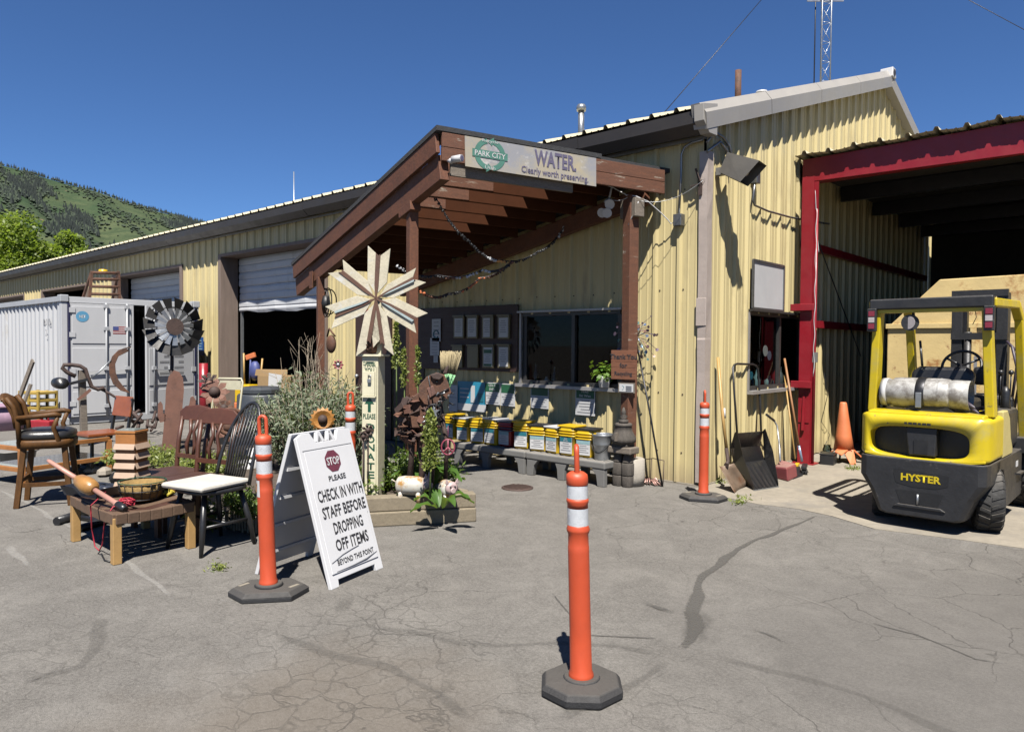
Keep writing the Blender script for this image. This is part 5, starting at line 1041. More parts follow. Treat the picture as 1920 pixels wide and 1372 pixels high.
# ================================================================ plants
leafmat('sage_leaf',(.15,.19,.115),(.27,.31,.20),.2,.7); leafmat('weed_leaf',(.07,.13,.02),(.17,.25,.04),.35); leafmat('dock_leaf',(.05,.12,.02),(.10,.20,.035),.3,.4); leafmat('yellow_weed',(.17,.22,.04),(.33,.36,.09),.35); mat('twig',(.30,.245,.18),.85,var=.25); mat('green_stem',(.12,.17,.04),.7)
def shrub(label,P,w_,h,n,size,leaf,nst,seed,droop=.0,asp=.28,stem='twig',name='shrub',cat='shrub',z0=.19):
    r=np.random.default_rng(seed); t=thing(name,label,cat,(P[0],P[1],z0)); pts=[];nr=[]; b=MB()
    for k in range(nst):
        a=r.uniform(0,6.283); rr_=w_*math.sqrt(r.random()); hh=h*(.55+.5*r.random())*(1-.35*(rr_/w_)**2); top_=V((P[0]+math.cos(a)*rr_,P[1]+math.sin(a)*rr_,z0+hh)); bs=V((P[0]+math.cos(a)*rr_*.35,P[1]+math.sin(a)*rr_*.35,z0-.02)); mid=bs.lerp(top_,.5)+V((r.normal()*.03,r.normal()*.03,0))
        b.tube([bs,mid,top_],[.008,.005,.002],4); m=n//nst; f=r.uniform(.25,1.02,m)
        for ff in f:
            q=bs.lerp(mid,ff*2) if ff<.5 else mid.lerp(top_,ff*2-1); pts.append((q.x+r.normal()*.025,q.y+r.normal()*.025,q.z+r.normal()*.02)); nr.append((r.normal(),r.normal(),r.normal()+.6))
    part('stems',b,stem,t); leaves('foliage',pts,nr,size,leaf,t,aspect=asp,droop=droop); return t
sb_=PV(585,900,(-2.9,-2.75,0)); shrub('large grey-green sagebrush bush in the planter left of donation box',(sb_.x,sb_.y),.62,1.05,15000,.055,'sage_leaf',240,4)
q=PV(648,900,(-2.75,-2.4,0)); shrub('second sagebrush clump close behind the donation box',(q.x,q.y),.42,1.0,6500,.055,'sage_leaf',110,5)
def dry(label,px,base,n,seed):
    r=random.Random(seed); P=PV(px,860,base); b=MB()
    for k in range(n):
        a=P+V((r.uniform(-.15,.15),r.uniform(-.1,.1),.3-P.z)); tp_=a+V((r.uniform(-.28,.35),r.uniform(-.15,.15),r.uniform(.85,1.35))); m_=a.lerp(tp_,.55)+V((r.uniform(-.06,.06),0,0)); b.tube([a,m_,tp_],[.006,.004,.0015],4)
        for q in range(4):
            f=r.uniform(.4,.95); s_=a.lerp(m_,f/.55) if f<.55 else m_.lerp(tp_,(f-.55)/.45); e_=s_+V((r.uniform(-.18,.18),r.uniform(-.1,.1),r.uniform(.05,.22))); b.tube([s_,e_],[.003,.001],4)
    single('dry_stalks',b,'twig',label,'dead stalks')
dry('bare pale dry stalks rising above the sagebrush',600,(-2.9,-2.6,0),16,3); dry('thin dry stalks leaning left in front of dark doorway',560,(-3.1,-2.7,0),9,8)
def dock(label,px,py,n,seed,ln=.26,h=.35):
    r=np.random.default_rng(seed); P=G(px,py,.19); t=thing('dock_plant',label,'plant',(P.x,P.y,.19))
    for k in range(n):
        a=r.uniform(0,6.283); L=ln*r.uniform(.7,1.25); W=L*.34; up_=r.uniform(.35,1.0)*h; d=V((math.cos(a),math.sin(a),0)); s_=V((-d.y,d.x,0)); b=MB(); vs=[];fs=[]; m=7
        for i in range(m+1):
            f=i/m; c=P+d*(.03+L*f*.9)+V((0,0,up_*math.sin(min(1,f*1.25)*1.9)*.8-.28*f*f*L)); w_=W*math.sin(math.pi*(f*.93+.05))**.8*.5; wob=.012*math.sin(i*2.3+k)
            vs+=[c+s_*w_+V((0,0,.015+wob)),c,c-s_*w_+V((0,0,.015-wob))]
            if i: fs+=[(3*i-3,3*i-2,3*i+1,3*i),(3*i-2,3*i-1,3*i+2,3*i+1)]
        b.add(vs,fs,0,True); part('leaf',b,'dock_leaf',t)
    return t
dock('broad-leaved dock plant flopping over the planter corner timber',826,952,7,3,.30,.22); dock('broad-leaved dock growing under the metal horse',800,925,13,6,.36,.42)
def spire(label,px,py,h,seed,n=900,w_=.045,lo=.72):
    r=np.random.default_rng(seed); P=G(px,py,.19); t=thing('seed_spire',label,'plant',(P.x,P.y,.19)); b=MB(); b.tube([P,P+V((.01,0,h*.5)),P+V((0,0,h))],[.01,.007,.003],5); part('stem',b,'green_stem',t)
    z=P.z+h*(lo+(1-lo)*r.random(n)); rad=w_*np.minimum(1,(1.02-(z-P.z)/h)*5)*(.6+.6*r.random(n)); a=r.uniform(0,6.283,n); q=np.stack([P.x+np.cos(a)*rad*r.random(n)**.5,P.y+np.sin(a)*rad*r.random(n)**.5,z],1); leaves('seed_heads',q,r.normal(size=(n,3)),.028,'yellow_weed',t,aspect=.7)
spire('tall yellow-green dock spire in front of the horse legs',806,950,.80,2,1100,.07,.4); spire('yellow-green seed spire right behind the donation box',742,905,1.55,4,420,.035); spire('short seed spire between porch post and horse',757,905,1.30,5,300,.035); spire('seed spire left of the horse head',782,905,1.32,6,300,.03)
def weeds(label,px,py,w_,h,n,seed,leaf='weed_leaf',size=.05,z=.19): P=G(px,py,z); shrub(label,(P.x,P.y),w_,h,n,size,leaf,max(12,n//40),seed,name='weed_patch',cat='weeds',stem='green_stem',z0=z-.02,asp=.35)
weeds('leafy green weeds at the foot of the donation box',660,925,.35,.25,1500,7); weeds('green weeds between donation box and pigs',735,915,.35,.42,2600,8); weeds('lush weeds behind the pigs',790,910,.4,.35,2200,9)
weeds('yellow-green weeds left of the metal cactus',262,868,.4,.22,1500,10,'yellow_weed',.05); weeds('yellow-green weeds right of the metal cactus',385,885,.45,.24,1800,11,'yellow_weed',.05); weeds('weeds under the black windsor chair',470,955,.25,.22,800,12); weeds('tiny weed tuft growing from the asphalt crack',402,1068,.07,.05,160,13,'yellow_weed',.03,z=0.0); weeds('thin grass along the foot of gable wall',1395,940,.2,.04,150,14,'yellow_weed',.05,z=.0); weeds('grass tuft beside the shovel blade',1352,905,.1,.05,110,15,'yellow_weed',.05,z=.0); weeds('dry grass tuft near the orange cone',1600,880,.12,.05,200,16,'yellow_weed',.04,z=.0); weeds('green seedling under the woven bench',385,990,.1,.28,160,17,'weed_leaf',.09,z=0.0)
# small metal flowers
def mflower(label,px,py,base,r,npet,matn,cm,stem_to,tilt=0,name='metal_flower'):
    c=PV(px,py,base); n=to_cam(c); n=(n+V((0,0,tilt))).normalized(); u=V((0,0,1)).cross(n).normalized(); w_=n.cross(u); t=thing(name,label,'metal flower',(c.x,c.y,stem_to))
    for k in range(npet):
        a=6.283*k/npet; d=u*math.cos(a)+w_*math.sin(a); s_=-u*math.sin(a)+w_*math.cos(a); part('petal',MB().prism([c+d*r*.25-s_*r*.10,c+d*r*.7-s_*r*.22+n*.02,c+d*r+n*.0,c+d*r*.7+s_*r*.22+n*.02,c+d*r*.25+s_*r*.10],n*.004),matn,t)
    b=MB(); b.ball(c+n*.01,(r*.38,r*.38,r*.38),12,8); part('centre',b,cm,t); b=MB(); b.tube([c,V((c.x,c.y,(c.z+stem_to)/2)),V((c.x,c.y,stem_to))],.007,6); part('stem',b,'rust_dark',t)
mat('sunflower_orange',(.42,.18,.03),.6,var=.4,scale=12)
mflower('rusty orange metal sunflower behind the white sign',605,786,(-2.3,-3.1,0),.125,16,'sunflower_orange','rust_dark',.19); mflower('big rust brown metal flower near the grey bin',402,735,(-5.6,-2.6,0),.20,9,'rust_pink','rust_dark',.1,.4); mflower('dark metal flower above the big rust one',392,715,(-5.7,-2.5,0),.14,8,'rust_dark','rust_dark',.1,.6); mflower('brown metal flower tucked behind the chairs',430,800,(-4.2,-3.2,0),.18,8,'rust_pink','rust',.1,.2); mflower('pointed rust metal leaf flower by windsor chair',512,790,(-3.4,-3.2,0),.16,4,'rust','rust_dark',.1); mflower('small pink pinwheel flower beside the porch post',634,684,(-4.0,-2.3,0),.07,8,'peace_pink','galv',.3)
mflower('cluster of dark metal clover leaves on the donation box',690,806,dp+n0*.13-rr0*.08,.06,7,'rust_dark','rust_dark',.2); mflower('second dark clover head beside the donation box',681,818,dp+n0*.16-rr0*.12,.05,6,'rust_dark','rust_dark',.2)
# coiled cables and mask on porch post
cq=PV(612,568,P1+e1*.1); b=MB(); rnd=random.Random(5)
for k in range(4):
    r=rnd.uniform(.09,.16); n=V((rnd.uniform(-.3,.3),-1,0)).normalized(); u=V((0,0,1)).cross(n).normalized(); o_=V((rnd.uniform(-.05,.05),rnd.uniform(-.03,.03),rnd.uniform(-.03,.03))); b.tube([cq+o_+u*r*math.cos(a)+V((0,0,r*1.2*math.sin(a))) for a in np.linspace(0,6.283,24)[:-1]],.008,5,close=True)
b.lathe([(.05,-.08),(.06,0),(.04,.09)],cq+V((.02,-.02,0)),12); single('coiled_cable',b,'black','black coiled cable and lamp hanging on the left porch post','cable coil')
b=MB(); mq=PV(621,645,P1+e1*.08); b.ball(mq,(.09,.05,.12),12,8); b.tube([mq+V((-.09,0,.1)),mq+V((0,-.03,.2)),mq+V((.09,0,.1))],.012,6); single('rusty_post_mask',b,'rust','rusty round ornament hung low on the left porch post','ornament')

b=MB(); q=PV(432,790,(-3.9,-3.3,0)); nn_=to_cam(q); uu_=V((0,0,1)).cross(nn_).normalized(); b.tube([q+uu_*.14*math.cos(a)+V((0,0,.14*math.sin(a))) for a in np.linspace(0,6.283,28)[:-1]],.022,8,close=True); b.tube([q-V((0,0,.14)),V((q.x,q.y,.15))],.01,6); single('metal_hoop',b,'rust','rusty metal hoop on a stem between brown chairs and grey bin','hoop')
b=MB(); q=PV(528,806,(-3.2,-3.3,0)); b.lathe([(.02,-.05),(.10,-.03),(.14,.03),(.13,.03),(.09,-.015)],q,18,cap=False); b.tube([q-V((0,0,.05)),V((q.x,q.y,.15))],.01,6); single('metal_bowl_flower',b,'rust_dark','dark metal bowl flower head left of the white sign','metal flower')
b=MB(); rnd=random.Random(31); q=G(262,815)
for k in range(14):
    a=q+V((rnd.uniform(-.3,.3),rnd.uniform(-.2,.2),rnd.uniform(.02,.3))); b.tube([a,a+V((rnd.uniform(-.3,.3),rnd.uniform(-.2,.2),rnd.uniform(-.05,.25)))],.02+.02*rnd.random(),6)
single('scrap_heap',b,'rust_dark','dark heap of scrap metal rods between container and cactus','scrap metal')
mflower('tall rust metal flower left of the grey bin',420,765,(-5.0,-2.8,0),.13,7,'rust','rust_dark',.1,.3); mflower('dark metal flower low beside the cactus arm',375,790,(-5.0,-3.2,0),.12,6,'rust_dark','rust',.1,.3)
# ================================================================ tools against the gable wall
mat('ash_handle',(.50,.31,.10),.5,var=.2,scale=8,bump=.1); mat('brown_handle',(.36,.17,.07),.55,var=.2); mat('dustpan_red',(.26,.06,.065),.6,var=.2,dust=.4); mat('blade_rust',(.24,.17,.12),.6,.3,var=.35,scale=7,bump=.3,patch=((.20,.09,.04),5,.6,.1))
def tool_pts(pix,x): return [PX(px,py,x) for px,py in pix]
sh0=G(1382,921); t=thing('shovel','square-bladed shovel with wooden handle leaning left of the snow scoop','shovel',sh0)
hd=[PX(1346,670,.06),PX(1355,780,.16),PX(1362,840,.22)]; part('handle',MB().tube(hd,.017,10),'ash_handle',t); part('grip_tape',MB().tube([PX(1357,765,.155),PX(1358,784,.165)],.0178,10),'white_paper',t)
sk_=[hd[-1],PX(1365,865,.25),PX(1362,872,.28)]; part('socket',MB().tube(sk_,[.021,.02,.026],10),'rust_dark',t)
bl=[PX(1348,873,.22),PX(1376,868,.33),G(1403,910,.01),G(1377,924,.01)]; b=MB(); vs=[];fs=[]
for i in range(7):
    for j in range(7):
        u,v=i/6,j/6; p=bl[0].lerp(bl[1],u).lerp(bl[3].lerp(bl[2],u),v); p=p+V((-.03,-.03,-.02))*math.sin(math.pi*u)*(1-.4*v); vs.append(p)
for i in range(6):
    for j in range(6): fs.append((i*7+j,(i+1)*7+j,(i+1)*7+j+1,i*7+j+1))
b.add(vs,fs,0,True); o=part('blade',b,'blade_rust',t); so_=o.modifiers.new('thick','SOLIDIFY'); so_.thickness=.004
# snow scoop
t=thing('snow_scoop','black plastic snow scoop with tubular push handle leaning on the wall','snow scoop',G(1435,916))
hl=[PX(1382,812,.16),PX(1377,740,.10),PX(1374,690,.06),PX(1377,684,.055),PX(1382,682,.055),PX(1412,683,.055),PX(1418,686,.055),PX(1421,693,.06),PX(1425,750,.10),PX(1427,808,.16)]; part('push_handle',MB().tube(hl,.013,8),'black_plastic',t)
tl_,tr2=PX(1377,812,.17),PX(1430,808,.17); ml,mr=PX(1376,870,.12),PX(1433,862,.12); fl2,fr2=G(1414,919,.01),G(1459,912,.01)
bl2=V((tl_.x-.12,tl_.y,.26)); br2=V((tr2.x-.12,tr2.y,.26))
b=MB(); n=9; prof=[(tl_,tr2),(tl_.lerp(ml,.5)+V((-.05,0,0)),tr2.lerp(mr,.5)+V((-.05,0,0))),(ml,mr),(ml.lerp(fl2,.25),mr.lerp(fr2,.25)),(fl2,fr2)]; vs=[];fs=[]; m=25
for r,(a,c) in enumerate(prof):
    for i in range(m+1):
        u=i/m; p=a.lerp(c,u); rib=.014*(1 if (i%4 in(2,3)) and .1<u<.92 else 0)*(1 if r>=3 else 0); vs.append(p+V((.4,-.3,.8)).normalized()*rib)
for r in range(len(prof)-1):
    for i in range(m): fs.append((r*(m+1)+i,r*(m+1)+i+1,(r+1)*(m+1)+i+1,(r+1)*(m+1)+i))
b.add(vs,fs); o=part('pan',b,'black_plastic',t); sm_=o.modifiers.new('thick','SOLIDIFY'); sm_.thickness=.006
for a,c,e_ in((tl_,ml,fl2),(tr2,mr,fr2)):
    up_=V((.10,-.04,.10)); part('side_wall',MB().prism([a,a+up_*.35,c+up_*1.25,e_+V((0,0,.035)),e_,c],(.0,.008,0)),'black_plastic',t)
part('wear_strip',MB().bar(fl2,fr2,.025,.012),'galv',t)
# red long-handled dustpan
dpn=G(1470,903); t=thing('lobby_dustpan','faded red lobby dustpan with bent metal handle','dustpan',dpn); q=[G(1450,897),G(1478,906),G(1497,896),G(1466,888)]
b=MB(); q2=[G(1452,897),G(1478,904),G(1496,895),G(1466,888)]; top_=[p+V((-.03,.02,.16)) for p in q2]; b.add(q2+[top_[0]+V((.02,0,-.02)),top_[1],top_[2],top_[3]+V((0,0,.01))],[(0,1,2,3),(4,7,6,5),(0,4,5,1),(1,5,6,2),(2,6,7,3),(3,7,4,0)]); part('pan_hood',b,'dustpan_red',t,.02)
part('handle',MB().tube([PX(1463,865,.40),PX(1461,830,.3),PX(1457,798,.2),PX(1450,786,.17),PX(1437,778,.15)],.011,8),'galv',t); part('grip',MB().tube([PX(1452,789,.175),PX(1437,777,.15)],.015,8),'black_plastic',t)
# two long-handled tools by the red post
b1=G(1501,886); t=thing('long_broom','long brown-handled push broom leaning by the red post','broom',b1); part('handle',MB().tube([PX(1471,672,.05),PX(1498,835,.32)],.014,8),'brown_handle',t); part('taped_sleeve',MB().tube([PX(1498,835,.32),PX(1504,865,.36)],.016,8),'blue_leafmetal',t)
b=MB(); c=G(1508,888); b.box(c+V((0,0,.09)),(.06,.26,.04),.3); part('head',b,'black_plastic',t,.006); b=MB(); rnd=random.Random(1)
for k in range(60): x=rnd.uniform(-.12,.12); p=c+Matrix.Rotation(.3,3,'Z')@V((rnd.uniform(-.025,.025),x,.075)); b.tube([p,p+V((rnd.uniform(-.02,.03),rnd.uniform(-.02,.02),-.072))],.003,4)
part('bristles',b,'black_rubber',t)
b2=G(1490,893); t=thing('thin_broom','thin pale-handled broom with yellow collar beside the brown one','broom',b2); part('handle',MB().tube([PX(1471,703,.05),PX(1491,860,.34)],.010,8),'ash_handle',t); part('collar',MB().box(PX(1494,872,.36),(.05,.13,.05),.2),'bucket_yellow',t,.01); part('head',MB().prism([PX(1487,876,.40),PX(1500,874,.40),G(1506,892,.005),G(1487,899,.005)],(-.03,.02,0)),'black_plastic',t,.004)
# battered cone, battery box, jar
cq=G(1584,866); t=thing('traffic_cone','battered faded orange traffic cone with torn base','traffic cone',cq); b=MB(); b.lathe([(.13,.16),(.10,.35),(.075,.55),(.045,.78),(.035,.80),(.03,.80)],cq+V((-.01,0,0)),18,M=Matrix(((1,0,-.03),(0,1,0),(0,0,1)))); part('body',b,'orange_faded',t)
for k,(a,dr) in enumerate(((.3,.16),(1.7,.14),(3.2,.20),(4.7,.17),(5.4,.14))):
    d=V((math.cos(a),math.sin(a),0)); s_=V((-d.y,d.x,0)); part('torn_flap',MB().prism([cq+d*.10+s_*.07+V((0,0,.17)),cq+d*.10-s_*.07+V((0,0,.17)),cq+d*(.12+dr)-s_*.03+V((0,0,.16 if k%2 else .005)),cq+d*(.10+dr)+s_*.05+V((0,0,.12 if k%2 else .005))],(0,0,.012)),'orange_faded',t)
b=MB(); 
for dx,dy in((-.1,-.1),(.12,-.08),(.1,.12),(-.1,.1)): b.bar(cq+V((dx,dy,0)),cq+V((dx*.8,dy*.8,.17)),.02,.02)
part('inner_stand',b,'black_plastic',t)
bq=G(1553,870); t=thing('battery_box','small black lidded plastic box on the slab by the red post','box',bq); part('case',MB().box(bq+V((0,0,.065)),(.17,.24,.13),.15),'black_plastic',t,.01); part('lid',MB().box(bq+V((0,0,.14)),(.18,.25,.02),.15),'black_plastic',t,.006); part('tag',MB().box(bq+V((.09,-.06,.08)),(.004,.03,.04),.15),'white_paper',t)
b=MB(); b.lathe([(.055,0),(.06,.02),(.06,.12),(.045,.15),(.045,.18)],G(1548,858)+V((0,.05,0)),14); single('glass_jar',b,'bottle_glass','empty clear glass jar behind the black box','jar')
# cables on the red frame
cable('twisted_cable',[V((.345+.007*math.sin(k*.9),2.30+.008*math.cos(k*.9),3.3-k*.055)) for k in range(40)],.005,'white_paint','twisted white cable hanging down the red post','cable')
cable('loose_wire',[PX(1545,700,.03),PX(1552,740,.03),PX(1540,790,.03),PX(1556,815,.03),PX(1544,840,.03),PX(1535,866,.05)],.004,'metal_dark','thin loose wire trailing down the sunlit wall strip','wire')
b=MB(); p=PX(1534,670,.40); b.box(V((.35,2.33,p.z)),(.06,.03,.13)); t=single('switch_box',b,'plastic_grey','small grey switch box on the red post','electrical box')
cable('carport_wire',sag((.25,2.5,3.6),(.34,2.42,2.75),.08),.004,'white_paint','thin wire drooping from the carport beam','wire')
# big rusty yellow steel hopper inside the carport
mat('hopper_yellow',(.74,.56,.25),.6,var=.14,scale=2.5,bump=.25,bscale=20,patch=((.40,.18,.05),2.6,.60,.05),patch2=((.26,.10,.04),9,.66,.04))
hy=2.75; P=lambda px,py: PY(px,py,hy); hp_=[P(1664,612),P(1762,524),P(1925,508)]
t=thing('steel_hopper','large rust-stained yellow steel hopper standing behind the forklift','hopper',(2.6,hy+.8,0)); x0=P(1664,700).x; x1=5.2; ztop=P(1762,524).z; xs=P(1762,524).x; zs=P(1664,612).z
part('upper_shell',MB().prism([(x0,hy,zs),(x1,hy,zs+.02),(x1,hy,ztop+.05),(xs,hy+.0,ztop)],(0,1.7,0)),'hopper_yellow',t,.01); part('body',MB().box2((x0-.005,hy-.02,.1),(x1,hy+1.6,zs-.01)),'hopper_yellow',t,.01)
for k in range(4): part('stiffener',MB().box2((x0+.9+k*.55,hy-.06,.15),(x0+.96+k*.55,hy-.021,zs-.03)),'hopper_yellow',t)
part('rim_rail',MB().box2((x0-.02,hy-.05,zs-.03),(x1,hy-.0,zs+.03)),'hopper_yellow',t,.004)
for x in(x0+.2,x1-.3): part('skid',MB().box2((x,hy+.1,0),(x+.12,hy+1.5,.10)),'rust_dark',t)
# ================================================================ forklift, built at its own place and heading
mat('fl_yellow',(.66,.50,.010),.38,var=.08,scale=4,bump=.08,bscale=30,patch=((.20,.16,.08),11,.655,.03),patch2=((.50,.42,.12),3,.6,.1),coat=.05); mat('fl_pale',(.58,.49,.20),.5,var=.1,scale=5,bump=.05); mat('fl_black',(.020,.020,.022),.5,var=.35,scale=5,bump=.25,bscale=40,patch=((.10,.09,.08),10,.68,.05),dust=.2); mat('tyre',(.028,.027,.026),.8,var=.3,scale=12,bump=.4,dust=.35); mat('tank_white',(.50,.49,.47),.5,.15,var=.12,scale=7,bump=.15,patch=((.22,.20,.18),9,.53,.08),patch2=((.30,.20,.12),20,.70,.03)); mat('tail_red',(.24,.03,.05),.25); mat('lens_clear',(.5,.45,.45),.2); mat('hose',(.06,.045,.07),.5)
fo=thing('forklift','yellow and black forklift seen from behind with white gas tank','forklift',(2.245,-.45,0),rz=math.radians(-1.0))
def mir(fn):
    for s_ in(-1,1): fn(s_)
HW=.485
# counterweight: upper yellow shell with opening, lower black casting
def ring(pts,y): return [(x,y,z) for x,z in pts]
def loft(secs,mi=0):
    b=MB(); n=len(secs[0]); vs=[p for s_ in secs for p in s_]; fs=[]
    for k in range(len(secs)-1):
        for i in range(n): fs.append((k*n+i,k*n+(i+1)%n,(k+1)*n+(i+1)%n,(k+1)*n+i))
    fs.append(tuple(range(n))[::-1]); fs.append(tuple((len(secs)-1)*n+i for i in range(n))); return b.add(vs,fs,mi)
low=[(-HW,.60),(-HW,.43),(-.40,.30),(-.33,.13),(-.28,.115),(.28,.115),(.33,.13),(.40,.30),(HW,.43),(HW,.60)]
def sc_(pts,fx,dz=0,zf=1): return [(x*fx,z*zf+dz) for x,z in pts]
bl=part('lower_counterweight',loft([ring(sc_(low,.86),-.04),ring(sc_(low,.97),-.015),ring(low,.07),ring(low,.34),ring([(x,max(z,.12)) for x,z in low],.44)]),'fl_black',fo,.012)
# side skirts of the chassis
for s_ in(-1,1): part('side_skirt',MB().prism([(s_*HW,.70,.16),(s_*HW,1.42,.18),(s_*HW,1.42,.60),(s_*HW,.30,.60),(s_*HW,.30,.46),(s_*HW,.42,.52),(s_*HW,.58,.50),(s_*HW,.66,.38)],(-s_*.12,0,0)),'fl_black',fo,.01)
# yellow hood: a shell around the radiator opening
yo=lambda a,r1,r2,e=.42: (r1*math.copysign(abs(math.cos(a))**e,math.cos(a)),r2*math.copysign(abs(math.sin(a))**e,math.sin(a)))
n=48; outer=[];inner=[]
for k in range(n):
    a=2*math.pi*k/n; ox,oz=yo(a,HW*1.0,.185); outer.append((ox,.785+oz)); ix,iz=yo(a,.375,.128,.55); inner.append((ix-.03,.737+iz))
ob_=[(max(-HW,min(HW,x*1.08)),max(.602,min(.965,.785+(z-.785)*1.12))) for x,z in outer]
b=MB(); S_=[ring(inner,.13),ring(inner,.0),ring([(x*1.02,.737+(z-.737)*1.04) for x,z in inner],-.015),ring([(x*.9,z) for x,z in ob_],-.015),ring(ob_,.045),ring(ob_,.30),ring(ob_,.52)]
vs=[p for s_ in S_ for p in s_]; fs=[(k*n+i,k*n+(i+1)%n,(k+1)*n+(i+1)%n,(k+1)*n+i) for k in range(len(S_)-1) for i in range(n)]; b.add(vs,fs,0,True); fs2=[]
hd_=part('hood_shell',b,'fl_yellow',fo); part('radiator_cavity',MB().prism(ring(inner,.132),(0,.01,0)),'black',hd_)
part('centre_pillar',MB().prism([(-.10,.01,.625),(.10,.01,.625),(.11,.01,.865),(-.13,.01,.865)],(0,.10,0)),'fl_black',hd_,.01); part('pillar_recess',MB().box((-.01,.008,.70),(.10,.012,.12)),'black',hd_)
part('yellow_lip',MB().prism([(x,-.022,z) for x,z in((-.44,.612),(-.30,.592),(-.1,.578),(.15,.580),(.36,.597),(.46,.615),(.46,.632),(.2,.607),(-.1,.605),(-.3,.615),(-.44,.632))],(0,.03,0)),'fl_yellow',hd_,.003)
part('hood_top',loft([[(x,y,z) for x,y,z in((-.44,.03,.95),(.44,.03,.95),(.44,.03,.985),(-.44,.03,.985))],[(x,y,z) for x,y,z in((-.44,.5,.95),(.44,.5,.95),(.44,.5,1.0),(-.44,.5,1.0))]]),'fl_yellow',fo,.02)
for s_ in(-1,1): part('side_panel',MB().prism([(s_*HW,.52,.605),(s_*HW,.95,.605),(s_*HW,.95,.66),(s_*HW,.86,.76),(s_*HW,.80,.93),(s_*HW,.70,1.0),(s_*HW,.52,1.0)],(-s_*.05,0,0)),'fl_pale',fo,.01)
text('50',  'tail_red',fo,(HW+.002,.72,.93),(0,1,0),(0,0,1),h=.035) if 0 else None
# recessed nameplate and tow slot
np_=[(-.20,.47),(-.18,.39),(-.05,.365),(.12,.37),(.21,.40),(.215,.49),(-.195,.51)]
part('nameplate_recess',MB().prism([(x,-.0425,z) for x,z in np_],(0,.003,0)),'black',bl); text('HYSTER','fl_yellow',bl,(.01,-.0435,.445),(1,0,0),(0,0,1),w=.30,h=.062,bold=.035,lift=.002)
part('tow_slot',MB().prism([(x,-.0425,z) for x,z in((-.14,.22),(.14,.22),(.18,.33),(-.18,.33))],(0,.004,0)),'black',bl); part('tow_pin',MB().tube([(-.01,-.046,.225),(-.01,-.046,.31)],.009,8),'galv',bl); part('lower_ledge',MB().prism([(x,-.055,z) for x,z in((-.20,.19),(.20,.19),(.16,.215),(-.16,.215))],(0,.03,0)),'fl_black',bl,.006)
b=MB(); [b.box((-.12+k*.035,-.018,.895),(.028 if k%3 else .02,.004,.018)) for k in range(6)]; part('worn_decal',b,'black_plastic',hd_)
# wheels
def wheel(c,r,w_,rz,nl=22):
    t=MB(); M=Matrix.Rotation(rz,3,'Z')@Matrix(((0,0,1),(0,1,0),(-1,0,0))); t.lathe([(r*.62,-w_/2),(r*.92,-w_/2),(r,-w_*.38),(r*1.0,w_*.38),(r*.92,w_/2),(r*.62,w_/2)],c,40,M=M); tyre=part('wheel',t,'tyre',fo)
    lug=MB()
    for k in range(nl):
        a=2*math.pi*k/nl
        for s_ in(-1,1):
            aa=a+(math.pi/nl if s_>0 else 0); p=[]
            for (rr_,z,da) in((r*.995,s_*w_*.02,.10),(r*1.03,s_*w_*.02,.10),(r*1.03,s_*w_*.40,-.02),(r*.93,s_*w_*.505,-.04)):
                for dd in(-.055,.055): p.append(M@V((rr_*math.cos(aa+da+dd),rr_*math.sin(aa+da+dd),z))+V(c))
            lug.add(p,[(0,1,3,2),(2,3,5,4),(4,5,7,6),(0,2,4,6),(1,7,5,3),(0,6,7,1)])
    part('tread_lug',lug,'tyre',tyre,stuff=True)
    b=MB(); b.lathe([(r*.60,-w_*.36),(r*.62,-w_*.5),(r*.52,-w_*.5),(r*.46,-w_*.2),(r*.2,-w_*.2),(r*.16,-w_*.34),(.01,-w_*.34)],c,24,M=M,cap=False); b.lathe([(r*.60,w_*.36),(r*.62,w_*.5),(r*.52,w_*.5),(r*.46,w_*.2),(r*.2,w_*.2),(r*.16,w_*.34),(.01,w_*.34)],c,24,M=M,cap=False); part('rim',b,'plastic_grey',tyre)
wheel((.40,.42,.262),.258,.20,math.radians(17)); wheel((-.40,.42,.262),.258,.20,math.radians(17)); wheel((.47,1.88,.325),.32,.23,0,26); wheel((-.47,1.88,.325),.32,.23,0,26)
part('axle',MB().tube([(-.3,.42,.26),(.3,.42,.26)],.05,10),'fl_black',fo); part('underframe',MB().box2((-.33,.45,.16),(.33,2.0,.55)),'fl_black',fo,.02)
for s_ in(-1,1): part('front_fender',MB().prism([(s_*.36,1.45,.55),(s_*.36,1.45,.70),(s_*.36,2.2,.70),(s_*.36,2.25,.5),(s_*.36,2.1,.66),(s_*.36,1.65,.66)],(s_*.22,0,0)),'fl_black',fo,.01)
part('step_plate',MB().box((.49,1.25,.40),(.06,.22,.015)),'fl_black',fo); part('warning_label',MB().box((.488,1.16,.49),(.004,.09,.05)),'white_paper',fo)
# overhead guard
def gl(s_):
    part('rear_guard_leg',MB().prism([(s_*(HW-.005),.16,.97),(s_*(HW-.005),.30,.97),(s_*(HW-.045),.24,1.90),(s_*(HW-.045),.13,1.90)],(-s_*.065,0,0)),'fl_yellow',fo,.008)
    f_=MB(); f_.bar((s_*(HW-.02),1.62,.66),(s_*(HW-.03),1.30,1.80),.065,.10,(0,1,.2)); part('front_guard_leg',f_,'fl_yellow',fo,.008)
    f_=MB(); f_.bar((s_*(HW-.04),.15,1.90),(s_*(HW-.04),1.16,1.925),.075,.07); f_.bar((s_*(HW-.04),1.15,1.925),(s_*(HW-.03),1.30,1.80),.075,.07); part('guard_side_rail',f_,'fl_yellow',fo,.01)
    tl=part('tail_lamp',MB().box((s_*(HW-.045),.105,1.77),(.075,.045,.20)),'fl_black',fo,.006)
    for k in range(3): part('lamp_lens',MB().box((s_*(HW-.045),.0795,1.715+k*.055),(.05,.008,.046)),'tail_red' if k!=1 else 'lens_clear',tl,.002)
mir(gl)
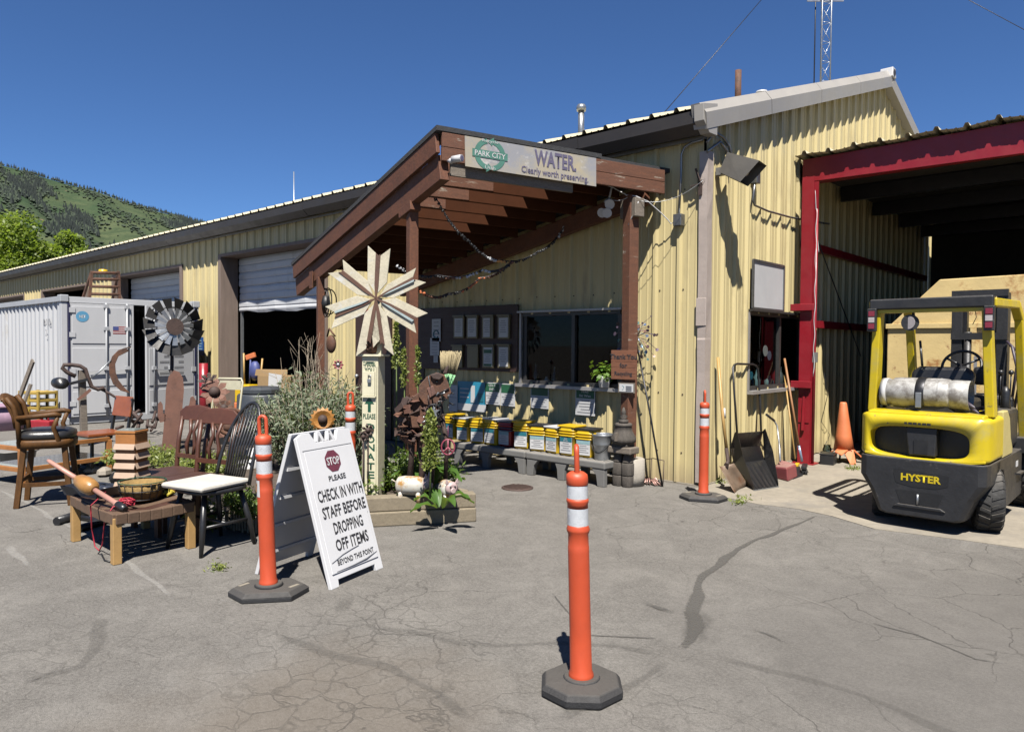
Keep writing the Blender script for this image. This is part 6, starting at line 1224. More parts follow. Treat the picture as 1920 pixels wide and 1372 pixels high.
part('rear_cross_bar',MB().prism([(-HW+.02,.10,1.86),(HW-.02,.10,1.86),(HW-.02,.10,1.955),(-HW+.02,.10,1.95)],(0,.10,0)),'fl_black',fo,.012); part('rear_cross_flange',MB().box2((-HW+.08,.12,1.83),(HW-.08,.2,1.858)),'fl_yellow',fo)
for k in range(6): part('roof_bar',MB().bar((-.34+.136*k,.18,1.925),(-.34+.136*k,1.2,1.945),.035,.02),'fl_black',fo)
part('front_cross_bar',MB().bar((-HW+.06,1.2,1.93),(HW-.06,1.2,1.93),.06,.05),'fl_black',fo)
wl_=MB(); wl_.lathe([(.02,-.08),(.055,-.05),(.07,0),(.07,.02)],(-.15,.16,1.745),18,M=Matrix.Rotation(math.radians(90),3,'X')@Matrix.Rotation(.25,3,'Y')); w2_=part('work_light',wl_,'fl_black',fo); b=MB(); b.disc((-.155,.138,1.745),.055,(-.25,-1,0),18,.003); part('lens',b,'lens_clear',w2_); part('lamp_bracket',MB().bar((-.13,.18,1.80),(-.13,.16,1.86),.02,.02),'fl_black',w2_)
# mast
for x in(-.20,.20):
    part('mast_rail',MB().box2((x-.05,2.02,.12),(x+.05,2.16,2.10)),'fl_black',fo,.006); part('inner_rail',MB().box2((x*.7-.025,2.06,.12),(x*.7+.025,2.14,2.05)),'metal_dark',fo)
for z in(.4,1.0,1.62,2.06): part('mast_crossmember',MB().box2((-.25,2.0,z),(.25,2.05,z+.07)),'fl_black',fo)
part('lift_cylinder',MB().tube([(-.10,2.04,.15),(-.10,2.04,1.7)],.035,10),'fl_black',fo); part('mast_scale',MB().box((-.02,2.0,1.2),(.03,.004,.5)),'ink_grey',fo)
b=MB(); b.tube([(.30,1.95,.9),(.36,1.85,1.35),(.31,1.9,1.55),(.25,2.0,1.6)],.014,6); b.tube([(.33,1.95,.9),(.40,1.85,1.3),(.36,1.9,1.5),(.28,2.0,1.56)],.014,6); part('hydraulic_hose',b,'hose',fo)
part('carriage',MB().box2((-.48,2.17,.12),(.48,2.21,.55)),'fl_black',fo,.006)
for x in(-.3,.3): part('fork',MB().prism([(x-.06,2.22,.03),(x-.06,3.25,.03),(x-.06,3.25,.045),(x-.06,2.27,.075),(x-.06,2.27,.55),(x-.06,2.22,.55)],(.12,0,0)),'metal_dark',fo)
part('backrest_grid',MB().bar((-.48,2.19,.56),(-.48,2.19,1.15),.03,.03),'fl_black',fo)
# seat, dash, wheel
part('seat_back',MB().prism([(-.25,.62,1.06),(.22,.62,1.06),(.24,.66,1.31),(.17,.67,1.36),(-.20,.67,1.36),(-.27,.66,1.31)],(0,.09,0)),'black_plastic',fo,.03); part('seat_cushion',MB().box((-.01,.86,1.02),(.46,.42,.12)),'black_plastic',fo,.03); part('seat_pan',MB().box2((-.44,.5,.9),(.44,1.1,.96)),'fl_black',fo,.01)
cw=V((-.0,1.32,1.36)); M=Matrix.Rotation(math.radians(58),3,'X'); b=MB(); b.tube([cw+M@V((.165*math.cos(a),.165*math.sin(a),0)) for a in np.linspace(0,6.283,30)[:-1]],.014,8,close=True); sw=part('steering_wheel',b,'black_plastic',fo)
for a in(.5,2.6,4.7): part('spoke',MB().tube([cw,cw+M@V((.16*math.cos(a),.16*math.sin(a),0))],.012,6),'black_plastic',sw)
part('column',MB().tube([cw,cw+V((0,.18,-.35)),cw+V((0,.25,-.7))],[.04,.045,.05],10),'black_plastic',fo); part('dash_pod',MB().box((.19,1.30,1.27),(.16,.14,.17)),'black_plastic',fo,.03); part('dashboard',MB().box2((-.4,1.45,.66),(.4,1.55,1.08)),'fl_black',fo,.03)
for x in(.32,.40): part('lever',MB().tube([(x,1.28,1.0),(x+.01,1.26,1.30)],.007,6),'metal_dark',fo); part('lever_knob',MB().ball((x+.01,1.26,1.31),.024,10,8),'black_plastic',fo)
part('lever_boot',MB().lathe([(.05,.95),(.035,1.05),(.04,1.12),(.02,1.18)],(.37,1.27,0),10),'black_plastic',fo); part('grab_rod',MB().tube([(-.33,1.28,1.35),(-.37,1.34,1.60)],.012,6),'black_plastic',fo); part('floor_console',MB().box2((.2,1.0,.62),(.44,1.5,.98)),'fl_black',fo,.04)
# gas tank and its strap
Mx=Matrix(((0,0,1),(0,1,0),(-1,0,0))); tz=1.135; ty=.27
b=MB(); b.lathe([(.10,-.34),(.112,-.335),(.115,-.27),(.130,-.25),(.134,-.2),(.134,.12),(.129,.17),(.121,.19)],(-.035,ty,tz),28,M=Mx); tk=part('gas_tank',b,'tank_white',fo); b=MB(); b.lathe([(.121,.19),(.124,.20),(.124,.33),(.119,.33),(.119,.20)],(-.035,ty,tz),28,M=Mx,cap=False); part('collar',b,'tank_white',tk); part('foot_ring',MB().lathe([(.118,-.345),(.123,-.35),(.123,-.30),(.118,-.30)],(-.035,ty,tz),24,M=Mx),'white_paint',tk); part('weld_band',MB().lathe([(.1345,.10),(.1365,.11),(.1345,.12)],(-.035,ty,tz),28,M=Mx,cap=False),'tank_white',tk)
part('strap',MB().lathe([(.1355,-.04),(.139,-.035),(.139,.025),(.1355,.03)],(-.06,ty,tz),28,M=Mx,cap=False),'metal_dark',fo); part('strap_buckle',MB().box((-.065,ty-.142,tz-.05),(.045,.02,.13)),'galv',fo,.004); part('tank_cradle',MB().prism([(-.20,.18,.985),(.20,.18,.985),(.14,.18,1.03),(-.14,.18,1.03)],(0,.2,0)),'fl_black',fo)
b=MB(); b.tube([(.24,ty,tz-.05),(.34,ty-.03,tz-.11),(.40,ty+.1,tz-.09),(.42,ty+.3,tz-.12)],.018,7); b.tube([(.26,ty+.02,tz-.08),(.36,ty-.05,tz-.14),(.42,ty+.05,tz-.13)],.018,7); part('gas_hose',b,'hose',fo); part('valve',MB().tube([(.16,ty,tz-.02),(.26,ty,tz-.04)],.018,8),'galv',tk)
b=MB(); b.tube([(-.40,ty+.1,1.0),(-.41,ty+.05,1.12),(-.36,ty+.1,1.16)],.018,6); part('gas_hose',b,'hose',fo); b=MB(); b.tube([(.33,.14,1.85),(.345,.13,1.78),(.32,.13,1.72)],.003,4); part('loose_wire',b,'black',fo)
for s_ in(-1,1): part('guard_lettering_plate',MB().box((s_*(HW-.0)+s_*.006,1.37,1.55),(.003,.03,.16)),'black',fo)
# ================================================================ shipping container
mat('cont_white',(.58,.585,.60),.5,var=.07,scale=1.5,bump=.12,bscale=6,patch=((.36,.28,.13),1.3,.70,.08),aniso=(1,1,.35)); mat('cont_trim',(.44,.45,.47),.5,var=.1,scale=3,bump=.1); mat('navy_seal',(.012,.012,.06),.5); mat('flag_red',(.35,.05,.05),.6,bump=0); mat('flag_blue',(.06,.08,.25),.6,bump=0); mat('decal_blue',(.12,.35,.55),.5,bump=0)
cx,cy0,cy1,CH,CL=-11.2,-2.94,-.52,2.37,6.06
cont=thing('shipping_container','pale grey shipping container with one door leaf ajar','container',(cx-3,-1.7,0))
def corr(P,du,nr,L,z0,z1,name,amp=.035,per=.28):
    n=int(L/per); vs=[];fs=[]; k=0
    for i in range(n):
        for f,d in((0,0),(.25,0),(.4,1),(.85,1)): vs+=[V(P)+V(du)*((i+f)*L/n)-V(nr)*amp*d+V((0,0,z0)),V(P)+V(du)*((i+f)*L/n)-V(nr)*amp*d+V((0,0,z1))]
    vs+=[V(P)+V(du)*L+V((0,0,z0)),V(P)+V(du)*L+V((0,0,z1))]; m=len(vs)//2
    for i in range(1,m): fs.append((2*i-2,2*i,2*i+1,2*i-1))
    return part(name,MB().add(vs,fs),'cont_white',cont)
corr((cx-CL,cy0,0),(1,0,0),(0,-1,0),CL-.12,.14,CH-.1,'side_wall'); corr((cx-CL,cy1,0),(1,0,0),(0,1,0),CL-.12,.14,CH-.1,'side_wall'); corr((cx-CL,cy0,0),(0,1,0),(-1,0,0),2.42,.14,CH-.1,'end_wall')
part('roof_panel',MB().box2((cx-CL,cy0+.02,CH-.07),(cx-.06,cy1-.02,CH-.04)),'cont_white',cont); part('floor_panel',MB().box2((cx-CL,cy0+.02,.10),(cx-.06,cy1-.02,.14)),'interior_dark',cont)
for y in(cy0,cy1):
    part('top_rail',MB().box2((cx-CL,y-.03,CH-.1),(cx-.13,y+.03,CH-.0)),'cont_trim',cont,.006); part('bottom_rail',MB().box2((cx-CL,y-.03,.03),(cx-.13,y+.03,.15)),'cont_trim',cont,.006); part('corner_post',MB().box2((cx-.12,y-.05,.12),(cx,y+.05,CH-.1)),'cont_white',cont,.006)
    for z in(0,CH-.11): part('corner_casting',MB().box2((cx-.16,y-.07,z),(cx+.02,y+.07,z+.13)),'cont_trim',cont,.012)
part('door_header',MB().box2((cx-.1,cy0+.08,CH-.12),(cx,cy1-.08,CH-.01)),'cont_white',cont,.006); part('door_sill',MB().box2((cx-.1,cy0+.08,.02),(cx,cy1-.08,.14)),'cont_trim',cont)
def leaf(org,d,wd,nm,lab=None,decals=True):
    d=V(d).normalized(); n=V((d.y,-d.x,0)) if d.y>0 else V((-d.y,d.x,0)); o=V(org); n=n if n.x>0 else -n
    Q=lambda u,z,e=0: o+d*u+n*e+V((0,0,z)); lf=part(nm,MB().prism([Q(0,.15),Q(wd,.15),Q(wd,CH-.13),Q(0,CH-.13)],n*.045),'cont_white',cont,.004,label=lab)
    for z0,z1 in((.20,.62),(.70,1.42),(1.50,CH-.18)): part('door_field',MB().prism([Q(.05,z0,.045),Q(wd-.05,z0,.045),Q(wd-.05,z1,.045),Q(.05,z1,.045)],n*.012),'cont_white',lf,.006)
    part('edge_seal',MB().prism([Q(-.012,.15),Q(.012,.15),Q(.012,CH-.13),Q(-.012,CH-.13)],n*.06),'navy_seal',lf)
    for u in(wd*.55,wd*.88):
        part('lock_rod',MB().tube([Q(u,.12,.085),Q(u,CH-.10,.085)],.017,8),'cont_trim',lf)
        for z in(.3,1.0,1.75,CH-.2): part('rod_bracket',MB().prism([Q(u-.04,z,.057),Q(u+.04,z,.057),Q(u+.04,z+.07,.057),Q(u-.04,z+.07,.057)],n*.045),'cont_trim',lf,.004)
        part('handle_bar',MB().bar(Q(u,1.02,.11),Q(u-.30,.98,.10),.03,.012),'cont_trim',lf)
    for z in(.35,.95,1.62,CH-.3): part('hinge',MB().prism([Q(.0,z,.05),Q(.10,z,.05),Q(.10,z+.09,.05),Q(.0,z+.09,.05)],n*.02),'cont_white',lf)
    return lf,Q,n,d
l1,Q,n,d=leaf((cx,cy0+.06,0),(0,1,0),1.12,'door_leaf')
b=MB(); b.prism([Q(.22,2.0,.058)+V((0,.11*math.cos(a),.10*math.sin(a))) for a in np.linspace(0,6.283,19)[:-1]],n*.002); part('round_decal',b,'decal_blue',l1); text('NET',  'white_paper',l1,Q(.22,2.0,.061),d,(0,0,1),w=.11,h=.055,bold=.02)
fz,fu=1.76,.86; part('flag_decal',MB().prism([Q(fu-.12,fz-.07,.058),Q(fu+.12,fz-.07,.058),Q(fu+.12,fz+.07,.058),Q(fu-.12,fz+.07,.058)],n*.001),'white_paper',l1)
for k in range(4): part('flag_stripe',MB().prism([Q(fu-.12,fz-.07+k*.04,.0595),Q(fu+.12,fz-.07+k*.04,.0595),Q(fu+.12,fz-.05+k*.04,.0595),Q(fu-.12,fz-.05+k*.04,.0595)],n*.001),'flag_red',l1)
part('flag_canton',MB().prism([Q(fu-.12,fz,.061),Q(fu-.02,fz,.061),Q(fu-.02,fz+.07,.061),Q(fu-.12,fz+.07,.061)],n*.001),'flag_blue',l1)
import bisect
def pxof(P):
    q=V(P)-CAM; return 960+CF*q.dot(R3)/q.dot(F2)
th=min(np.linspace(0,1.5,80),key=lambda a:abs(pxof((cx+1.14*math.sin(a),cy1-.06-1.14*math.cos(a),1.2))-272))
l2,Q,n,d=leaf((cx,cy1-.06,0),(math.sin(th),-math.cos(th),0),1.14,'door_leaf','container door leaf standing ajar with weight markings')
for k in range(5):
    for q_ in range(2): part('weight_marking',MB().prism([Q(.30+.34*q_,1.35-.11*k,.059),Q(.42+.34*q_+.1*((k+q_)%2),1.35-.11*k,.059),Q(.42+.34*q_+.1*((k+q_)%2),1.39-.11*k,.059),Q(.30+.34*q_,1.39-.11*k,.059)],n*.001),'ink_grey',l2)
p=PY(84,604,cy0-.037); text('B 013','ink_grey',cont,(p.x,cy0-.003,p.z),(1,0,0),(0,0,1),h=.13); text('2','ink_grey',cont,(p.x-.05,cy0-.003,p.z-.2),(1,0,0),(0,0,1),h=.13)
# step rack on top of the container
X0=-12.3; R=lambda px,py,x=X0: PX(px,py,x); t=thing('step_rack','rusty tubular step rack standing on the container roof','step rack',(X0,R(195,560).y,CH)); zb=CH-.03
for px0,px1 in((172,167),(222,224)):
    a,c=R(px0,509),R(px1,556); c.z=zb; part('leg',MB().bar(a,c,.05,.05),'rust',t); part('leg',MB().bar(a,V((a.x-.45,c.y,zb)),.04,.04),'rust',t)
for y0 in(511,523,537,551): part('rung',MB().tube([R(170,y0),R(223,y0+1.5)],.03,8),'rust',t)
b=MB(); q=R(200,510); b.lathe([(.05,0),(.09,.02),(.08,.09),(.02,.10)],q+V((-.2,0,-.03)),10); part('yellow_fitting',b,'bucket_yellow',t)
# lumber, crate, tote, toolbox by the container side
def lean_plank(pa,pb,w_,label,matn='grey_wood'):
    a=G(*pa); c=PV(pb[0],pb[1],a+V((-.1,.25,0)),(0,1,0)); single('leaning_plank',MB().bar(a+V((0,0,.0)),c,w_,.03,(0,1,0)),matn,label,'plank','weathered planks leaning on the container')
lean_plank((14,806),(62,676),.13,'weathered grey plank leaning highest against the container'); lean_plank((26,806),(58,720),.12,'shorter weathered plank beside the highest leaning one')
cq=G(72,797); t=thing('yellow_crate','small yellow plastic crate with slotted sides by the container','crate',cq); s_=.55; mat('crate_yellow',(.47,.32,.06),.6,var=.15)
for z in np.linspace(.05,.60,5): part('slat',MB().box(cq+V((0,0,z)),(.55,.36,.05),.35),'crate_yellow',t,.006)
for dx in(-.25,0,.25):
    for dy in(-.17,.17): part('upright',MB().box(cq+Matrix.Rotation(.35,3,'Z')@V((dx,dy,.32)),(.05,.03,.63),.35),'crate_yellow',t)
pq=G(6,806); t=thing('pink_tote','pink plastic storage tote at the left edge by container','tote',pq); mat('tote_pink',(.42,.27,.36),.5); b=MB(); b.lathe([(.27,0),(.31,.40)],pq+V((-.05,0,0)),20,sq=6); part('bin',b,'tote_pink',t); part('lid',MB().box(pq+V((-.05,0,.42)),(.68,.66,.035)),'tote_pink',t,.01)
rq=G(82,812); t=thing('red_toolbox','red plastic toolbox on the ground before the yellow crate','toolbox',rq); part('case',MB().box(rq+V((0,0,.11)),(.42,.20,.22),.5),'bucket_red',t,.02); b=MB(); b.tube([rq+V((-.08,0,.22)),rq+V((-.07,0,.28)),rq+V((.07,.05,.28)),rq+V((.08,.05,.22))],.015,6); part('handle',b,'bucket_red',t); text('TOOLS','white_paper',t,rq+V((0,-.12,.1)),(1,.5,0),(0,0,1),h=.06) if 0 else None
gq=G(30,870); t=thing('grey_tub','grey plastic tub standing under the coffee table','tub',gq); b=MB(); b.lathe([(.17,0),(.20,.16),(.21,.17)],gq,18,sq=5); part('bin',b,'plastic_grey',t); part('rim',MB().lathe([(.20,.165),(.225,.17),(.225,.185),(.20,.185)],gq,18,sq=5),'plastic_grey',t)
# blue wall sign
p=PY(374,649,-.05); t=thing('blue_sign','small blue notice sign on the yellow wall pier','sign',p-V((0,0,.2))); mat('sign_blue',(.03,.11,.36),.45,bump=0); part('plate',MB().box(p,(.38,.01,.40)),'sign_blue',t); b=MB()
for k in range(5): b.box(p+V((0,-.006,.12-.06*k)),(.22+.05*(k%2),.003,.02))
part('print_lines',b,'poster_teal_pale',t)
# red pipe guard, bin, cardboard, chair
q=G(382,800); b=MB(); b.tube([q,q+V((0,0,PV(382,681,q).z))],.075,16); t=single('pipe_guard',b,'red_steel','red pipe guard post beside the bay door jamb','guard post')
q=G(490,812); R0=.40; H0=PV(490,738,q).z; mat('bin_grey',(.055,.062,.072),.45,var=.1); t=thing('compost_bin','big dark grey lidded compost bin outside the open bay','bin',q)
b=MB(); b.lathe([(R0*1.08,0),(R0*1.0,H0*.5),(R0*.97,H0*.96),(R0*.93,H0)],q,28); part('body',b,'bin_grey',t); b=MB(); b.lathe([(R0*.78,H0),(R0*.84,H0+.02),(R0*.84,H0+.08),(R0*.70,H0+.12),(.1,H0+.13)],q,12,sm=False); part('lid',b,'bin_grey',t); b=MB(); b.box(q+V((R0*.9,-.1,H0*.7)),(.06,.12,.04)); part('latch',b,'black_plastic',t)
q=PV(525,780,(-8.9,-.35,0)); q.z=0; mat('cardboard',(.34,.22,.10),.8,var=.1); t=thing('cardboard_box','large open brown cardboard box behind the grey bin','box',q); H1=PV(525,692,q).z; az_=.55
part('carton',MB().box(q+V((0,0,(H1-.12)/2)),(.66,.45,H1-.12),az_),'cardboard',t); part('flap',MB().prism([q+V((-.28,-.36,H1-.12)),q+V((.28,-.02,H1-.12)),q+V((.26,.0,H1)),q+V((-.27,-.34,H1))],(0,.006,0)),'cardboard',t); part('paper_sheet',MB().prism([PV(x,y,q+V((.12,-.35,0))) for x,y in((502,745),(526,752),(528,703),(504,699))],(0,.004,0)),'white_paper',t)
q=PV(463,770,(-9.6,-.1,0)); q.z=0; t=thing('yellow_tool_caddy','yellow rolling caddy holding long-handled tools inside the bay','tool caddy',q); part('tub',MB().box(q+V((0,0,.55)),(.34,.30,.35),.4),'bucket_yellow',t,.02); part('frame',MB().box(q+V((0,0,.2)),(.36,.32,.36),.4),'orange_faded',t,.02)
for a,c,m_ in(((458,690),(457,662),'ash_handle'),((468,690),(470,672),'flag_blue'),((487,700),(492,672),'ash_handle')): part('handle',MB().tube([PV(*a,q)-V((0,0,.3)),PV(*c,q)],.018,7),m_,t)
part('brush_head',MB().box(PV(470,668,q),(.22,.06,.10),.4,M=Matrix.Rotation(.4,3,'Z')@Matrix.Rotation(-.3,3,'Y')),'orange_faded',t,.01); part('blue_bag',MB().ball(PV(478,695,q),(.13,.10,.20),12,8),'flag_blue',t)
q=G(398,830); t=thing('folding_chair','cream metal folding chair behind the rust flowers','chair',q); mat('cream_metal',(.55,.52,.38),.45)
hz_=PV(398,710,q).z; b=MB(); b.tube([q+V((-.2,-.1,0)),q+V((-.12,.05,.5)),q+V((-.1,.12,hz_-.05)),q+V((-.06,.14,hz_)),q+V((.26,.34,hz_)),q+V((.30,.34,hz_-.05)),q+V((.28,.3,.5)),q+V((.25,.1,0))],.016,7); part('frame',b,'cream_metal',t); part('seat',MB().box(q+V((.02,.05,.45)),(.38,.36,.02),.6),'cream_metal',t); part('back_slat',MB().bar(q+V((-.07,.13,hz_-.10)),q+V((.27,.33,hz_-.10)),.012,.14),'cream_metal',t); b=MB(); b.tube([q+V((-.28,.15,0)),q+V((-.1,.02,.46))],.014,6); b.tube([q+V((.15,.4,0)),q+V((.2,.2,.46))],.014,6); part('rear_legs',b,'cream_metal',t)
q=G(440,860); b=MB(); b.box(q+V((0,0,.25)),(.5,.06,.35),.6); b.box(q+V((.2,.2,.15)),(.05,.05,.3),.6); b.box(q+V((-.2,-.1,.15)),(.05,.05,.3),.6); single('dark_cloth_chair',b,'black','dark fabric seat back beyond the metal flowers','chair')
# ================================================================ metal windmill flower, cactus, moon sculpture
wb=V((-5.5,-3.4,.0)); hub=PV(326,613,wb); t=thing('windmill_flower','dark metal windmill flower with fan blades on a pole','windmill',wb); n=to_cam(wb); n=(Matrix.Rotation(.35,3,'Z')@n+V((0,0,.08))).normalized(); u=V((0,0,1)).cross(n).normalized(); w_=n.cross(u); RR=.36; mat('blade_dark',(.045,.043,.042),.5,.4,var=.3)
part('pole',MB().tube([V((wb.x,wb.y,0)),V((hub.x,hub.y,hub.z))-n*.06],.02,8),'rust_dark',t)
for k in range(15):
    a=6.283*k/15+.1; d=u*math.cos(a)+w_*math.sin(a); s_=-u*math.sin(a)+w_*math.cos(a); tw=n*.05
    part('blade',MB().prism([hub+d*.20-s_*.035-tw*.4,hub+d*.20+s_*.035+tw*.4,hub+d*RR+s_*.075+tw*.8,hub+d*RR-s_*.075-tw*.8],n*.004),'blade_dark',t); part('inner_blade',MB().prism([hub+d*.10-s_*.015+n*.02,hub+d*.10+s_*.02+n*.03,hub+d*.235+s_*.03+n*.03,hub+d*.235-s_*.03+n*.01],n*.003),'galv',t)
b=MB(); b.tube([hub+d_ for d_ in[(u*math.cos(a)+w_*math.sin(a))*.25-n*.03 for a in np.linspace(0,6.283,32)[:-1]]],.008,5,close=True); part('ring',b,'blade_dark',t); b=MB(); b.disc(hub+n*.03,.105,n,24,.015); part('hub_disc',b,'rust_dark',t)
cb=G(312,872); cb=V((cb.x,cb.y,.0)); C_=lambda px,py: PV(px,py,cb); t=thing('metal_cactus','rusty sheet metal saguaro cactus silhouette in the yard bed','sculpture',cb)
pts=[(300,872),(307,800),(310,755),(311,730),(316,706),(326,694),(336,697),(343,708),(345,730),(342,765),(350,768),(355,757),(357,745),(362,742),(367,750),(366,770),(358,782),(345,787),(340,800),(333,872)]; part('trunk_plate',MB().prism([C_(*p) for p in pts],to_cam(cb)*-.012),'rust_pink',t)
part('left_arm',MB().prism([C_(*p) for p in((310,790),(300,792),(296,780),(296,757),(301,752),(305,758),(306,775),(311,778))],to_cam(cb)*-.010),'rust_pink',t); part('rear_plate',MB().prism([C_(*p)-to_cam(cb)*.05 for p in((317,872),(322,700),(330,700),(333,740),(328,800),(325,872))],to_cam(cb)*-.01),'rust_dark',t)
mb_=G(158,836); M_=lambda px,py,dd=0: PV(px,py,mb_+to_cam(mb_)*dd); t=thing('bicycle_moon_sculpture','scrap sculpture of handlebars and a rusty crescent moon on a post','sculpture',mb_)
part('post',MB().bar(mb_,M_(153,694),.085,.085),'grey_wood',t,.004); part('handlebar',MB().tube([M_(142,706,.05),M_(126,698,.05),M_(117,690,.05),M_(120,684,.05),M_(135,684,.05),M_(150,686,.05),M_(160,692,.05),M_(165,708,.05),M_(172,725,.05),M_(184,730,.05),M_(196,727,.05)],.028,8),'rust_dark',t); part('mirror',MB().lathe([(.04,-.17),(.075,-.12),(.085,.0),(.08,.16),(.0,.17)],M_(111,718,.1),14,M=Matrix.Rotation(math.radians(90),3,'Y')),'black_plastic',t); part('cross_bar',MB().bar(M_(128,720,.06),M_(165,711,.06),.05,.04),'black',t); part('strut',MB().tube([M_(166,712,.03),M_(185,698,.03),M_(208,675,.03)],.012,6),'galv',t)
mo=[(236,652),(222,656),(210,668),(204,684),(205,702),(212,720),(226,732),(244,737),(232,725),(222,712),(217,698),(216,682),(222,668),(242,658)]; part('crescent_moon',MB().prism([M_(*p) for p in mo],to_cam(mb_)*.03),'rust',t,.006); part('horn',MB().tube([M_(238,657,.02),M_(246,650,.02),M_(229,655,.02)],.012,5),'rust_dark',t); part('pedal_plate',MB().prism([M_(*p,.08) for p in((144,748),(158,736),(168,728),(172,732),(160,743),(147,751))],to_cam(mb_)*.01),'rust_pink',t); part('chain',MB().tube([M_(196,727,.03),M_(201,742,.03),M_(205,755,.03),M_(208,766,.03)],.012,5),'rust_dark',t); part('tail_pipe',MB().tube([M_(190,730,.03),M_(206,738,.03),M_(222,748,.03),M_(238,750,.03)],.02,6),'rust_dark',t)
# ================================================================ furniture
mat('dark_stool_wood',(.12,.052,.012),.6,var=.4,scale=9,bump=.15,grain=.4,aniso=(2,2,.7),spec=.25); mat('oak_orange',(.44,.18,.050),.5,var=.2,scale=6,bump=.12,grain=.2); mat('pine_leg',(.50,.30,.11),.55,var=.2,scale=7,bump=.1); mat('seat_brown',(.085,.038,.026),.5,var=.3,scale=6,bump=.15,grain=.3); mat('cherry',(.30,.085,.026),.38,var=.25,scale=5,bump=.05,coat=.2); mat('chair_brown',(.10,.036,.020),.45,var=.3,scale=7,bump=.1); mat('leather_black',(.025,.024,.024),.35,var=.2,scale=20,bump=.15); mat('cushion',(.58,.55,.49),.85,var=.14,scale=9,bump=.25,bscale=15); mat('strap_brown',(.14,.082,.048),.7,var=.2,scale=9,bump=.3); mat('tower_slat',(.50,.36,.26),.55,var=.1); mat('glass_top',(.25,.29,.27),.08,var=.08,bump=0)
def yaw_of(d): return math.atan2(d.y,d.x)
# bar stool
bs=G(90,812,.66); bs=V((bs.x,bs.y,0)); t=thing('bar_stool','dark wooden bar stool with arms and black leather seat','bar stool',(bs.x,bs.y,0),rz=yaw_of(_R)+.38)
sh_=.66; t.scale=(.94,.94,.94)
for sx,sy in((-1,-1),(-1,1),(1,-1),(1,1)): part('leg',MB().bar((sx*.23,sy*.21,0),(sx*.17,sy*.17,sh_-.05),.05,.05),'dark_stool_wood',t,.006)
for sy in(-1,1): part('stretcher',MB().bar((-.21,sy*.195,.22),(.21,sy*.195,.22),.025,.04),'dark_stool_wood',t)
for sx in(-1,1): part('stretcher',MB().bar((sx*.205,-.19,.26),(sx*.205,.19,.26),.025,.04),'dark_stool_wood',t)
part('seat_frame',MB().lathe([(.20,sh_-.09),(.245,sh_-.08),(.25,sh_-.02),(.24,sh_)],(0,0,0),24,sq=4),'dark_stool_wood',t); b=MB(); b.lathe([(.235,sh_),(.25,sh_+.03),(.24,sh_+.07),(.18,sh_+.095),(.05,sh_+.10)],(0,0,0),28,sq=3.2); part('seat_cushion',b,'leather_black',t)
bp=[(-.20,sh_-.05),(-.215,sh_+.18),(-.25,sh_+.33),(-.31,sh_+.42)]
for sy in(-1,1): part('back_upright',MB().tube([(x,sy*.20,z) for x,z in bp],.024,8),'dark_stool_wood',t)
b=MB(); vs=[];fs=[]
for i,(x,z) in enumerate([(-.205,sh_+.12),(-.225,sh_+.24),(-.265,sh_+.34),(-.315,sh_+.425),(-.345,sh_+.42)]):
    for k in range(7): yv=-.2+.4*k/6; vs.append((x-.045*math.cos(yv/.2*1.3),yv,z+(.03*math.cos(yv/.2*2.2) if i>=3 else 0)))
    if i: fs+=[((i-1)*7+k,(i-1)*7+k+1,i*7+k+1,i*7+k) for k in range(6)]
b.add(vs,fs,0,True); o=part('back_panel',b,'dark_stool_wood',t); o.modifiers.new('thick','SOLIDIFY').thickness=.03
for sy in(-1,1): part('arm_rest',MB().tube([(-.22,sy*.215,sh_+.22),(-.05,sy*.24,sh_+.235),(.10,sy*.24,sh_+.25),(.16,sy*.235,sh_+.235)],[.022,.026,.028,.022],8),'dark_stool_wood',t); part('arm_support',MB().tube([(.13,sy*.235,sh_+.23),(.09,sy*.23,sh_+.12),(.13,sy*.225,sh_),(.12,sy*.21,sh_-.06)],[.02,.022,.026,.022],8),'dark_stool_wood',t)
# two-tier coffee table
A=G(41,911); u_=V((-.28,.96,0)).normalized(); v_=V((-.96,-.28,0)); L_,W_=.98,.60; Zt=PV(41,838,A).z; t=thing('coffee_table','orange oak two-tier coffee table with glass tops at left edge','table',A)
cor=[A,A+u_*L_,A+u_*L_+v_*W_,A+v_*W_]
for c in cor: part('leg',MB().bar(c,c+V((0,0,Zt-.03)),.06,.06),'oak_orange',t,.004)
for zz_,nm in((Zt-.02,'top_rail'),(.17,'shelf_rail')):
    for a,c in zip(cor,cor[1:]+cor[:1]): part(nm,MB().bar(a+V((0,0,zz_)),c+V((0,0,zz_)),.05,.045),'oak_orange',t,.003)
    part('glass_panel',MB().prism([p+V((0,0,zz_+.018)) for p in cor],(0,0,.008)),'glass_top',t)
# cherry chair with black metal legs
c0=G(192,811,.445); t=thing('cherry_chair','chair with cherry wood seat and back on black metal legs','chair',(c0.x,c0.y,0),rz=yaw_of(-_R*.55-_F*.83)); sh2=.445
part('seat',MB().box((.04,0,sh2),(.46,.44,.035)),'cherry',t,.008)
for sx,sy in((-1,-1),(-1,1),(1,-1),(1,1)): part('leg',MB().bar((sx*.20+.02,sy*.19,0),(sx*.19+.02,sy*.18,sh2-.02),.03,.03),'black_plastic',t)
for sy in(-1,1): part('back_post',MB().bar((-.19,sy*.18,sh2-.1),(-.27,sy*.18,sh2+.40),.03,.03,(0,1,0)),'black_plastic',t)
part('back_panel',MB().prism([(-.235,-.20,sh2+.18),(-.235,.20,sh2+.18),(-.28,.19,sh2+.42),(-.28,-.19,sh2+.42)],(.02,0,.004)),'cherry',t,.006)
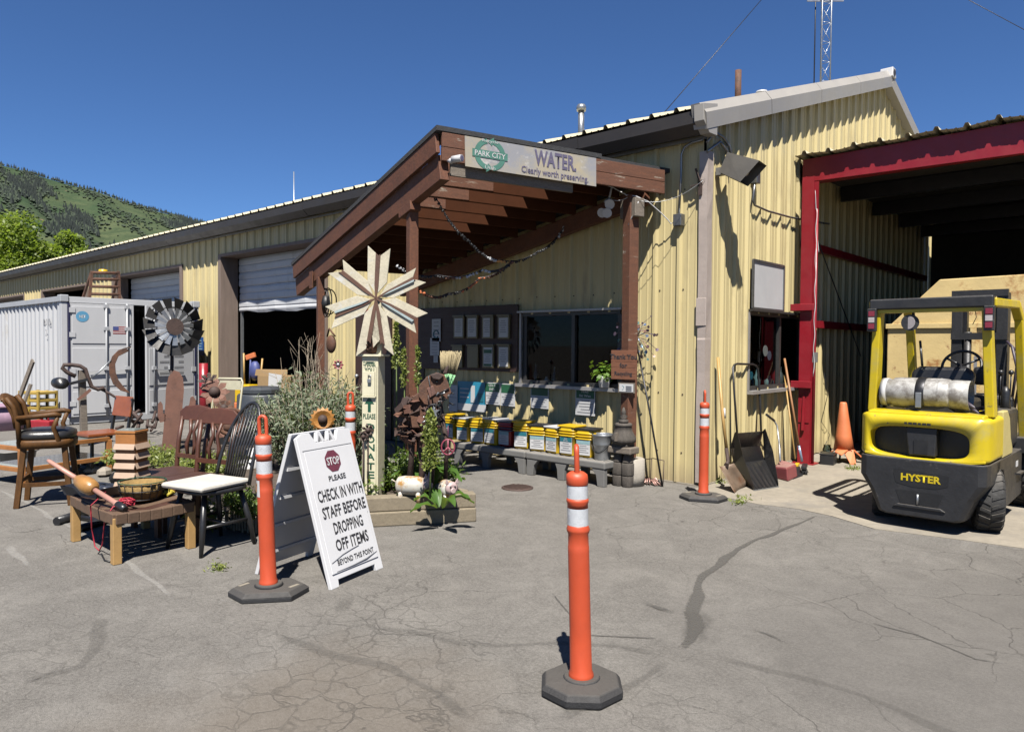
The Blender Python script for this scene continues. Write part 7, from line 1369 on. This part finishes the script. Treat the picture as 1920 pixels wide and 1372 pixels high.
# woven bench and the things on it
F0,L0_,R0_=G(218,1057),G(142,1014),G(357,1027); B0_=L0_+R0_-F0; Zb=PV(218,962,F0).z; t=thing('woven_bench','low bench with brown webbed top and pale wooden legs','bench',(F0+B0_)/2)
for c in(F0,L0_,R0_,B0_): part('leg',MB().bar(c,c+V((0,0,Zb-.03)),.058,.058,(0,1,0)),'pine_leg',t,.005)
cs=[F0,R0_,B0_,L0_]; ctr_=(F0+B0_)/2; ex=[ctr_+(c-ctr_)*1.05 for c in cs]
for a,c in zip(ex,ex[1:]+ex[:1]):
    n_=7; dd=[a.lerp(c,k/n_) for k in range(n_+1)]
    for k in range(n_): part('edge_strap',MB().bar(dd[k]+V((0,0,Zb-.035-(.012*math.sin(math.pi*(k+.5)/n_) ))),dd[k+1]+V((0,0,Zb-.035-(.012*math.sin(math.pi*(k+.5)/n_)))),.035,.075),'strap_brown',t,.006)
for k in range(9):
    f=(k+.5)/9; a,c=ex[0].lerp(ex[3],f),ex[1].lerp(ex[2],f); m_=a.lerp(c,.5)-V((0,0,.03)); wv=(ex[3]-ex[0]).length/9*.93
    for q0,q1 in((a,m_),(m_,c)): part('seat_strap',MB().bar(q0+V((0,0,Zb-.002)),q1+V((0,0,Zb-.002)),wv,.006),'seat_brown' if k%2 else 'strap_brown',t)
Tz=Zb-.005; onb=lambda px,py: G(px,py,Tz)
# basket
bq=onb(262,935); bq=V((bq.x,bq.y+.02,Tz-.02)); mat('coir',(.30,.19,.06),.95,var=.35,scale=25,bump=.9,bscale=60); t=thing('wire_basket','round wire planter basket lined with coconut fibre on bench','basket',bq); rB=.165
b=MB(); b.lathe([(.05,.005),(.115,.02),(.147,.08),(rB*.97,.145),(rB*.88,.145),(.133,.08),(.10,.04),(.02,.035)],bq,24); part('coir_liner',b,'coir',t)
for z,r in((.155,rB),(.095,rB*.95),(.03,rB*.80)): b=MB(); b.tube([bq+V((r*math.cos(a),r*math.sin(a),z)) for a in np.linspace(0,6.283,36)[:-1]],.004,5,close=True); part('wire_hoop',b,'sign_green' if z>.15 else 'metal_dark',t)
for k in range(16): a=6.283*k/16; b=MB(); b.tube([bq+V((r*math.cos(a),r*math.sin(a),z)) for r,z in((.06,.0),(rB*.80,.03),(rB*.95,.095),(rB,.155))],.003,4); part('wire_stave',b,'metal_dark',t)
# box tower
tq=onb(232,925); tq=V((tq.x-.05,tq.y+.08,Tz)); Ht2=PV(225,812,tq).z-Tz; t=thing('slatted_box_tower','tall orange wooden box lamp with pale slanted side slats','box tower',tq); yw=.62
part('core_box',MB().box(tq+V((0,0,Ht2/2)),(.165,.165,Ht2),yw),'oak_orange',t,.004); part('top_lid',MB().box(tq+V((0,0,Ht2+.012)),(.175,.175,.02),yw),'oak_orange',t,.004); part('glass_cap',MB().box(tq+V((0,0,Ht2+.026)),(.15,.15,.006),yw),'glass_top',t); M0=Matrix.Rotation(yw,3,'Z')
for k in range(6):
    z=Ht2-.10-k*.075
    for a in(0,1,2,3):
        Ms=M0@Matrix.Rotation(a*math.pi/2,3,'Z'); Mt=Ms@Matrix.Rotation(math.radians(68),3,'X'); part('slanted_slat',MB().box(tq+Ms@V((0,-.093,0))+V((0,0,z)),(.172,.046,.005),M=Mt),'tower_slat',t)
# tray
q=onb(160,928); q=V((q.x,q.y+.05,Tz)); t=thing('plastic_tray','dark blue plastic seedling tray on the left of the bench','tray',q); mat('tray_navy',(.03,.035,.05),.4); b=MB(); az_=.35; M1=Matrix.Rotation(az_,3,'Z'); ow,od=.40,.24
b.add([q+M1@V((sx*ow/2*f,sy*od/2*f,z)) for f,z in((.86,0),(1,.07),(.95,.07),(.82,.01)) for sx,sy in((-1,-1),(1,-1),(1,1),(-1,1))],[(i*4+k,i*4+(k+1)%4,(i+1)*4+(k+1)%4,(i+1)*4+k) for i in range(3) for k in range(4)]+[(0,3,2,1),(12,13,14,15)]); part('tray_body',b,'tray_navy',t); part('divider',MB().box(q+V((0,0,.04)),(.01,od*.9,.055),az_),'tray_navy',t); b=MB(); 
for dx in(-.08,.05,.12): part('pot_cell',MB().lathe([(.03,.012),(.04,.065),(.036,.065)],q+M1@V((dx,.02,0)),12),'tray_navy',t)
# club with pink handle
a0,a1=PV(90,863,onb(160,925)+V((0,0,.1))),onb(228,958); a1=V((a1.x,a1.y,Tz+.03)); ax_=(a1-a0); LL=ax_.length; ax_.normalize(); t=thing('wooden_club','pink handled wooden club with bulging varnished head on bench','club',(a1.x,a1.y,Tz)); Mq=ax_.to_track_quat('Z','Y').to_matrix(); mat('club_pink',(.52,.27,.21),.5,var=.15); mat('club_amber',(.40,.20,.055),.35,var=.25,scale=12,coat=.3); mat('lime',(.25,.45,.03),.5)
part('handle',MB().lathe([(.012,0),(.016,LL*.03),(.018,LL*.40)],a0,12,M=Mq),'club_pink',t); part('head',MB().lathe([(.02,LL*.40),(.05,LL*.46),(.062,LL*.55),(.055,LL*.62),(.03,LL*.66)],a0,16,M=Mq),'club_amber',t); part('grip',MB().lathe([(.018,LL*.66),(.019,LL*.92),(.024,LL*.93),(.024,LL*1.0)],a0,12,M=Mq),'club_pink',t); part('end_cap',MB().lathe([(.026,LL*.95),(.028,LL*1.02),(.02,LL*1.05)],a0,12,M=Mq),'black_plastic',t)
q=onb(205,905)+V((0,.05,.02)); b=MB(); b.tube([q,q+V((.08,.03,.06)),q+V((.16,.08,.09))],[.06,.055,.035],12); o=thing('lime_torch','lime and black grip tool lying behind the club','tool',q); part('body',b,'black_plastic',o); part('lime_band',MB().tube([q+V((.07,.028,.055)),q+V((.10,.042,.067))],.058,12),'lime',o)
# red cord
rnd=random.Random(8); b=MB(); c=onb(238,950)+V((0,0,.03)); pts=[]
for k in range(90): a=k*.75; pts.append(c+V((.07*math.cos(a)*(.6+.5*rnd.random()),.05*math.sin(a)*(.6+.5*rnd.random()),.02*math.sin(k*.9)+.01*rnd.random())))
b.tube(pts,.005,5); o=thing('rope_bundle','tangled red cord draped over the front of the bench','cord',(c.x,c.y,.05)); mat('cord_red',(.45,.02,.045),.6); part('tangle',b,'cord_red',o)
lp0=[PV(170,948,F0+V((-.05,-.03,0))),PV(172,990,F0+V((-.35,-.02,0))),PV(178,1024,F0+V((-.33,-.02,0))),PV(186,1032,F0+V((-.3,-.02,0))),PV(192,1020,F0+V((-.27,-.02,0))),PV(196,975,F0+V((-.2,-.02,0))),PV(212,950,F0+V((-.1,-.02,0)))]
part('hanging_loop',MB().tube([onb(200,930)+V((0,0,.04))]+lp0+[c],.005,5),'cord_red',o)
# glove
q=onb(318,928); b=MB(); b.ball(q+V((0,0,.025)),(.06,.045,.022),10,7)
for k in range(4): b.tube([q+V((.03-.02*k,-.03,.03)),q+V((.01-.03*k,-.085,.022)),q+V((-.005-.035*k,-.12+.01*k,.012))],[.014,.013,.01],6)
b.tube([q+V((.05,.0,.03)),q+V((.08,-.05,.02))],[.014,.01],6); mat('glove_yellow',(.52,.42,.04),.7); single('work_glove',b,'glove_yellow','yellow work glove lying at the back right of bench','glove')
# black windsor chair with cushion
wf=G(398,1027); wr=G(487,993); dF=(-_R*.55-_F*.83).normalized(); seatc=PV(405,925,(wf+wr)/2); wc=G(396,915,.46); wc=V((wc.x,wc.y,0))-to_cam(wc)*.12; t=thing('windsor_chair','black spindle-back windsor chair beside the bench','chair',(wc.x,wc.y,0),rz=yaw_of(dF)); sw_=.455
part('seat',MB().lathe([(.20,sw_-.03),(.225,sw_-.02),(.225,sw_),(.20,sw_+.005)],(0,0,0),24,sq=3),'black_plastic',t)
for sx,sy in((-1,-1),(-1,1),(1,-1),(1,1)): part('leg',MB().tube([(sx*.15,sy*.14,sw_-.03),(sx*.19,sy*.18,.22),(sx*.225,sy*.21,0)],[.017,.024,.014],8),'black_plastic',t)
for sy in(-1,1): part('stretcher',MB().tube([(-.19,sy*.185,.2),(.19,sy*.185,.2)],[.012,.012],6),'black_plastic',t)
part('stretcher',MB().tube([(0,-.185,.2),(0,.185,.2)],.012,6),'black_plastic',t)
bow=[]; 
for a in np.linspace(0,math.pi,21): bow.append((-.18-.20*math.sin(a),.205*math.cos(a)*(1.0),sw_+.60*math.sin(a)**.75))
part('back_bow',MB().tube(bow,.014,8),'black_plastic',t)
for k in range(9):
    y=-.15+.3*k/8; f=math.sqrt(max(0,1-(y/.205)**2)); top_=(-.18-.20*f,y*1.05,sw_+.60*f**.75); part('spindle',MB().tube([(-.185,y*.72,sw_),(-.26,y*.9,sw_+.28),top_],[.008,.009,.006],6),'black_plastic',t)
b=MB(); b.box((.04,0,sw_+.032),(.44,.43,.045)); cu_=b; q0=V((wc.x,wc.y,0)); Mw=Matrix.Rotation(yaw_of(dF),3,'Z'); b=MB(); b.box(q0+Mw@V((.04,0,sw_+.030)),(.45,.43,.04),yaw_of(dF)+.12); single('seat_cushion',b,'cushion','worn off-white seat cushion on the black windsor chair','cushion',bevel=.018)
# brown chairs
def brown_chair(P,rz_,label):
    t=thing('brown_chair',label,'chair',(P.x,P.y,0),'dark brown dining chairs behind the bench',rz=rz_); z=.455
    part('seat',MB().prism([(-.20,-.19,z-.025),(.22,-.22,z-.025),(.22,.22,z-.025),(-.20,.19,z-.025)],(0,0,.03)),'seat_brown',t,.008)
    for sx,sy in((1,-1),(1,1)): part('leg',MB().bar((sx*.19,sy*.19,0),(sx*.19,sy*.19,z-.03),.038,.038),'chair_brown',t)
    for sy in(-1,1): part('back_leg',MB().tube([(-.24,sy*.17,0),(-.19,sy*.17,z),(-.215,sy*.175,z+.22),(-.26,sy*.18,z+.43)],.019,8),'chair_brown',t)
    part('crest_rail',MB().prism([(-.245,-.20,z+.40),(-.245,.20,z+.40),(-.255,.215,z+.47),(-.265,.15,z+.52),(-.27,0,z+.535),(-.265,-.15,z+.52),(-.255,-.215,z+.47)],(-.022,0,0)),'chair_brown',t,.006); part('lower_rail',MB().bar((-.195,-.17,z+.10),(-.195,.17,z+.10),.02,.035),'chair_brown',t)
    for s_ in(-1,1): part('splat',MB().tube([(-.198,s_*.035,z+.11),(-.205,s_*.055,z+.2),(-.22,s_*.02,z+.31),(-.245,s_*.05,z+.41)],[.014,.018,.014,.016],6),'chair_brown',t)
    for a,c in(((.19,-.19),(.19,.19)),((-.2,-.17),(.19,-.19)),((-.2,.17),(.19,.19))): part('seat_rail',MB().bar((*a,z-.055),(*c,z-.055),.022,.05),'chair_brown',t)
dB=(-_R*.40-_F*.92).normalized(); q=G(318,895,.455); brown_chair(V((q.x,q.y,0))-to_cam(q)*.32,yaw_of(dB)-.1,'dark brown wooden chair nearer the metal cactus'); q=G(366,908,.455); brown_chair(V((q.x,q.y,0))-to_cam(q)*.32,yaw_of(dB)+.05,'dark brown wooden chair closest to the windsor chair')
# black tubes on the ground, stick, pots, stones
q0=G(108,988); t=thing('black_tripod','black folded tripod lying under the bench','tripod',q0)
for a,c,r in(((106,985),(175,962),.035),((140,1000),(250,965),.03),((150,975),(230,985),.022)): part('tube',MB().tube([G(*a)+V((0,0,r)),G(*c)+V((0,0,r))],r,10),'black_plastic',t)
b=MB(); q=G(205,1048); b.tube([G(190,1040)+V((0,0,.008)),G(196,1052)+V((0,0,.008)),G(207,1055)+V((0,0,.008))],.006,5); single('rubber_strap',b,'black','short black strap curled on the asphalt by bench leg','strap')
for px,py,r,h,lb in((462,892,.12,.16,'white plastic pot behind the windsor chair'),(478,868,.12,.17,'upper white pot behind the windsor chair spindles')):
    q=G(px,py,.1); b=MB(); b.lathe([(r*.8,0),(r,h),(r*.9,h),(r*.75,.02)],q,18,cap=False); single('plant_pot',b,'white_paint',lb,'pot')
mat('stone',(.32,.28,.23),.9,var=.25,scale=6,bump=.5,bscale=20); rnd=random.Random(21)
for k in range(16):
    q=G(165+k*5.2,rnd.uniform(866,892)); r=rnd.uniform(.05,.12); b=MB(); b.lathe([(r*.5,0),(r,.3*r),(r*.9,.7*r),(r*.35,r)],q,7,sm=False,M=Matrix.Rotation(rnd.uniform(0,3),3,'Z')@Matrix.Diagonal((1.3,.8,1))); single('garden_stone',b,'stone',['rough tan stone, the %s one of the rubble pile behind the box tower'%w for w in ('leftmost','second from left','third from left','fourth from left','fifth from left','sixth from left','seventh from left','eighth from left','ninth from left','tenth from left','eleventh from left','twelfth from left','fourth from right','third from right','second from right','rightmost')][k],'stone','rubble stones at the bed edge')
